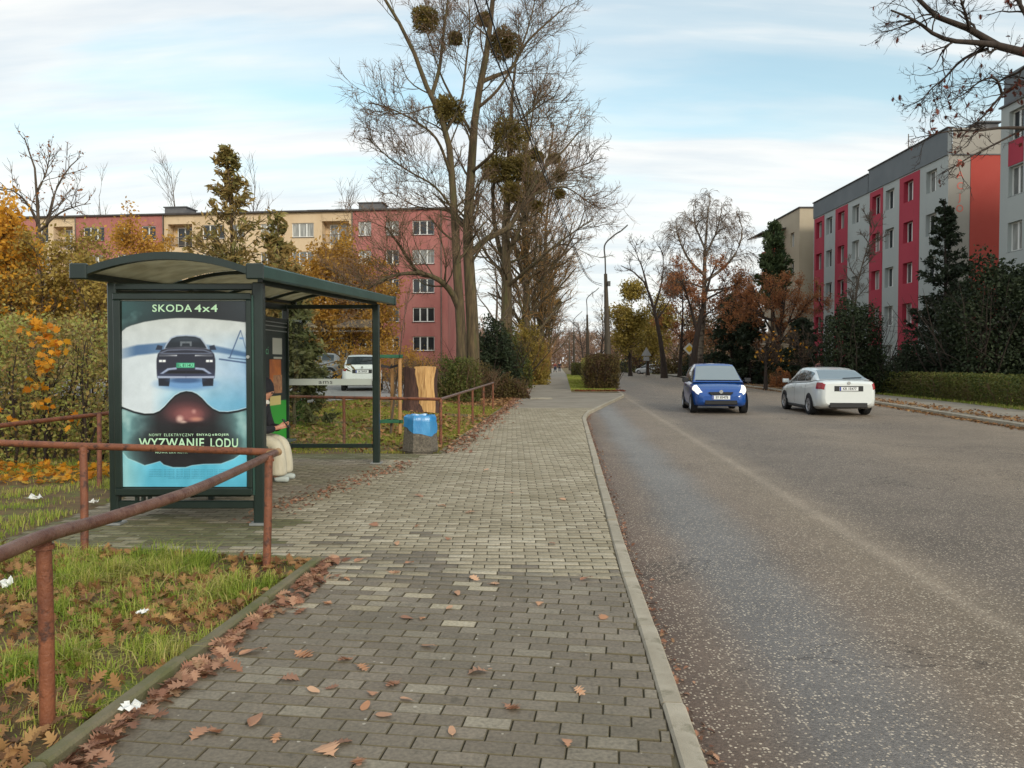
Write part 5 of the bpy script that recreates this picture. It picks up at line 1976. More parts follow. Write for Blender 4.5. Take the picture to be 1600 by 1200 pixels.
def leaf_quads(p, size, g, aspect=0.62, flat=0.0, dirs=None, spread=1.0):
    """diamond leaves at the points p; size scalar or array; dirs: the way each leaf points"""
    n = len(p)
    sz = (np.asarray(size) * g.uniform(0.65, 1.35, n))[:, None]
    a = g.normal(0, 1, (n, 3)) * spread
    if dirs is not None:
        a = a * 0.45 + dirs
    a[:, 2] *= (1 - flat)
    a = unit(a)
    b = g.normal(0, 1, (n, 3))
    b = unit(b - a * (a * b).sum(1, keepdims=True))
    h = a * sz * 0.5
    w = b * sz * 0.5 * aspect
    v = np.stack([p - h, p + w - h * 0.1, p + h, p - w - h * 0.1], 1)
    f = np.arange(n * 4).reshape(n, 4)
    return v.reshape(-1, 3), f


def leaf_object(name, p, size, m, parent, g, aspect=0.62, flat=0.0, dirs=None):
    v, f = leaf_quads(p, size, g, aspect, flat, dirs)
    return link(name, fast_mesh(name, v, f, m), parent)


def along_twigs(pts, count, g, spread):
    N, K, _ = pts.shape
    i = g.integers(0, N, count)
    f = g.uniform(0.1, 1, count) * (K - 1)
    k = np.minimum(f.astype(int), K - 2)
    w = (f - k)[:, None]
    return pts[i, k] * (1 - w) + pts[i, k + 1] * w + g.normal(0, spread, (count, 3))


def resample(line, k):
    line = np.array([tuple(p) for p in smooth_line(line, 8)])
    s = np.concatenate([[0], np.cumsum(np.linalg.norm(np.diff(line, axis=0), axis=1))])
    q = np.linspace(0, s[-1], k + 1)
    return np.stack([np.interp(q, s, line[:, i]) for i in range(3)], 1)


def tree(name, label, base, seed, bark, limbs=None, height=10.0, r0=0.2, lean=(0, 0), levels=(), twig=None, group=None, leaf=None, cat='tree', fork=1.0, kt=12, trunk_jit=0.04, flare=1.35):
    """limbs: hand-placed stems [(points, r0, r1)], the first the trunk; levels: what grows on them, level upon level"""
    g = np.random.default_rng(seed)
    base = Vector(base)
    t = thing(name, label, cat, base, group=group, in_world=True)
    if limbs is None:
        p, r = grow(np.array([tuple(base)]) - UP * 0.2, np.array([[lean[0], lean[1], 1.0]]), np.array([height]), np.array([r0]), np.array([r0 * 0.12]), kt, trunk_jit, (0, 0, 0.02), g)
        r[:, 0] *= flare
        limb_pts, limb_rad = p, r
    else:
        P, Q = [], []
        for (line, a, b) in limbs:
            q = resample(line, kt)
            P.append(q)
            Q.append(np.linspace(a, b, kt + 1))
        limb_pts, limb_rad = np.array(P), np.array(Q)
        limb_rad[0, 0] *= flare
        limb_rad[0, 1] *= 1 + (flare - 1) * 0.3
    tr_ = join_tubes('trunk', [(limb_pts[:1], limb_rad[:1], 12)], bark, t)
    if len(limb_pts) > 1:
        for i in range(1, len(limb_pts)):
            join_tubes('limb', [(limb_pts[i:i + 1], limb_rad[i:i + 1], 9)], bark, t)
    parents = [(limb_pts, limb_rad)]
    items, last = [], (limb_pts, limb_rad)
    for li, lv in enumerate(levels):
        src = last
        if lv.get('from_all') and items:
            pass
        s, d, ln, r = spawn(src[0], src[1], lv['m'], lv.get('t', (0.3, 1.0)), lv.get('ang', (30, 60)), lv.get('len', (0.3, 0.5)), lv.get('rf', 0.55), g, lv.get('up', 0.0), lv.get('rel', True))
        r = np.maximum(r, lv.get('rmin', 0.006))
        if 'max_len' in lv:
            ln = np.minimum(ln, lv['max_len'])
        p, q = grow(s, d, ln, r, r * lv.get('taper', 0.35), lv.get('k', 5), lv.get('jit', 0.15), lv.get('trop', (0, 0, 0.03)), g)
        items.append((p, q, lv.get('sides', 4)))
        last = (p, q)
    if items:
        nb = len(items)
        if nb > 1:
            tag(join_tubes('branches', items[:-1], bark, t), kind='stuff')
            tag(join_tubes('twigs', items[-1:], twig or bark, t), kind='stuff')
        else:
            tag(join_tubes('branches', items, twig or bark, t), kind='stuff')
    if leaf:
        pts = along_twigs(last[0], leaf['n'], g, leaf.get('spread', 0.1))
        tag(leaf_object('foliage', pts, leaf['size'], leaf['mat'], t, g, leaf.get('aspect', 0.62), leaf.get('flat', 0.0)), kind='stuff')
    return t, last, g


def conifer(name, label, base, height, radius, seed, bark, needle, n_br=90, n_leaf=9000, size=0.22, droop=-0.05, crown_from=0.06, shape=0.85, aspect=0.35, lumps=0.0, group=None, r0=None, up=0.0):
    g = np.random.default_rng(seed)
    base = Vector(base)
    t = thing(name, label, 'tree', base, group=group, in_world=True)
    p, r = grow(np.array([tuple(base)]) - UP * 0.2, np.array([[0, 0, 1.0]]), np.array([height + 0.2]), np.array([r0 or height * 0.016]), np.array([0.015]), 10, 0.012, (0, 0, 0.03), g)
    join_tubes('trunk', [(p, r, 8)], bark, t)
    h = crown_from + (1 - crown_from) * np.sort(g.uniform(0, 1, n_br) ** 0.9)
    s = np.stack([np.interp(h, np.linspace(0, 1, 11), p[0, :, i]) for i in range(3)], 1)
    az = g.uniform(0, 2 * np.pi, n_br)
    ln = radius * (1 - h) ** shape * (1 + lumps * np.sin(3 * az + 2.2 * h * 6)) * g.uniform(0.75, 1.12, n_br) + 0.06 * radius
    d = np.stack([np.cos(az), np.sin(az), 0.12 + 0.5 * h + up + 0 * az], 1)
    bp, br = grow(s, d, ln, np.full(n_br, 0.035 * (height / 8)) * (1.1 - h), np.full(n_br, 0.006), 5, 0.06, (0, 0, droop), g)
    s2, d2, l2, r2 = spawn(bp, br, 9, (0.15, 1.0), (25, 60), (0.18, 0.36), 0.4, g)
    tp, tr = grow(s2, d2, l2, np.maximum(r2, 0.004), np.full(len(r2), 0.003), 3, 0.08, (0, 0, droop), g)
    join_tubes('branches', [(bp, br, 4), (tp, tr, 3)], bark, t)
    w = np.clip(ln / ln.max(), 0.25, 1)
    i = g.choice(n_br * 9, n_leaf, p=np.repeat(w, 9) / (w.sum() * 9))
    f = g.uniform(0, 1, n_leaf)[:, None] * 3
    k = np.minimum(f.astype(int), 2)[:, 0]
    ww = f - k[:, None]
    pts = tp[i, k] * (1 - ww) + tp[i, k + 1] * ww
    dirs = unit(tp[i, k + 1] - tp[i, k]) + np.array([0, 0, -0.15 if droop < 0 else 0.2])
    tag(leaf_object('foliage', pts + g.normal(0, size * 0.25, pts.shape), size, needle, t, g, aspect, 0, dirs), kind='stuff')
    return t


def bush(name, label, base, dims, seed, leaf_m, twig_m, n_leaf=6000, size=0.07, boxy=0.0, n_stem=26, cat='bush', group=None, rz=0.0, holes=0.35, rough=0.12, stems_up=0.6, aspect=0.62):
    """dims: half width, half depth, height; boxy 0 = rounded, 1 = clipped block"""
    g = np.random.default_rng(seed)
    base = Vector(base)
    t = thing(name, label, cat, base, group=group, in_world=True)
    hw, hd, H = dims
    c, s_ = math.cos(rz), math.sin(rz)
    B3 = np.array(tuple(base))

    def put(q):
        return np.stack([q[:, 0] * c - q[:, 1] * s_, q[:, 0] * s_ + q[:, 1] * c, q[:, 2]], 1) + B3
    # stems
    st_ = np.stack([g.uniform(-0.7, 0.7, n_stem) * hw, g.uniform(-0.6, 0.6, n_stem) * hd, np.full(n_stem, -0.05)], 1)
    dd = np.stack([st_[:, 0] / hw * 0.5, st_[:, 1] / hd * 0.5, np.full(n_stem, 1.0)], 1) + g.normal(0, 0.15, (n_stem, 3))
    p, r = grow(put(st_), dd if rz == 0 else put(dd) - B3, np.full(n_stem, H * 0.85), np.full(n_stem, 0.012 + 0.006 * H), np.full(n_stem, 0.006), 5, 0.12, (0, 0, 0.05), g)
    s2, d2, l2, r2 = spawn(p, r, 7, (0.2, 1), (25, 65), (0.2, 0.42), 0.5, g)
    p2, r2 = grow(s2, d2, l2, np.maximum(r2, 0.004), np.full(len(r2), 0.003), 3, 0.18, (0, 0, 0.04), g)
    join_tubes('stems', [(p, r, 5), (p2, r2, 3)], twig_m, t)
    # leaves: most in the outer shell, the outline broken by lumps
    n = int(n_leaf * 1.6)
    q = g.normal(0, 1, (n, 3))
    q[:, 2] = np.abs(q[:, 2]) if boxy < 0.5 else q[:, 2]
    q = unit(q)
    if boxy > 0.01:
        m = np.abs(q).max(1, keepdims=True)
        q = q * (1 - boxy) + (q / m) * boxy
    rad = g.uniform(0, 1, n) ** 0.28
    lump = 1 + rough * (np.sin(q[:, 0] * 5.3 + seed) * np.cos(q[:, 1] * 6.1 + 1.3 * seed) + 0.7 * np.sin(q[:, 2] * 8 + q[:, 0] * 7 + seed)) + g.normal(0, rough * 0.35, n)
    q = q * (rad * lump)[:, None]
    if boxy >= 0.5:
        q[:, 2] = (q[:, 2] + 1) / 2
    keep = (np.sin(q[:, 0] * hw * 3.1 + seed * 1.7) * np.sin(q[:, 2] * H * 3.7 + seed) * np.cos(q[:, 1] * hd * 2.9) < holes)
    q = q[keep][:n_leaf]
    q = q * np.array([hw, hd, H])
    q[:, 2] = np.maximum(q[:, 2], 0.02)
    tag(leaf_object('foliage', put(q), size, leaf_m, t, g, aspect), kind='stuff')
    return t

# ------------------------------------------------------------------ vegetation: materials
bark_grey = mat('grey_brown_bark', srgb(98, 84, 70), 0.95, c2=srgb(70, 60, 50), scale=2.5, stretch=(3, 3, 0.5), bump=0.6, bscale=10)
bark_poplar = mat('mossy_poplar_bark', srgb(104, 88, 64), 0.95, c2=srgb(62, 52, 40), scale=2.6, stretch=(4, 4, 0.6), bump=1.0, bscale=6, dirt=(srgb(84, 82, 50), 1.2, 0.5, 0.66))
bark_dark = mat('dark_bark', srgb(66, 54, 46), 0.95, c2=srgb(48, 40, 36), scale=3, stretch=(3, 3, 0.5), bump=0.5, bscale=10)
bark_birch = mat('birch_bark', srgb(128, 116, 102), 0.9, c2=srgb(70, 60, 54), scale=2.2, stretch=(1, 1, 2), lo=0.45, hi=0.6)
twig_brown = mat('brown_twigs', srgb(104, 82, 62), 0.95)
twig_grey = mat('grey_twigs', srgb(112, 98, 86), 0.95)
twig_pop = mat('poplar_twigs', srgb(126, 100, 80), 0.95)
twig_gold = mat('golden_twigs', srgb(150, 112, 62), 0.95)
twig_rust = mat('russet_twigs', srgb(150, 98, 70), 0.95)
G = srgb
lf_gold = leaf_mat('golden_leaves', [G(150, 106, 44), G(190, 142, 58), G(204, 160, 74), G(176, 132, 62), G(140, 112, 58)], 0.4, clump=0.5)
lf_orange = leaf_mat('bright_amber_leaves', [G(190, 128, 34), G(216, 156, 46), G(226, 174, 70), G(188, 134, 48)], 0.4, clump=0.5)
lf_olive = leaf_mat('olive_yellow_leaves', [G(120, 106, 54), G(158, 136, 68), G(178, 154, 82), G(132, 114, 66)], 0.35, clump=0.7)
lf_yelgreen = leaf_mat('yellow_green_leaves', [G(108, 98, 46), G(142, 124, 58), G(162, 140, 70), G(120, 110, 52)], 0.35, clump=0.6)
lf_hedge = leaf_mat('mixed_hedge_leaves', [G(104, 100, 60), G(136, 142, 72), G(158, 158, 84), G(150, 124, 74), G(112, 98, 62), G(170, 162, 98)], 0.25, clump=0.9)
lf_brownhedge = leaf_mat('bronze_hedge_leaves', [G(64, 46, 38), G(92, 66, 48), G(84, 76, 44), G(108, 92, 52), G(58, 50, 36)], 0.25, clump=0.8)
lf_green = leaf_mat('green_leaves', [G(58, 68, 34), G(82, 92, 44), G(104, 106, 52), G(92, 80, 46), G(66, 76, 38)], 0.3, clump=0.7)
lf_dark = leaf_mat('dark_yew_needles', [G(28, 36, 26), G(42, 52, 34), G(56, 66, 42), G(34, 42, 30)], 0.15, clump=0.8)
lf_spruce = leaf_mat('spruce_needles', [G(34, 42, 32), G(48, 58, 40), G(58, 66, 46)], 0.15, clump=0.8)
lf_pine = leaf_mat('pine_needles', [G(50, 64, 42), G(70, 84, 52), G(84, 94, 60)], 0.15, clump=0.8)
lf_thuja = leaf_mat('bronzed_cypress_sprays', [G(104, 102, 62), G(136, 130, 76), G(140, 118, 70), G(160, 134, 82), G(96, 100, 62)], 0.25, clump=0.8)
lf_thuja_g = leaf_mat('green_cypress_sprays', [G(62, 66, 40), G(88, 92, 54), G(100, 98, 62), G(70, 72, 44)], 0.25, clump=0.9)
lf_russet = leaf_mat('russet_leaves', [G(140, 88, 58), G(162, 104, 66), G(170, 118, 74), G(128, 90, 68)], 0.3, clump=0.6)
lf_mistle = leaf_mat('mistletoe_leaves', [G(92, 86, 44), G(118, 106, 56), G(134, 116, 64), G(104, 92, 50)], 0.3, clump=0.9)
lf_maple = leaf_mat('yellow_maple_leaves', [G(206, 140, 30), G(226, 164, 50), G(190, 112, 30), G(214, 178, 80)], 0.35)
lf_oakbr = leaf_mat('withered_oak_leaves', [G(92, 46, 36), G(120, 60, 44), G(76, 44, 36)], 0.3)

# ------------------------------------------------------------------ the great poplar with mistletoe
PY = 36.0
W = lambda px, py, dy=0.0: at(px, py, PY + dy)
pbz = float(zg(-2.3, PY))
limbs = [
    ([Vector((W(739, 600).x, PY, pbz - 0.3)), W(739, 540), W(737, 480), W(733, 420), W(731, 360), W(734, 300), W(738, 240), W(741, 195), W(749, 140), W(760, 85), W(768, 20), W(776, -60), W(786, -130)], 0.33, 0.06),
    ([Vector((W(721, 600).x, PY - 0.5, pbz - 0.3)), W(721, 540, -0.5), W(718, 480, -0.6), W(714, 420, -0.7), W(711, 350, -0.8), W(707, 290, -1.0), W(703, 235, -1.1), W(692, 190, -1.2), W(674, 150, -1.4), W(655, 110, -1.6), W(640, 60, -1.8), W(616, 25, -2.0), W(596, -10, -2.2), W(570, -60, -2.4)], 0.27, 0.045),
    ([W(718, 485, -0.6), W(706, 458, -1.0), W(684, 436, -1.8), W(652, 424, -2.4), W(640, 408, -2.6), W(622, 380, -3.0), W(604, 356, -3.4)], 0.17, 0.035),
    ([W(655, 426, -2.4), W(628, 428, -3.0), W(600, 436, -3.6), W(574, 452, -4.0), W(556, 462, -4.2)], 0.085, 0.025),
    ([W(732, 400), W(762, 372, 0.6), W(792, 358, 1.0), W(808, 335, 1.4), W(828, 300, 1.8), W(852, 262, 2.2), W(878, 238, 2.6), W(905, 205, 3.0)], 0.16, 0.03),
    ([W(820, 315, 1.6), W(846, 298, 2.0), W(880, 292, 2.4), W(905, 305, 2.8), W(925, 320, 3.0)], 0.07, 0.018),
    ([W(752, 128), W(775, 118, 0.8), W(798, 108, 1.4), W(820, 70, 2.0), W(850, 40, 2.4), W(885, 10, 2.8)], 0.11, 0.025),
    ([W(674, 150, -1.4), W(686, 110, -1.0), W(692, 60, -0.6), W(700, 0, -0.4), W(706, -50, 0)], 0.10, 0.025),
    ([W(706, 280, -1.0), W(684, 220, -2.0), W(650, 190, -2.8), W(610, 170, -3.6), W(575, 160, -4.2)], 0.075, 0.018),
    ([W(736, 270), W(770, 240, -1.4), W(800, 200, -2.2), W(836, 170, -3.0), W(868, 150, -3.4)], 0.085, 0.018),
    ([W(740, 215), W(716, 170, 1.6), W(690, 120, 2.6), W(670, 60, 3.2), W(650, 10, 3.6)], 0.085, 0.018),
    ([W(772, 0), W(800, -20, 1), W(830, -60, 1.6)], 0.06, 0.02),
    ([W(710, 330, -0.8), W(680, 292, -1.6), W(640, 268, -2.4), W(600, 240, -3.0), W(580, 215, -3.2)], 0.06, 0.015),
    ([W(732, 350), W(700, 330, 1.2), W(650, 322, 2.2), W(610, 300, 3.0)], 0.06, 0.015),
    ([W(745, 170), W(778, 140, -0.6), W(808, 90, -0.8), W(826, 40, -1.0), W(838, -10, -1.0)], 0.08, 0.018),
    ([W(697, 205, -1.2), W(720, 160, -1.6), W(728, 100, -1.8), W(734, 40, -2.0), W(730, -20, -2.0)], 0.07, 0.018),
]
pop, tw, g_ = tree('poplar_tree', 'great bare poplar with round mistletoe clumps beside the footpath', (W(726, 600).x, PY, pbz), 11, bark_poplar, limbs, kt=14, twig=twig_pop, flare=1.2, levels=[
    dict(m=18, t=(0.25, 1.0), ang=(25, 58), len=(1.5, 3.6), rel=False, rf=0.30, rmin=0.018, k=6, jit=0.15, trop=(0, 0, 0.09), sides=4),
    dict(m=10, t=(0.2, 1.0), ang=(22, 52), len=(0.35, 0.66), rf=0.5, rmin=0.0105, k=5, jit=0.16, trop=(0, 0, 0.06), sides=3),
    dict(m=4, t=(0.2, 1.0), ang=(25, 55), len=(0.40, 0.75), rf=0.55, rmin=0.0095, k=3, jit=0.18, trop=(0, 0, 0.04), sides=3)])


def mistletoe(parent, c, r, seed, n=None):
    g = np.random.default_rng(seed)
    c = np.array(tuple(c))
    n_st = int(60 + 120 * r)
    d = unit(g.normal(0, 1, (n_st, 3)))
    p, q = grow(np.repeat(c[None], n_st, 0), d, r * g.uniform(0.7, 1.0, n_st), np.full(n_st, 0.018), np.full(n_st, 0.008), 4, 0.12, (0, 0, -0.02), g)
    n = n or int(2600 * r * r + 500)
    q_ = unit(g.normal(0, 1, (n, 3)))
    ln = r * g.uniform(0.12, 1, n) ** 0.4 * (1 + 0.10 * np.sin(5 * q_[:, 0] + seed) + 0.08 * np.sin(7 * q_[:, 2]))
    pts = c + q_ * ln[:, None] * np.array([1, 1, 0.92])
    v1, f1 = tubes(p, q, 3)
    v2, f2 = leaf_quads(pts, 0.17, g, 0.34, 0, q_)
    me = fast_mesh('mistletoe', np.concatenate([v1, v2]), np.concatenate([f1, f2 + len(v1)]), lf_mistle)
    return link('mistletoe', me, parent)


for k, (px, py, r, dy) in enumerate(((787, 68, 0.80, 0.8), (700, 172, 0.74, -1.0), (664, 30, 0.62, -1.4), (712, 60, 0.34, 0.4), (757, 30, 0.36, 0.2))):
    mistletoe(pop, W(px, py, dy), r, 40 + k)

# ------------------------------------------------------------------ the row of trees beyond it, along the footpath
PY = 46.0
b_ = Vector((W(790, 600).x, PY, 0.15))
limbs = [
    ([Vector((b_.x, PY, -0.2)), W(791, 520), W(792, 440), W(790, 360), W(794, 290), W(797, 220), W(800, 150), W(806, 100)], 0.42, 0.06),
    ([W(791, 420), W(776, 370, 0.8), W(770, 310, 1.0), W(776, 240, 1.2), W(772, 180, 1.4)], 0.17, 0.03),
    ([W(792, 400), W(815, 352, 0.4), W(836, 300, 0.8), W(856, 250, 1.0), W(866, 190, 1.2)], 0.19, 0.03),
    ([W(790, 350), W(814, 310, -1.0), W(846, 290, -1.4), W(880, 270, -1.8), (W(920, 255, -2.0))], 0.14, 0.02),
    ([W(795, 290), W(820, 240, 0.5), W(832, 180, 0.6), W(840, 130, 0.8)], 0.13, 0.02),
    ([W(791, 450), W(825, 420, -1.2), W(862, 388, -1.8), W(900, 360, -2.2), W(925, 345, -2.4)], 0.13, 0.02),
    ([W(791, 430), W(762, 400, 1.2), W(740, 350, 2.0), W(735, 300, 2.2)], 0.12, 0.02),
]
t2, tw, g_ = tree('poplar_tree', 'bare tree crowded with mistletoe just behind the great poplar', (b_.x, PY, 0.1), 12, bark_poplar, limbs, kt=12, twig=twig_brown, levels=[
    dict(m=18, t=(0.25, 1.0), ang=(25, 60), len=(1.9, 4.2), rel=False, rf=0.3, rmin=0.026, k=6, jit=0.16, trop=(0, 0, 0.05), sides=4),
    dict(m=9, t=(0.2, 1.0), ang=(25, 55), len=(0.35, 0.6), rf=0.5, rmin=0.014, k=5, jit=0.16, trop=(0, 0, 0.03), sides=3),
    dict(m=3, t=(0.2, 1.0), ang=(25, 55), len=(0.4, 0.7), rf=0.55, rmin=0.011, k=3, jit=0.2, trop=(0, 0, 0.0), sides=3)])
for k, (px, py, r, dy) in enumerate(((795, 212, 1.15, -0.6), (776, 264, 0.95, -0.4), (812, 262, 0.9, -0.8), (838, 285, 0.7, -0.6), (867, 247, 0.36, -0.8), (875, 274, 0.40, -1.0), (874, 303, 0.34, -1.0),
                                     (800, 300, 0.7, -0.9), (838, 322, 0.4, -0.5), (835, 240, 0.35, -0.5))):
    mistletoe(t2, W(px, py, dy), r, 60 + k)
for k, (px, Yd, ytop, r0, tilt, lab) in enumerate(((822, 57, 175, 0.36, 0.02, 'bare brown-twigged tree third in the row along the footpath'), (838, 72, 262, 0.34, 0.03, 'bare brown-twigged tree fourth in the row along the footpath'),
                                                   (850, 92, 370, 0.32, 0.03, 'slender bare tree fifth in the row along the footpath'), (858, 118, 420, 0.3, 0.02, 'small-looking bare tree at the far end of the row along the footpath'))):
    bx = at(px, 590, Yd)
    Ht = at(px, ytop, Yd).z
    tt, tw, g_ = tree('bare_tree', lab, (bx.x, Yd, 0), 20 + k, bark_poplar, None, Ht, r0, (tilt, 0), twig=twig_gold if k < 2 else twig_brown, group='trees along the footpath', levels=[
        dict(m=46, t=(0.14, 1.0), ang=(22, 55), len=(0.22, 0.40), rf=0.4, rmin=0.04, k=6, jit=0.14, trop=(0, 0, 0.07), sides=4),
        dict(m=12, t=(0.2, 1.0), ang=(22, 50), len=(0.3, 0.55), rf=0.5, rmin=0.02, k=5, jit=0.15, trop=(0, 0, 0.05), sides=3),
        dict(m=6, t=(0.2, 1.0), ang=(25, 50), len=(0.4, 0.65), rf=0.55, rmin=0.015, k=3, jit=0.2, trop=(0, 0, -0.02), sides=3)])
    for q in range((3, 3, 2, 2)[k]):
        mistletoe(tt, (bx.x + g_.uniform(-1.5, 2.8), Yd + g_.uniform(-1, 1), Ht * g_.uniform(0.45, 0.85)), g_.uniform(0.35, 0.6), 80 + 7 * k + q)

# young tree by the railing, and the staked sapling
bx = ground(778, 612)
tree('young_tree', 'thin young tree forking low behind the end of the railing', (bx.x, bx.y, 0.0), 31, bark_grey, [
    ([Vector((bx.x, bx.y, -0.1)), at(776, 560, bx.y), at(775, 510, bx.y), at(777, 460, bx.y), at(772, 400, bx.y)], 0.11, 0.02),
    ([at(775, 515, bx.y), at(788, 490, bx.y), at(804, 470, bx.y), at(818, 440, bx.y)], 0.055, 0.012), ([at(775, 505, bx.y), at(760, 480, bx.y), at(748, 465, bx.y), at(742, 440, bx.y)], 0.05, 0.012)],
    kt=8, twig=twig_grey, levels=[dict(m=9, t=(0.4, 1), ang=(25, 55), len=(0.8, 1.6), rel=False, rf=0.5, rmin=0.010, k=5, jit=0.14, trop=(0, 0, 0.05)), dict(m=7, ang=(25, 55), len=(0.3, 0.6), rmin=0.006, k=4, sides=3, jit=0.15)])
tree('sapling', 'thin bare sapling tied between the three stakes', (SPX + 0.02, SPY, zb_), 32, bark_grey, None, 3.1, 0.03, twig=twig_brown, levels=[
    dict(m=9, t=(0.55, 1), ang=(25, 50), len=(0.5, 1.0), rel=False, rf=0.6, rmin=0.006, k=4, jit=0.12), dict(m=5, ang=(25, 50), len=(0.3, 0.5), rmin=0.004, k=3, sides=3)])

# ------------------------------------------------------------------ left side: hedge, golden trees, conifers, bushes
bush('hedge', 'tall tangled green and brown hedge behind the pipe railing', (-8.6, 12.4, -0.02), (3.1, 1.5, 2.30), 51, lf_hedge, bark_dark, 34000, 0.062, 0.8, 70, 'hedge', holes=0.45, rough=0.08)
bush('hedge', 'tall tangled hedge section farther back along the car park', (-12.8, 16.5, 0.0), (3.4, 1.8, 2.6), 52, lf_hedge, bark_dark, 14000, 0.075, 0.7, 40, 'hedge', holes=0.45)
g5 = np.random.default_rng(5)


def maple_leaf():
    a = np.radians([90, 70, 58, 40, 22, 5, -30, -60, -90, -120, -150, 175, 158, 140, 122, 110])
    r = np.array([1, 0.55, 0.85, 0.45, 0.9, 0.5, 0.55, 0.35, 0.5, 0.35, 0.55, 0.5, 0.9, 0.45, 0.85, 0.55])
    return np.stack([r * np.cos(a), r * np.sin(a), 0.06 * r * np.sin(3 * a)], 1) * 0.5


def oak_leaf(seed=0):
    """lobed outline along +y, one unit long"""
    ys = np.array([-0.5, -0.40, -0.30, -0.25, -0.08, -0.07, 0.14, 0.10, 0.34, 0.26, 0.44, 0.5])
    ws = np.array([0.015, 0.06, 0.24, 0.10, 0.37, 0.13, 0.41, 0.14, 0.33, 0.11, 0.12, 0.01])
    L_ = np.stack([-ws, ys, 0 * ys], 1)
    R_ = np.stack([ws, ys, 0 * ys], 1)[::-1]
    v = np.concatenate([L_, R_])
    v[:, 2] = 0.10 * (np.abs(v[:, 0]) * 2) ** 2 + 0.05 * np.sin(seed * 2 + v[:, 1] * 5) + 0.06 * v[:, 0] * np.sin(seed * 3)
    return v


def scatter_shape(name, shape, p, size, m, parent, g, up=0.0, tilt=0.5, kind='stuff'):
    """copies of an outline, turned at random and joined"""
    n, k = len(p), len(shape)
    az = g.uniform(0, 2 * np.pi, n)
    nx = g.normal(0, tilt, (n, 3))
    nz = unit(nx + np.array([0, 0, 1.0]) * (1 if up == 0 else up))
    x = unit(np.stack([np.cos(az), np.sin(az), 0 * az], 1))
    x = unit(x - nz * (x * nz).sum(1, keepdims=True))
    y = np.cross(nz, x)
    sz = (size * g.uniform(0.7, 1.25, n))[:, None, None]
    v = p[:, None] + sz * (shape[None, :, 0:1] * x[:, None] + shape[None, :, 1:2] * y[:, None] + shape[None, :, 2:3] * nz[:, None])
    f = np.arange(n * k).reshape(n, k)
    o = link(name, fast_mesh(name, v.reshape(-1, 3), f, m), parent)
    if kind:
        tag(o, kind=kind)
    return o


hedge1 = bpy.data.objects['hedge']
mp_ = []
for (px, py, sp, n) in ((62, 512, 22, 40), (80, 545, 18, 30), (72, 570, 16, 22), (55, 600, 14, 14), (66, 635, 12, 14), (20, 660, 14, 8), (110, 655, 14, 7)):
    for _ in range(n):
        mp_.append(tuple(at(px + g5.normal(0, sp * 0.7), py + g5.normal(0, sp * 0.55), 10.75 - g5.uniform(0, 0.25))))
scatter_shape('maple_leaves', maple_leaf(), np.array(mp_), 0.16, lf_maple, hedge1, g5, tilt=1.4)


def leafy(label, px, py_top, Y, width, seed, leafm, n, size, twigm=twig_gold, name='golden_tree', group='golden trees before the pink block', kinds=None, stem=0.12):
    bx = at(px, 600, Y)
    zb0 = float(zg(bx.x, Y))
    H = at(px, py_top, Y).z - zb0
    s = width / H
    return tree(name, label, (bx.x, Y, zb0), seed, bark_grey, None, H, stem, group=group, twig=twigm, levels=[
        dict(m=26, t=(0.06, 1.0), ang=(25, 60), len=(0.42 * s, 0.85 * s), rf=0.5, rmin=0.02, k=5, jit=0.15, trop=(0, 0, 0.08), sides=4),
        dict(m=9, t=(0.2, 1.0), ang=(25, 55), len=(0.3, 0.6), rf=0.5, rmin=0.011, k=4, jit=0.18, trop=(0, 0, 0.04), sides=3),
        dict(m=4, t=(0.2, 1.0), ang=(25, 55), len=(0.4, 0.7), rf=0.55, rmin=0.008, k=3, jit=0.2, sides=3)],
        leaf=dict(n=n, size=size, mat=leafm, spread=size * 1.2))


leafy('amber-leaved tree at the picture edge above the hedge', -6, 335, 27, 3.6, 101, lf_orange, 9500, 0.15)
leafy('amber shrub-like tree beside the amber tree above the hedge', -70, 360, 24, 4.0, 102, lf_orange, 6000, 0.16)
leafy('thin olive-yellow tree above the hedge beside the shelter roof', 70, 425, 26, 4.0, 103, lf_olive, 6500, 0.13)
leafy('straw-coloured shrub behind the advertising panel above the hedge', 135, 440, 25, 3.4, 104, lf_olive, 5500, 0.12)
leafy('golden tree top showing over the shelter roof before the pink wall', 215, 378, 52, 6.0, 105, lf_gold, 8500, 0.2)
leafy('golden tree seen through the shelter before the cream wall', 500, 418, 54, 6.5, 106, lf_gold, 9000, 0.22)
leafy('golden tree seen through the far end pane of the shelter', 545, 432, 56, 6.0, 107, lf_gold, 8000, 0.22)
leafy('golden tree beside the cypress behind the shelter roof', 455, 440, 58, 6.5, 108, lf_gold, 8000, 0.22)
leafy('coppery low tree between the shelter post and the stump', 590, 475, 58, 5.5, 109, lf_gold, 4500, 0.2)
leafy('sparse straw-yellow tree over the hedge, farther into the car park', 30, 420, 40, 5.0, 110, lf_olive, 5000, 0.2)
leafy('ochre shrub before the pink wall left of the shelter roof', 165, 450, 45, 5.0, 111, lf_olive, 5000, 0.18)

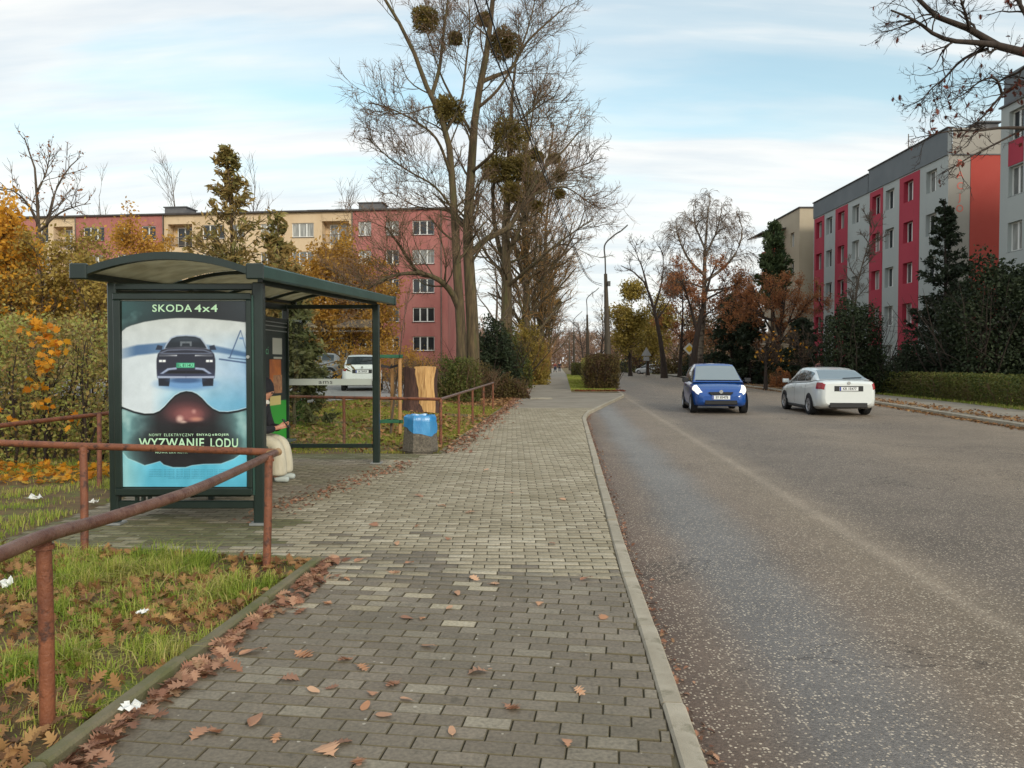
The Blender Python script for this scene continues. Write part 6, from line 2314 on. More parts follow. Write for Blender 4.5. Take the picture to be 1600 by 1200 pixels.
# conifers on the left
cb_ = at(370, 600, 23.0)
conifer('cypress_tree', 'bronze-green cypress with a thin ragged top behind the shelter roof', (cb_.x, 23.0, 0.2), 7.6, 3.1, 121, bark_brown, lf_thuja, 150, 8200, 0.22, -0.03, 0.05, 1.1, 0.30, 0.25, up=0.42)
cb_ = at(437, 600, 24.5)
conifer('cypress_tree', 'shorter cypress leaning against the ragged one behind the shelter roof', (cb_.x, 24.5, 0.2), 6.0, 1.7, 122, bark_brown, lf_thuja, 80, 4800, 0.25, -0.03, 0.05, 0.75, 0.36, 0.15, up=0.35)
cb_ = at(470, 600, 17.5)
conifer('cypress_tree', 'low green cypress seen through the shelter beside the notice panel', (cb_.x - 0.15, 17.5, 0.1), 2.9, 0.95, 123, bark_brown, lf_thuja_g, 90, 7500, 0.17, -0.04, 0.08, 0.6, 0.36, 0.15, up=0.2)

# bare trees over the roof line on the left
bx = at(66, 600, 33)
tree('bare_tree', 'bare tree with a few clinging leaves rising above the amber tree', (bx.x, 33, 0.4), 131, bark_grey, [
    ([Vector((bx.x, 33, 0.2)), at(64, 480, 33), at(62, 400, 33), at(60, 340, 33), at(56, 290, 33), at(52, 245, 33), at(38, 215, 33)], 0.17, 0.02),
    ([at(62, 390, 33), at(76, 340, 33), at(88, 295, 33.5), at(108, 262, 34), at(126, 245, 34)], 0.09, 0.015), ([at(60, 350, 33), at(44, 320, 32.5), at(24, 300, 32), at(0, 292, 32)], 0.07, 0.015),
    ([at(63, 360, 33), at(90, 335, 32.5), at(120, 322, 32), at(142, 318, 32)], 0.06, 0.012), ([at(58, 300, 33), at(72, 270, 33), at(78, 240, 33)], 0.05, 0.012)],
    kt=8, twig=twig_grey, levels=[dict(m=10, t=(0.25, 1), ang=(25, 55), len=(0.9, 1.9), rel=False, rf=0.4, rmin=0.018, k=5, jit=0.15, trop=(0, 0, 0.05)), dict(m=6, ang=(25, 55), len=(0.3, 0.6), rmin=0.011, k=4, sides=3, jit=0.16)],
    leaf=dict(n=170, size=0.14, mat=lf_russet, spread=0.05))
for k, (px, ytop, Yd, w, lab) in enumerate(((300, 268, 92, 6, 'feathery bare tree crown behind the roof of the pink and cream block'), (165, 308, 95, 6, 'faint bare tree top behind the roof over the pink wall'),
                                            (408, 290, 94, 5, 'bare tree top behind the roof beside the cypress'), (540, 300, 96, 6, 'bare tree top behind the chimney of the pink end'))):
    bx = at(px, 600, Yd)
    tree('bare_tree', lab, (bx.x, Yd, 0.6), 140 + k, bark_grey, None, at(px, ytop, Yd).z, 0.2, twig=twig_grey, group='bare trees behind the pink and cream block', levels=[
        dict(m=16, t=(0.4, 1), ang=(15, 38), len=(0.2, 0.34), rf=0.5, rmin=0.03, k=5, jit=0.1, trop=(0, 0, 0.08)), dict(m=8, ang=(18, 42), len=(0.3, 0.6), rmin=0.02, k=4, sides=3, jit=0.12, trop=(0, 0, 0.05))])

# bushes between the lawn and the footpath
def at_ground(px, Y):
    p = at(px, 600, Y)
    return Vector((p.x, Y, float(zg(p.x, Y))))


bush('privet_bush', 'rounded green and bronze bush beside the sliced stump', at_ground(712, 28.5), (0.95, 0.9, 1.65), 161, lf_green, twig_brown, 9000, 0.075, 0.25, 30)
bush('thorn_bush', 'leafless thorny brown bush behind the stump', at_ground(660, 30), (1.7, 1.2, 1.75), 162, lf_brownhedge, twig_brown, 2600, 0.06, 0.1, 60)
bush('laurel_bush', 'dark evergreen bush under the poplar by the footpath', at_ground(768, 39), (1.5, 1.4, 3.6), 163, lf_dark, bark_dark, 12000, 0.13, 0.1, 30)
bush('yew_bush', 'tall dark green bush at the edge of the footpath behind the young tree', at_ground(795, 46), (1.4, 1.4, 3.7), 164, lf_green, bark_dark, 9000, 0.13, 0.1, 30)
bush('beech_bush', 'low bronze-leaved bush beside the red marker post', at_ground(798, 33.5), (0.8, 0.8, 1.05), 165, lf_brownhedge, twig_brown, 4200, 0.09, 0.15, 24)
bush('forsythia_bush', 'yellow-green bush arching towards the footpath before the small shelter', at_ground(822, 55), (1.6, 1.5, 4.3), 166, lf_yelgreen, twig_gold, 9500, 0.16, 0.0, 40)
bush('hazel_bush', 'yellow-green bush beyond the arching one along the footpath', at_ground(836, 74), (1.6, 2, 4.6), 167, lf_yelgreen, twig_gold, 5500, 0.2, 0.0, 30)
bush('bramble_bush', 'brown twiggy bush under the great poplar', at_ground(742, 33), (1.0, 1.0, 1.5), 168, lf_brownhedge, twig_brown, 3500, 0.08, 0.1, 40)
bush('thorn_bush', 'straw-coloured twiggy bush filling the gap under the golden trees', at_ground(600, 45), (3.2, 1.5, 2.3), 169, lf_gold, twig_gold, 5000, 0.13, 0.1, 50)

# the clipped hedge on the verge, in two blocks
bush('box_hedge', 'clipped box hedge with bronze front on the verge corner', (5.15, 43.9, 0.0), (0.98, 0.9, 2.05), 171, lf_brownhedge, bark_dark, 14000, 0.085, 0.8, 30, 'hedge', holes=0.7, rough=0.05)
bush('box_hedge', 'long clipped green hedge running back along the verge', (6.0, 56, 0.0), (0.75, 11.0, 2.0), 172, lf_hedge, bark_dark, 22000, 0.11, 0.85, 60, 'hedge', rz=-0.065, holes=0.8, rough=0.04)
bush('box_hedge', 'small clipped hedge far along the verge between the lamps', (8.2, 96, 0.0), (0.8, 3.0, 1.6), 173, lf_green, bark_dark, 4500, 0.16, 0.85, 20, 'hedge', rz=-0.065, holes=0.8, rough=0.04)

# ------------------------------------------------------------------ right side
bx = at(1104, 600, 72)
PY = 72.0
tree('birch_tree', 'tall birch with drooping bare twigs beyond the blue car', (bx.x, PY, 0), 201, bark_birch, [
    ([Vector((W(1092, 600).x, PY, -0.2)), W(1094, 540), W(1100, 470), W(1101, 400), W(1104, 360), W(1106, 330), W(1110, 308)], 0.40, 0.04),
    ([W(1101, 440), W(1128, 420, 0.5), W(1150, 395, 1), W(1160, 360, 1.2), W(1150, 330, 1.2)], 0.16, 0.03), ([W(1101, 430), W(1076, 405, -0.5), W(1060, 370, -0.8), W(1056, 345, -1)], 0.16, 0.03),
    ([W(1102, 400), W(1120, 360, -1), W(1128, 325, -1.2)], 0.12, 0.03), ([W(1102, 390), W(1086, 350, 1), W(1084, 320, 1.2)], 0.12, 0.03), ([W(1101, 455), W(1135, 450, -1), W(1165, 440, -1.5)], 0.12, 0.02),
    ([W(1100, 450), W(1072, 440, 1), W(1045, 430, 1.5)], 0.12, 0.02)], kt=10, twig=twig_brown, levels=[
    dict(m=15, t=(0.3, 1), ang=(25, 60), len=(1.6, 3.0), rel=False, rf=0.35, rmin=0.035, k=6, jit=0.15, trop=(0, 0, -0.02), sides=4),
    dict(m=10, t=(0.2, 1), ang=(30, 70), len=(0.5, 0.9), rf=0.5, rmin=0.018, k=6, jit=0.12, trop=(0, 0, -0.22), sides=3),
    dict(m=4, t=(0.2, 1), ang=(20, 50), len=(0.5, 0.9), rf=0.6, rmin=0.014, k=4, jit=0.1, trop=(0, 0, -0.3), sides=3)])
PY = 68.0
tree('ash_tree', 'dark-trunked bare tree just behind the blue car beside the birch', (W(1083, 600).x, PY, 0), 202, bark_dark, [
    ([Vector((W(1083, 600).x, PY, -0.2)), W(1084, 560), W(1094, 500), W(1108, 440), W(1120, 410)], 0.36, 0.05), ([W(1090, 520), W(1076, 470), W(1066, 440), W(1060, 420)], 0.16, 0.03),
    ([W(1100, 470), W(1128, 455), W(1150, 450)], 0.12, 0.03)], kt=8, twig=twig_rust, levels=[
    dict(m=10, t=(0.3, 1), ang=(25, 60), len=(1.6, 3.0), rel=False, rf=0.35, rmin=0.03, k=5, jit=0.15, sides=4), dict(m=9, ang=(25, 60), len=(0.4, 0.7), rmin=0.018, k=4, sides=3), dict(m=4, ang=(25, 60), len=(0.4, 0.7), rmin=0.014, k=3, sides=3)],
    leaf=dict(n=3500, size=0.16, mat=lf_russet, spread=0.1))
PY = 84.0
tree('leaning_tree', 'bare tree leaning towards the road beside the triangular sign', (W(1036, 600).x, PY, 0), 203, bark_dark, [
    ([Vector((W(1038, 600).x, PY, -0.2)), W(1036, 560), W(1028, 510), W(1018, 470), W(1006, 440), W(990, 425), W(970, 415)], 0.32, 0.04), ([W(1022, 485), W(1034, 440), W(1036, 400), W(1030, 385)], 0.13, 0.03),
    ([W(1012, 452), W(1004, 420), W(996, 400), W(992, 385)], 0.12, 0.03), ([W(1026, 500), W(1046, 470), W(1056, 440)], 0.1, 0.02)], kt=9, twig=twig_grey, levels=[
    dict(m=11, t=(0.35, 1), ang=(25, 60), len=(1.6, 3.2), rel=False, rf=0.35, rmin=0.035, k=5, jit=0.15, trop=(0, 0, 0.05), sides=4), dict(m=8, ang=(25, 55), len=(0.35, 0.65), rmin=0.02, k=4, sides=3), dict(m=3, ang=(25, 55), len=(0.4, 0.7), rmin=0.015, k=3, sides=3)])


def side_tree(label, px, ytop, Y, spread, seed, twigm, leafm=None, nleaf=0, size=0.2, name='bare_tree', r0=0.25, group=None, dens=1.0, low=0.2, base_z=0.0, trop=0.05, bark=bark_dark):
    bx = at(px, 600, Y)
    H = at(px, ytop, Y).z
    s = spread / H
    return tree(name, label, (bx.x, Y, base_z), seed, bark, None, H, r0, group=group, twig=twigm, levels=[
        dict(m=int(20 * dens), t=(low, 1.0), ang=(28, 62), len=(0.45 * s, 0.95 * s), rf=0.45, rmin=0.03, k=5, jit=0.15, trop=(0, 0, trop), sides=4),
        dict(m=int(9 * dens), t=(0.2, 1.0), ang=(25, 55), len=(0.3, 0.6), rf=0.5, rmin=0.018, k=4, jit=0.17, trop=(0, 0, trop * 0.6), sides=3),
        dict(m=5, t=(0.2, 1.0), ang=(25, 55), len=(0.4, 0.7), rf=0.55, rmin=0.013, k=3, jit=0.2, sides=3)],
        leaf=dict(n=nleaf, size=size, mat=leafm, spread=size * 1.3) if nleaf else None)


side_tree('yellow-green tree on the bend beyond the tall street lamp', 985, 462, 98, 4.6, 211, twig_gold, lf_yelgreen, 9000, 0.3, 'maple_tree')
side_tree('second yellow-green tree beside the leaning tree', 1012, 478, 104, 4.2, 212, twig_gold, lf_yelgreen, 6500, 0.3, 'maple_tree')
side_tree('russet half-bare tree right of the leaning tree', 1062, 432, 90, 4.2, 213, twig_rust, lf_russet, 4500, 0.22)
side_tree('thin russet tree close to the birch trunk', 1128, 440, 84, 4.0, 214, twig_rust, lf_russet, 4500, 0.22)
side_tree('grey bare tree behind the tall street lamp', 938, 474, 125, 5.0, 215, twig_grey)
side_tree('grey bare tree right of the tall street lamp in the distance', 962, 480, 132, 5.0, 216, twig_grey)
side_tree('distant bare tree beside the second street lamp', 912, 508, 150, 5.0, 217, twig_grey)
PY = 52.0
tree('beech_tree', 'broad russet-crowned tree before the tan block', (W(1215, 600).x, PY, 0), 218, bark_dark, [
    ([Vector((W(1215, 600).x, PY, -0.2)), W(1216, 560), W(1217, 530), W(1220, 500), W(1222, 470)], 0.22, 0.06)] + [
    ([W(1217, 545 - 6 * k), W(1217 + 0.45 * dx_, 512 - 3 * k, dz_ * 0.5), W(1217 + 0.8 * dx_, 480 - 3 * k, dz_ * 0.8), W(1217 + dx_, yt_, dz_)], 0.10, 0.02)
    for k, (dx_, yt_, dz_) in enumerate(((-62, 470, 0.5), (52, 468, -0.5), (-40, 448, -1.2), (34, 446, 1.0), (-14, 438, 0.8), (12, 436, -1.0), (70, 490, 0.4), (-76, 492, -0.3)))],
    kt=7, twig=twig_rust, levels=[
    dict(m=12, t=(0.35, 1), ang=(20, 50), len=(0.7, 1.5), rel=False, rf=0.4, rmin=0.016, k=5, jit=0.14, trop=(0, 0, 0.08), sides=4), dict(m=9, t=(0.2, 1), ang=(20, 50), len=(0.4, 0.7), rmin=0.011, k=4, sides=3, trop=(0, 0, 0.05)),
    dict(m=4, ang=(20, 50), len=(0.4, 0.8), rmin=0.008, k=3, sides=3)], leaf=dict(n=9000, size=0.10, mat=lf_russet, spread=0.12))
side_tree('smaller russet crown beside the broad russet tree', 1163, 462, 58, 2.6, 219, twig_rust, lf_russet, 6500, 0.13, 'beech_tree', 0.2, dens=1.1, low=0.3)
side_tree('slim bare tree standing before the crimson stripes', 1332, 335, 45, 2.2, 220, twig_grey, None, 0, 0.2, 'bare_tree', 0.11, low=0.45, bark=bark_grey)
side_tree('small tree with a few yellow leaves behind the white saloon', 1196, 530, 46, 1.6, 221, twig_brown, lf_maple, 34, 0.22, 'maple_tree', 0.14, low=0.45)
side_tree('small tree with pale yellow leaves next to the dark yew', 1258, 520, 44, 1.7, 222, twig_brown, lf_maple, 30, 0.18, 'maple_tree', 0.09, low=0.4)
for k, (px, yt, Y, lab) in enumerate(((985, 512, 150, 'low brown thicket tree far behind the yellow-green trees'), (1022, 505, 140, 'grey thicket tree behind the triangular sign'), (1055, 498, 128, 'brown thicket tree behind the diamond sign'),
                                    (1090, 492, 112, 'brown thicket tree behind the birch trunk'), (1120, 500, 104, 'grey thicket tree behind the dark spruce'), (1155, 492, 98, 'brown thicket tree behind the pine'), (1000, 520, 120, 'short bushy thicket tree behind the silver hatchback'))):
    side_tree(lab, px, yt, Y, 5.5, 260 + k, twig_brown if k % 2 else twig_rust, lf_brownhedge, 1600, 0.3, 'thicket_tree', 0.2, 'thicket on the bend', 1.0, 0.05, trop=0.02)
for k, (px, Y, hw, h, lab, lm_) in enumerate(((1000, 128, 5, 2.6, 'dark undergrowth behind the silver hatchback', 'lf_dark'), (1062, 112, 4.5, 2.4, 'brown undergrowth behind the diamond sign', 'lf_brownhedge'), (1112, 92, 4, 2.6, 'dark undergrowth behind the birch', 'lf_dark'),
                                             (1160, 82, 4, 2.8, 'brown undergrowth behind the dark spruces', 'lf_brownhedge'), (958, 140, 4, 2.4, 'low dark undergrowth right of the clipped hedge', 'lf_hedge'), (1225, 66, 4, 2.2, 'brown undergrowth before the tan block', 'lf_brownhedge'))):
    bush('undergrowth_bush', lab, at_ground(px, Y), (hw, 2.0, h), 280 + k, globals()[lm_], twig_brown, 3600, 0.26, 0.2, 30, group='undergrowth along the bend')
cb_ = at(1207, 600, 64)
conifer('pine_tree', 'blue-green pine before the tan block', (cb_.x, 64, 0), at(1207, 350, 64).z, 2.6, 231, bark_brown, lf_pine, 90, 11000, 0.36, 0.04, 0.45, 0.55, 0.3, 0.1, up=0.3)
for k, (px, yt, Y, r, lab) in enumerate(((1142, 462, 60, 2.0, 'dark spruce under the birch'), (1172, 478, 57, 2.1, 'dark broad spruce beside the broad russet tree'), (1252, 500, 50, 1.7, 'dark low spruce behind the white saloon'))):
    cb_ = at(px, 600, Y)
    conifer('spruce_tree', lab, (cb_.x, Y, 0), at(px, yt, Y).z, r, 232 + k, bark_dark, lf_spruce, 110, 9500, 0.26, -0.05, 0.03, 0.6, 0.4, 0.1)
cb_ = at(1474, 600, 42)
conifer('spruce_tree', 'pointed dark spruce before the grey end of the striped block', (cb_.x, 42, 0), at(1474, 312, 42).z, 2.5, 236, bark_dark, lf_spruce, 170, 15000, 0.22, -0.03, 0.03, 0.8, 0.36, 0.12, up=0.15)
bush('yew_bush', 'block-shaped dark yew behind the white saloon', at_ground(1330, 39) * 1.0, (1.55, 1.4, 4.75), 241, lf_dark, bark_dark, 17000, 0.13, 0.35, 30, 'bush', holes=0.6, rough=0.07)
bush('yew_bush', 'huge dark yew at the picture edge under the oak', (21.2, 33.5, 0), (2.5, 2.2, 6.1), 242, lf_dark, bark_dark, 32000, 0.15, 0.2, 40, 'bush', holes=0.6, rough=0.08)
bush('yew_bush', 'dark rounded yew between the block-shaped yew and the huge yew', (19.6, 37.0, 0), (1.5, 1.4, 2.7), 243, lf_spruce, bark_dark, 9000, 0.13, 0.1, 30, 'bush', holes=0.6)
bush('yew_bush', 'low grey-green conifer bush behind the low hedge', (18.0, 39.0, 0), (1.2, 1.2, 2.4), 244, lf_pine, bark_dark, 6000, 0.13, 0.1, 30, 'bush')
hy0, hy1 = 21.5, 38.0
bush('low_hedge', 'low clipped green hedge along the far pavement', (18.0, 31.0, 0), (0.55, 8.6, 1.12), 245, lf_green, twig_brown, 26000, 0.085, 0.85, 60, 'hedge', rz=-0.10, holes=0.75, rough=0.05)
bush('low_hedge', 'low brown hedge beyond the white saloon', (18.6, 53, 0), (0.5, 7.0, 1.05), 246, lf_brownhedge, twig_brown, 9000, 0.1, 0.8, 40, 'hedge', rz=-0.09, holes=0.6, rough=0.06)
bush('ivy_bush', 'small bronze bush beside the pavement left of the white saloon', (17.0, 48.5, 0), (0.7, 0.7, 1.15), 247, lf_russet, twig_brown, 2500, 0.1, 0.1, 20)

# the oak reaching in from the upper corner
PY = 17.5
ob = Vector((15.9, 18.0, 0.0))
oak_limbs = [
    ([ob - Vector((0, 0, 0.2)), ob + Vector((0.1, 0, 3)), ob + Vector((-0.1, 0, 6)), ob + Vector((0.2, 0.1, 9.5)), ob + Vector((0.3, 0, 13))], 0.42, 0.12),
    ([ob + Vector((-0.1, 0, 6.4)), W(1690, 100), W(1600, 84), W(1560, 72), W(1530, 58), W(1500, 36), W(1470, 30), W(1440, 8), W(1424, -12)], 0.18, 0.04),
    ([W(1555, 70), W(1520, 66, -0.3), W(1490, 64, -0.5), W(1462, 55, -0.6), W(1436, 36, -0.8), W(1412, 24, -1.0), W(1392, 16, -1.1)], 0.07, 0.018),
    ([W(1545, 76), W(1520, 84, 0.2), W(1498, 98, 0.4), W(1476, 122, 0.5), W(1456, 138, 0.6), W(1440, 156, 0.7)], 0.04, 0.010),
    ([W(1515, 46), W(1508, 20, -0.5), W(1498, -10, -0.8)], 0.04, 0.015),
    ([ob + Vector((-0.1, 0, 5.4)), W(1680, 140, 0.4), W(1600, 124, 0.5), W(1575, 138, 0.5), W(1552, 165, 0.6), W(1530, 188, 0.7), W(1500, 216, 0.8)], 0.09, 0.015),
    ([W(1565, 145, 0.5), W(1555, 122, 0.2), W(1530, 128, 0), W(1505, 148, -0.2), W(1480, 158, -0.3)], 0.03, 0.008),
    ([ob + Vector((-0.1, 0, 4.6)), W(1690, 225, -0.4), W(1600, 200, -0.5), W(1570, 215, -0.5), W(1545, 232, -0.5), W(1510, 248, -0.6), W(1475, 270, -0.7)], 0.06, 0.010),
    ([W(1600, 200, -0.5), W(1560, 200, -0.8), W(1530, 204, -1.0), W(1490, 204, -1.2), W(1450, 212, -1.3)], 0.04, 0.008),
    ([W(1600, 84), W(1610, 40), W(1590, 0), W(1580, -40)], 0.08, 0.02),
]
oak, tw, g_ = tree('oak_tree', 'oak branches with a few withered leaves reaching in from the upper corner', ob, 251, bark_dark, oak_limbs, kt=10, twig=bark_dark, levels=[
    dict(m=15, t=(0.40, 1), ang=(25, 65), len=(0.5, 1.35), rel=False, rf=0.45, rmin=0.010, k=6, jit=0.2, trop=(0, 0, -0.01), sides=4),
    dict(m=6, t=(0.2, 1), ang=(25, 60), len=(0.3, 0.62), rf=0.55, rmin=0.006, k=4, jit=0.2, sides=3), dict(m=3, ang=(25, 60), len=(0.4, 0.7), rmin=0.0045, k=3, sides=3)])
pts = along_twigs(tw[0], 4000, g_, 0.02)
dens_ = (pts[:, 0] * 1200 / pts[:, 1] + 800)
keep = g_.uniform(0, 1, len(pts)) < np.where(dens_ > 1560, 0.22, 0.045)
scatter_shape('withered_leaves', oak_leaf(1), pts[keep], 0.12, lf_oakbr, oak, g_, tilt=1.6)

# the far-off wood that closes the view
wood_m = mat('haze_toned_twigs', srgb(150, 120, 102), 0.95, c2=srgb(128, 104, 92), scale=0.05)  # distance haze put into the twig colour as a paler tone
gw = np.random.default_rng(77)
nt = 760
wx = gw.uniform(-150, 330, nt)
wy = gw.uniform(250, 400, nt)
wh = gw.uniform(11, 17, nt)
p, r = grow(np.stack([wx, wy, 0 * wx - 0.3], 1), np.tile([0, 0, 1.0], (nt, 1)), wh, np.full(nt, 0.22), np.full(nt, 0.05), 6, 0.04, (0, 0, 0.05), gw)
s, d, ln, rr = spawn(p, r, 14, (0.1, 1), (25, 65), (0.25, 0.45), 0.5, gw)
p2, r2 = grow(s, d, ln, np.full(len(ln), 0.09), np.full(len(ln), 0.05), 4, 0.15, (0, 0, 0.06), gw)
s, d, ln, rr = spawn(p2, r2, 6, (0.1, 1), (25, 60), (0.4, 0.7), 0.5, gw)
p3, r3 = grow(s, d, ln, np.full(len(ln), 0.07), np.full(len(ln), 0.06), 2, 0.15, (0, 0, 0.03), gw)
nl = 60000
lw = np.stack([gw.uniform(-150, 330, nl), gw.uniform(245, 300, nl), gw.uniform(0, 1, nl) ** 1.5 * 12.0], 1)
v_, f_ = leaf_quads(lw, 0.9, gw, 0.5)
tag(link('distant_undergrowth', fast_mesh('distant_undergrowth', v_, f_, leaf_mat('far_russet_undergrowth', [G(120, 96, 80), G(142, 112, 92), G(130, 108, 80)], 0.2))), 'brown undergrowth at the edge of the far wood', 'undergrowth', kind='stuff')
wood = join_tubes('distant_woods', [(p, r, 4), (p2, r2, 3), (p3, r3, 3)], wood_m, None)
tag(wood, 'hazy brown leafless wood closing the far end of the road', 'wood', kind='stuff')

# ------------------------------------------------------------------ people
skin_m = mat('skin', srgb(198, 146, 120), 0.55, c2=srgb(188, 132, 108), scale=20)
cloth_black = mat('black_cloth', srgb(26, 26, 32), 0.85, c2=srgb(36, 36, 44), scale=14, bump=0.3, bscale=40)
cloth_cream = mat('cream_trousers', srgb(206, 198, 178), 0.9, c2=srgb(188, 180, 158), scale=9, bump=1.0, bscale=11, stretch=(1, 1, 0.4))
cloth_red = mat('dusky_red_cloth', srgb(134, 62, 62), 0.9, c2=srgb(116, 52, 54), scale=9)
cloth_navy = mat('navy_cloth', srgb(40, 44, 58), 0.9)
cloth_grey = mat('grey_cloth', srgb(110, 108, 108), 0.9)
hair_brown = mat('brown_hair', srgb(74, 52, 40), 0.8)


def skinned(name, verts, edges, m, parent, root=0, sub=2):
    """a continuous surface grown over a skeleton: verts [(x, y, z, radius)]"""
    me = bpy.data.meshes.new(name)
    me.from_pydata([v[:3] for v in verts], edges, [])
    set_mats(me, m)
    o = link(name, me, parent)
    o.modifiers.new('skin', 'SKIN').use_smooth_shade = True
    sk = me.skin_vertices[0].data
    for i, v in enumerate(verts):
        r = v[3]
        sk[i].radius = r if isinstance(r, tuple) else (r, r)
        sk[i].use_root = (i == root)
    s = o.modifiers.new('sub', 'SUBSURF')
    s.levels = s.render_levels = sub
    return o


def chain(V, E, start, pts):
    last = start
    for p in pts:
        V.append(p)
        if last is not None:
            E.append((last, len(V) - 1))
        last = len(V) - 1
    return last


def hand(V, E, wrist, palm, fwd, side, curl):
    """palm and five fingers of unequal length beyond the wrist vertex"""
    fwd, side, curl = Vector(fwd).normalized(), Vector(side).normalized(), Vector(curl).normalized()
    p = Vector(palm)
    pi = chain(V, E, wrist, [(*p, 0.026)])
    for k, ln in enumerate((0.060, 0.072, 0.068, 0.052)):
        b = p + fwd * 0.035 + side * (0.030 - 0.020 * k)
        m = b + fwd * ln * 0.5 + curl * 0.012
        e = m + fwd * ln * 0.25 + curl * ln * 0.42
        chain(V, E, pi, [(*b, 0.0095), (*m, 0.0085), (*e, 0.0075)])
    b = p + side * 0.034 - fwd * 0.008
    chain(V, E, pi, [(*b, 0.011), (*(b + fwd * 0.028 + side * 0.012 + curl * 0.01), 0.0095), (*(b + fwd * 0.05 + curl * 0.022), 0.0085)])


def face_parts(t, c, fwd, hair, r=0.098):
    """eyes, nose and ears are part of the head; hair or cap sits on it"""
    c, f = Vector(c), Vector(fwd).normalized()
    s = f.cross(Vector((0, 0, 1))).normalized()
    e = MB()
    for k in (-1, 1):
        q = c + f * (r * 0.90) + s * (0.033 * k) + Vector((0, 0, 0.012))
        e.lathe([(0.002, -0.010), (0.010, -0.006), (0.012, 0), (0.010, 0.006), (0.002, 0.010)], q, 8)
    e.build('eyes', black_ink, t)


# the seated person in the shelter, facing the road
SX0, SY0 = -3.37, 9.80
per = thing('person', 'person in black beanie, black jacket and cream trousers sitting with a phone in the shelter', 'person', (SX0, SY0, 0), in_world=True)
V, E = [], []
Pq = lambda x, dy, z, r: (SX0 + x, SY0 + dy, z, r)
V.append(Pq(0.0, 0, 0.52, (0.15, 0.12)))
ch = chain(V, E, 0, [Pq(0.03, 0, 0.68, (0.14, 0.11)), Pq(0.10, 0, 0.86, (0.155, 0.115)), Pq(0.15, 0, 0.97, (0.13, 0.10))])
hd_ = chain(V, E, ch, [Pq(0.185, 0, 1.03, 0.052), Pq(0.215, 0, 1.08, 0.07), Pq(0.235, 0, 1.135, 0.088), Pq(0.225, 0, 1.19, 0.078)])
chain(V, E, len(V) - 2, [Pq(0.325, 0, 1.125, 0.016)])
for k in (-1, 1):
    w_ = chain(V, E, ch, [Pq(0.14, 0.17 * k, 0.95, 0.062), Pq(0.16, 0.235 * k, 0.80, 0.05), Pq(0.20, 0.245 * k, 0.68, 0.043), Pq(0.32, 0.15 * k, 0.67, 0.036), Pq(0.39, 0.065 * k, 0.685, 0.026)])
    hand(V, E, w_, (SX0 + 0.435, SY0 + 0.045 * k, 0.70), (0.9, -0.35 * k, 0.25), (0.1, -0.2 * k, 0.9), (-0.1, -0.9 * k, 0.2))
    chain(V, E, 0, [Pq(0.06, 0.11 * k, 0.50, 0.095), Pq(0.26, 0.13 * k, 0.505, 0.078), Pq(0.42, 0.13 * k, 0.49, 0.06), Pq(0.42, 0.13 * k, 0.28, 0.052), Pq(0.38, 0.13 * k, 0.08, 0.038), Pq(0.45, 0.135 * k, 0.045, 0.035), Pq(0.52, 0.14 * k, 0.035, 0.025)])
skinned('body', V, E, skin_m, per)
V, E = [], []
V.append(Pq(0.0, 0, 0.53, (0.19, 0.155)))
ch = chain(V, E, 0, [Pq(0.03, 0, 0.68, (0.18, 0.15)), Pq(0.10, 0, 0.86, (0.19, 0.15)), Pq(0.15, 0, 0.985, (0.15, 0.12))])
for k in (-1, 1):
    chain(V, E, ch, [Pq(0.14, 0.175 * k, 0.965, 0.082), Pq(0.16, 0.245 * k, 0.80, 0.07), Pq(0.21, 0.255 * k, 0.67, 0.062), Pq(0.32, 0.155 * k, 0.665, 0.052), Pq(0.372, 0.085 * k, 0.682, 0.044)])
skinned('jacket', V, E, cloth_black, per)
V, E = [], []
V.append(Pq(-0.01, 0, 0.54, (0.165, 0.13)))
for k in (-1, 1):
    chain(V, E, 0, [Pq(0.06, 0.10 * k, 0.51, 0.112), Pq(0.26, 0.13 * k, 0.51, 0.104), Pq(0.41, 0.135 * k, 0.485, 0.096), Pq(0.425, 0.135 * k, 0.30, 0.105), Pq(0.42, 0.135 * k, 0.14, 0.118), Pq(0.42, 0.135 * k, 0.075, 0.12)])
skinned('trousers', V, E, cloth_cream, per)
for k in (-1, 1):
    skinned('shoe', [Pq(0.36, 0.135 * k, 0.045, 0.045), Pq(0.45, 0.135 * k, 0.045, 0.045), Pq(0.56, 0.14 * k, 0.035, 0.036)], [(0, 1), (1, 2)], frosted, per)
cap = MB()
rows = []
hc = Vector((SX0 + 0.225, SY0, 1.155))
for z, r in ((-0.035, 0.104), (-0.01, 0.110), (0.03, 0.112), (0.075, 0.106), (0.115, 0.088), (0.14, 0.058), (0.15, 0.02)):
    rows.append([hc + Vector((r * 1.02 * math.cos(a) - 0.008 - 0.16 * z, r * 0.92 * math.sin(a), z + 0.028 * math.cos(a))) for a in np.linspace(0, 2 * math.pi, 20, endpoint=False)])
cap.grid(rows, close=True).add(rows[-1], [tuple(range(20))])
cap.build('beanie', cloth_black, per, smooth=True)
sc_ = MB()
sc_.lathe([(0.085, -0.03), (0.088, -0.01), (0.078, 0.012), (0.066, 0.022)], (SX0 + 0.185, SY0, 1.015), 16, cap=False)
sc_.build('collar', mat('white_collar', srgb(208, 204, 194), 0.9), per, smooth=True)
face_parts(per, (SX0 + 0.235, SY0, 1.135), (1, 0, -0.25), None, 0.095)
ph = thing('phone', 'small black phone held by the person in the shelter', 'phone', (SX0 + 0.485, SY0, 0.70))
MB().box((0, 0, 0.035), (0.012, 0.072, 0.145), rot=Matrix.Rotation(R(-40), 3, 'Y')).build('phone_case', plastic, ph, bevel=0.004)
MB().box((-0.0062, 0, 0.040), (0.002, 0.064, 0.13), rot=Matrix.Rotation(R(-40), 3, 'Y')).build('screen', car_glass, ph)


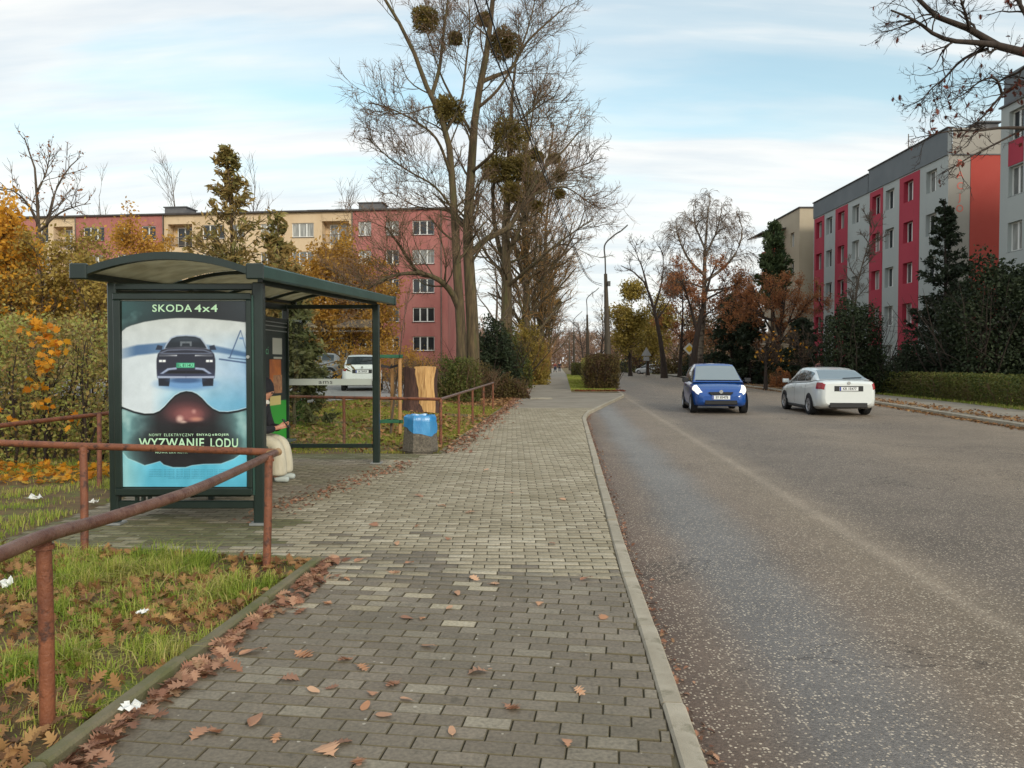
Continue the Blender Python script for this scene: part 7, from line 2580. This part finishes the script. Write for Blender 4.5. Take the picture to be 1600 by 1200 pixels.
def walker(label, x, y, z, h, top_m, leg_m, hair_m, face=(0, -1), stride=0.16, reach=0.0):
    k_ = h / 1.75
    t = thing('person', label, 'person', (x, y, z), math.atan2(face[1], face[0]))
    S = lambda a, b, c, r: (a * k_, b * k_, c * k_, tuple(q * k_ for q in r) if isinstance(r, tuple) else r * k_)
    V, E = [S(0, 0, 0.95, (0.12, 0.15))], []
    ch = chain(V, E, 0, [S(0.01, 0, 1.12, (0.10, 0.135)), S(0.02, 0, 1.32, (0.115, 0.16)), S(0.0, 0, 1.42, (0.09, 0.12))])
    chain(V, E, ch, [S(0.01, 0, 1.49, 0.05), S(0.025, 0, 1.56, 0.075), S(0.02, 0, 1.64, 0.09), S(0.01, 0, 1.70, 0.07)])
    chain(V, E, len(V) - 2, [S(0.118, 0, 1.625, 0.015)])
    for s in (-1, 1):
        wv = chain(V, E, ch, [S(0, 0.18 * s, 1.40, 0.06), S(-0.02 + reach * 0.3, 0.23 * s, 1.14, 0.045), S(0.08 * s * (1 - reach) + reach * 0.35, 0.22 * s, 0.93 + 0.08 * reach, 0.032)])
        hand(V, E, wv, (V[-1][0] + 0.03 * k_, V[-1][1], V[-1][2] - 0.05 * k_), (0.3, 0, -0.9), (0.9, 0, 0.3), (0, -0.9 * s, -0.2))
        chain(V, E, 0, [S(0, 0.09 * s, 0.88, 0.095), S(stride * s * 0.6 + 0.03, 0.10 * s, 0.50, 0.062), S(stride * s - 0.03, 0.10 * s, 0.09, 0.04), S(stride * s + 0.10, 0.11 * s, 0.035, 0.035)])
    skinned('body', V, E, skin_m, t, sub=1)
    V, E = [S(0, 0, 0.90, (0.15, 0.18))], []
    ch = chain(V, E, 0, [S(0.01, 0, 1.12, (0.135, 0.165)), S(0.02, 0, 1.32, (0.14, 0.185)), S(0.0, 0, 1.43, (0.105, 0.135))])
    for s in (-1, 1):
        chain(V, E, ch, [S(0, 0.185 * s, 1.41, 0.075), S(-0.02 + reach * 0.3, 0.24 * s, 1.14, 0.06), S(0.07 * s * (1 - reach) + reach * 0.33, 0.225 * s, 0.96 + 0.08 * reach, 0.046)])
    skinned('coat', V, E, top_m, t, sub=1)
    V, E = [S(0, 0, 0.94, (0.125, 0.155))], []
    for s in (-1, 1):
        chain(V, E, 0, [S(0, 0.09 * s, 0.86, 0.105), S(stride * s * 0.6 + 0.03, 0.10 * s, 0.50, 0.075), S(stride * s - 0.03, 0.10 * s, 0.10, 0.058)])
    skinned('trousers', V, E, leg_m, t, sub=1)
    hr = MB()
    rows = []
    for zz, r in ((-0.06, 0.088), (0.0, 0.102), (0.05, 0.098), (0.085, 0.07), (0.10, 0.03)):
        rows.append([Vector(((r * math.cos(a) * 1.0 - 0.018 + (0.0 if zz > -0.01 else -0.03)) * k_, r * 0.9 * math.sin(a) * k_, (1.655 + zz) * k_)) for a in np.linspace(0, 2 * math.pi, 14, endpoint=False)])
    hr.grid(rows, close=True).add(rows[-1], [tuple(range(14))])
    hr.build('hair', hair_m, t, smooth=True)
    return t


w1 = ground(868, 581.5)
walker('far-off person in dusky red coat pushing a pram on the footpath', w1.x - 0.1, w1.y, 0, 1.68, cloth_red, cloth_grey, hair_brown, (0, -1), 0.16, 1.0)
walker('far-off person in dark clothes walking beside the pram', w1.x + 0.72, w1.y + 0.4, 0, 1.78, cloth_navy, cloth_navy, hair_brown, (0, -1))
walker('person in pinkish top on the far pavement seen over the roof of the white saloon', 16.15, 40.2, 0, 1.80, mat('pinkish_cloth', srgb(150, 104, 108), 0.9), cloth_grey, hair_brown, (0.1, 1))
pm = thing('pram', 'dark pram pushed along the distant footpath', 'pram', (w1.x - 0.1, w1.y - 0.85, 0))
rows = [[(0.24 * k * math.cos(a), 0.40 * k * math.sin(a), z) for a in np.linspace(0, 2 * math.pi, 16, endpoint=False)] for z, k in ((0.45, 0.7), (0.52, 0.95), (0.74, 1.0))]
MB().grid(rows, close=True).add(rows[0], [tuple(range(16))]).build('carrycot', cloth_navy, pm, smooth=True)
hoodr = [[(0.25 * math.cos(a), -0.05 - 0.36 * math.sin(b), 0.74 + 0.30 * math.sin(a) * math.cos(b)) for a in np.linspace(0, math.pi, 10)] for b in np.linspace(0, math.pi / 2, 6)]
MB().grid(hoodr).build('hood', cloth_navy, pm, smooth=True)
fm = MB()
for s in (-0.24, 0.24):
    fm.tube([(s, -0.35, 0.15), (s, 0.25, 0.55), (s, 0.62, 0.98)], 0.014, 6).tube([(s, 0.35, 0.15), (s, -0.2, 0.5)], 0.014, 6)
fm.tube([(-0.24, 0.62, 0.98), (0.24, 0.62, 0.98)], 0.016, 6)
fm.build('frame', pole_steel, pm)
for sx in (-0.26, 0.26):
    for sy in (-0.36, 0.36):
        wv = MB()
        wv.tube([(sx + 0.018 * 0, sy + 0.13 * math.cos(a), 0.14 + 0.13 * math.sin(a)) for a in np.linspace(0, 2 * math.pi, 15)], 0.02, 6, cap=False)
        wv.bar((sx, sy - 0.13, 0.14), (sx, sy + 0.13, 0.14), 0.012, 0.012).bar((sx, sy, 0.01), (sx, sy, 0.27), 0.012, 0.012)
        wv.build('wheel', plastic, pm)

# ------------------------------------------------------------------ grass
gr_m = leaf_mat('grass_blades', [G(92, 112, 38), G(124, 146, 50), G(152, 168, 66), G(172, 174, 84), G(196, 180, 116), G(132, 138, 58)], 0.35, 0.55, clump=1.6)
gr_dry = leaf_mat('dry_autumn_grass', [G(110, 126, 46), G(140, 150, 58), G(164, 150, 74), G(124, 134, 52)], 0.35, 0.6, clump=0.9)
gg = np.random.default_rng(21)


def noise2(x, y, s, seed):
    return (np.sin(x * s * 1.7 + seed) * np.cos(y * s * 1.3 - seed * 2.1) + np.sin((x + y) * s * 0.9 + seed * 3) * 0.7 + np.cos((x - 1.6 * y) * s * 2.3 + seed) * 0.5) / 2.2


def blades(name, x, y, z, h, w, m, lean=0.5):
    n = len(x)
    az = gg.uniform(0, 2 * np.pi, n)
    ln = gg.normal(0, lean, n) * h
    dx, dy = np.cos(az), np.sin(az)
    b = np.stack([x, y, z], 1)
    sd = np.stack([-dy, dx, 0 * dx], 1) * (w / 2)[:, None]
    fw = np.stack([dx, dy, 0 * dx], 1)
    mid = b + fw * (ln * 0.3)[:, None] + UP * (h * 0.6)[:, None]
    tip = b + fw * ln[:, None] + UP * (h * np.sqrt(np.maximum(1 - 0.25 * (ln / h) ** 2, 0.3)))[:, None]
    v = np.stack([b - sd, b + sd, mid + sd * 0.8, mid - sd * 0.8, tip], 1).reshape(-1, 3)
    o = np.arange(n)[:, None] * 5
    f = np.concatenate([o + np.array([0, 1, 2]), o + np.array([0, 2, 3]), o + np.array([3, 2, 4])], 0)
    return link(name, fast_mesh(name, v, f, m))


def lawn_points(n, x0, fx1, y0, y1, thr, s, seed):
    x = gg.uniform(0, 1, n)
    y = gg.uniform(y0, y1, n)
    x1 = fx1(y)
    x = x0 + (x1 - x0) * x
    k = noise2(x, y, s, seed) + 0.6 * noise2(x, y, s * 2.7, seed + 4) + gg.normal(0, 0.18, n)
    keep = k > thr
    return x[keep], y[keep], k[keep]


def in_near_lawn(x, y):
    return (x < side_left(y) - 0.09) & (y < 5.80 + (-1.44 - x) * 0.2)


cxs, cys = gg.uniform(-6.2, -1.3, 1500), gg.uniform(1.9, 6.9, 1500)
ok = in_near_lawn(cxs, cys) & (noise2(cxs, cys, 1.7, 1.0) + 0.5 * noise2(cxs, cys, 4.1, 5.0) + gg.normal(0, 0.3, 1500) > 0.02)
cxs, cys = cxs[ok], cys[ok]
X_, Y_, H_ = [], [], []
for a, b in zip(cxs, cys):
    n = int(gg.uniform(25, 120))
    r = gg.uniform(0.025, 0.085)
    hh = gg.uniform(0.03, 0.10) if gg.uniform() < 0.6 else gg.uniform(0.08, 0.17)
    X_.append(a + gg.normal(0, r, n))
    Y_.append(b + gg.normal(0, r, n))
    H_.append(hh * gg.uniform(0.45, 1.15, n))
n = 16000
X_.append(gg.uniform(-6.2, -1.3, n))
Y_.append(gg.uniform(1.9, 6.9, n))
H_.append(gg.uniform(0.015, 0.05, n))
x, y, h = np.concatenate(X_), np.concatenate(Y_), np.concatenate(H_)
ok = in_near_lawn(x, y)
x, y, h = x[ok], y[ok], h[ok]
tag(blades('grass', x, y, np.full(len(x), -0.02), h, gg.uniform(0.0035, 0.0085, len(x)), gr_m, 1.25), 'lush tufted green grass growing inside the bent pipe railing', 'grass', kind='stuff')
x, y, k = lawn_points(36000, -11, lambda y: np.where(y < 12.8, -4.4, -4.4), 6.3, 12.6, -0.1, 1.4, 2.0)
h = np.clip(0.04 + 0.07 * np.clip(k, 0, 1.2), 0.03, 0.16)
tag(blades('grass', x, y, zg(x, y) - 0.02, h, gg.uniform(0.005, 0.01, len(x)), gr_m), 'grass between the shelter and the tall hedge', 'grass', kind='stuff')
x, y, k = lawn_points(130000, -11, lambda y: side_left(y) - 0.07, 12.9, 27, -0.5, 0.8, 3.0)
inlot = y > lot_near(x) - 0.1
x, y, k = x[~inlot], y[~inlot], k[~inlot]
h = np.clip(0.035 + 0.05 * np.clip(k, 0, 1.2), 0.03, 0.13)
tag(blades('grass', x, y, zg(x, y) - 0.02, h, gg.uniform(0.008, 0.016, len(x)), gr_dry), 'thin yellowing grass on the lawn behind the litter bin', 'grass', kind='stuff')
x = gg.uniform(0, 1, 30000)
y = 42.5 + 60 * gg.uniform(0, 1, 30000) ** 1.8
x = path_right(y) + (kerb_left(y) - 0.15 - path_right(y)) * x
tag(blades('grass', x, y, 0 * x, gg.uniform(0.05, 0.13, len(x)), gg.uniform(0.02, 0.035, len(x)), gr_m), 'bright green grass on the verge round the clipped hedge', 'grass', kind='stuff')
y = gg.uniform(16, 60, 40000)
x = kerb_right(y) + 3.0 + gg.uniform(0, 5, 40000) ** 1.0
tag(blades('grass', x, y, 0 * x, gg.uniform(0.04, 0.12, len(x)), gg.uniform(0.014, 0.03, len(x)), gr_m), 'green grass around the low hedge over the road', 'grass', kind='stuff')

# ------------------------------------------------------------------ fallen leaves
fl_oak = leaf_mat('fallen_oak_leaf', [G(132, 92, 70), G(160, 116, 92), G(184, 142, 114), G(150, 106, 84), G(112, 78, 62), G(172, 138, 104)], 0.12, 0.65)
fl_mix = leaf_mat('fallen_mixed_leaves', [G(116, 80, 54), G(150, 110, 70), G(164, 124, 80), G(130, 92, 64), G(180, 142, 92), G(100, 72, 54)], 0.12, 0.7)


def one_leaf_mat():
    m = bpy.data.materials.new('fallen_leaf_on_paving')
    m.use_nodes = True
    t = m.node_tree
    oi = t.nodes.new('ShaderNodeObjectInfo')
    c = ramp(t, oi.outputs['Random'], [(0.0, G(146, 104, 80)), (0.4, G(178, 136, 106)), (0.75, G(196, 156, 124)), (1.0, G(164, 118, 86))])
    t.links.new(c, t.nodes['Principled BSDF'].inputs['Base Color'])
    t.nodes['Principled BSDF'].inputs['Roughness'].default_value = 0.6
    return m


lm = one_leaf_mat()
LM = []
for k in range(4):
    v = oak_leaf(k * 1.3)
    n2 = len(v) // 2
    fs = [(i, i + 1, 2 * n2 - 2 - i, 2 * n2 - 1 - i) for i in range(n2 - 1)]
    mb = MB()
    v = v * np.array([1.15, 1, 1])
    mb.add(v, fs)
    mb.tube([(0, -0.5, 0.02), (0.02, -0.68, 0.01)], 0.008, 4)
    LM.append(mb.mesh('fallen_leaf', lm))
for k in range(2):                     # plain oval leaves among the lobed ones
    a = np.linspace(0, 2 * np.pi, 14, endpoint=False)
    mb = MB()
    v = np.stack([0.26 * np.sin(a) * (1 + 0.2 * np.cos(a)), -0.5 * np.cos(a), 0.10 * np.abs(np.sin(a)) + 0.05 * np.cos(2 * a + k)], 1)
    mb.add(v, [tuple(range(14))])
    mb.tube([(0, -0.48, 0.03), (0.03, -0.7, 0.01)], 0.01, 4)
    LM.append(mb.mesh('fallen_leaf', lm))
SPOT = [(540, 1030), (566, 1043), (518, 1074), (582, 1084), (571, 1104), (634, 1093), (614, 1068), (310, 1146), (474, 1022), (432, 1152), (702, 950), (636, 966), (660, 966), (843, 943), (942, 965),
        (886, 1161), (706, 1144), (714, 928), (742, 904), (772, 912), (616, 894), (700, 842), (862, 850), (562, 876), (530, 1160), (512, 1172), (336, 1142), (652, 822), (600, 1118), (398, 1128),
        (455, 950), (470, 955), (512, 942), (455, 1060), (490, 1080), (392, 1020), (560, 1190), (905, 1080), (800, 1105), (745, 1050), (668, 1010), (640, 880), (585, 820), (735, 800), (800, 770),
        (540, 905), (500, 905), (620, 850), (690, 790), (655, 775), (880, 780), (830, 725), (760, 735), (915, 905)]
lr = random.Random(12)
for i, (px, py) in enumerate(SPOT):
    p = ground(px, py, 0.006)
    o = link('fallen_leaf', LM[i % len(LM)])
    s = lr.uniform(0.06, 0.12)
    o.location = (p.x, p.y, 0.008)
    o.scale = (s * lr.uniform(0.75, 1.1), s, s * lr.uniform(0.6, 1.8))
    o.rotation_euler = (lr.gauss(0, 0.12), lr.gauss(0, 0.12), lr.uniform(0, 6.28))
    zone_ = ('nearest the viewer' if py > 1060 else 'midway along the darker paving' if py > 930 else 'at the paving colour change' if py > 860 else 'on the lighter paving beyond')
    side_ = 'beside the lawn edging' if px < 560 else 'towards the road kerb' if px > 740 else 'in the middle of the pavement'
    tag(o, 'single dry ' + ('lobed oak' if i % len(LM) < 4 else 'oval') + ' leaf ' + side_ + ' ' + zone_, 'leaf', 'single leaves on the paving')


def drift(label, x, y, z, size, m, shape=None, tilt=0.35, lift=0.02):
    p = np.stack([x, y, z + gg.uniform(0.004, lift, len(x))], 1)
    o = scatter_shape('fallen_leaves', oak_leaf(0.7) if shape is None else shape, p, size, m, None, gg, tilt=tilt)
    tag(o, label, 'leaves', kind='stuff')
    return o


n = 400
y = 2.3 + 3.5 * gg.uniform(0, 1, n)
d = np.abs(gg.normal(0, 0.10, n)) * (0.7 + 0.5 * noise2(y, y, 3.0, 2))
x = side_left(y) + 0.03 + np.abs(d)
drift('brown oak leaves drifted against the edging of the near lawn', x, y, 0 * x, 0.088, fl_oak, tilt=0.28, lift=0.03)
n = 1100
x, y, k = lawn_points(6500, -5.5, lambda y: side_left(y) - 0.1, 1.9, 6.7, -2.5, 2.0, 3.0)
kk = noise2(x, y, 1.7, 1.0) + 0.5 * noise2(x, y, 4.1, 5.0)
keep = (kk < 0.30) & in_near_lawn(x, y) & (gg.uniform(0, 1, len(x)) < 0.75)
drift('brown leaves caught in the grass inside the bent railing', x[keep], y[keep], 0 * x[keep], 0.078, fl_mix, tilt=0.7, lift=0.025)
n = 4600
y = gg.uniform(13.0, 27.5, n)
x = side_left(y) - 0.08 - gg.uniform(0, 1, n) ** 1.2 * 6.0
k = noise2(x, y, 0.5, 9.0) + gg.normal(0, 0.3, n)
keep = (k > -0.15) & (y < lot_near(x) - 0.1)
drift('yellow-brown leaves strewn over the lawn behind the litter bin', x[keep], y[keep], zg(x[keep], y[keep]), 0.10, fl_mix, tilt=0.4, lift=0.07)
n = 500
t_ = gg.uniform(0, 1, n)
x = -1.55 - 1.0 * t_ + gg.normal(0, 0.14, n)
y = 11.6 - 4.1 * t_ + gg.normal(0, 0.22, n)
drift('small brown leaves in the dip between shelter paving and pavement', x, y, 0 * x, 0.05, fl_oak, lift=0.012)
n = 2200
y = gg.uniform(12.8, 46, n)
x = side_left(y) + np.abs(gg.normal(0, 0.22, n)) - 0.05
drift('leaves along the left edge of the footpath', x, y, 0 * x + 0.005, 0.085, fl_oak, lift=0.03)
n = 3500
y = gg.uniform(27, 46, n)
x = side_left(y) - gg.uniform(0, 1, n) ** 1.5 * 2.4
drift('russet leaf carpet under the bushes beside the footpath', x, y, zg(x, y) - 0.015, 0.13, fl_mix, lift=0.05)
n = 3800
y = 15 + 45 * gg.uniform(0, 1, n) ** 1.3
x = kerb_right(y) + np.where(gg.uniform(0, 1, n) < 0.5, 0.3 + np.abs(gg.normal(0, 0.5, n)), -np.abs(gg.normal(0, 0.14, n)) - 0.02)
z = np.where(x > kerb_right(y), 0.008, ROAD_Z + 0.006)
drift('pale leaves strewn along the far kerb', x, y, z, 0.11, fl_mix, lift=0.03)
n = 700
y = gg.uniform(2.4, 24, n)
x = kerb_left(y) + np.abs(gg.normal(0, 0.05, n)) + 0.012
drift('leaf crumbs and grit in the gutter of the near kerb', x, y, 0 * x + ROAD_Z, 0.035, fl_oak, lift=0.012)
n = 500
x = gg.uniform(3.4, 6.2, n)
y = gg.uniform(41.5, 43.0, n)
drift('reddish leaves before the clipped hedge on the verge', x, y, 0 * x + 0.01, 0.12, leaf_mat('red_leaf_litter', [G(132, 60, 40), G(112, 56, 40), G(150, 84, 52)], 0.1), lift=0.03)
n = 900
x = gg.uniform(-9.5, -5.4, n)
y = 9.6 + gg.uniform(0, 1.6, n)
drift('orange leaves heaped at the foot of the tall hedge', x, y, 0 * x - 0.02, 0.13, lf_maple, maple_leaf(), 0.5, 0.10)

# ------------------------------------------------------------------ scraps of litter
paper = mat('white_paper_scrap', srgb(222, 222, 218), 0.7)
for k, (px, py, s, lab) in enumerate(((205, 1126, 0.05, 'white paper scrap on the lawn edging near the corner'), (224, 966, 0.045, 'white paper scrap in the middle of the near grass'), (8, 922, 0.075, 'crumpled white paper at the picture edge in the grass'),
                                      (52, 782, 0.09, 'pale rag on the ground beside the railing along the hedge'), (146, 787, 0.06, 'white scrap next to the railing post by the advertising panel'))):
    p = ground(px, py)
    gq = np.random.default_rng(300 + k)
    t = MB()
    n_ = 6
    rows = [[(s * (i / (n_ - 1) - 0.5) * 1.6 + gq.normal(0, s * 0.12), s * (j / (n_ - 1) - 0.5) + gq.normal(0, s * 0.12), abs(gq.normal(0.25, 0.25)) * s) for i in range(n_)] for j in range(n_)]
    o = t.grid(rows).build('paper_scrap', paper)
    o.location = (p.x, p.y, 0.03 if k in (1, 2) else (0.05 if k == 0 else 0.01))
    o.rotation_euler = (0, 0, k * 1.1)
    tag(o, lab, 'litter', 'scraps of litter')
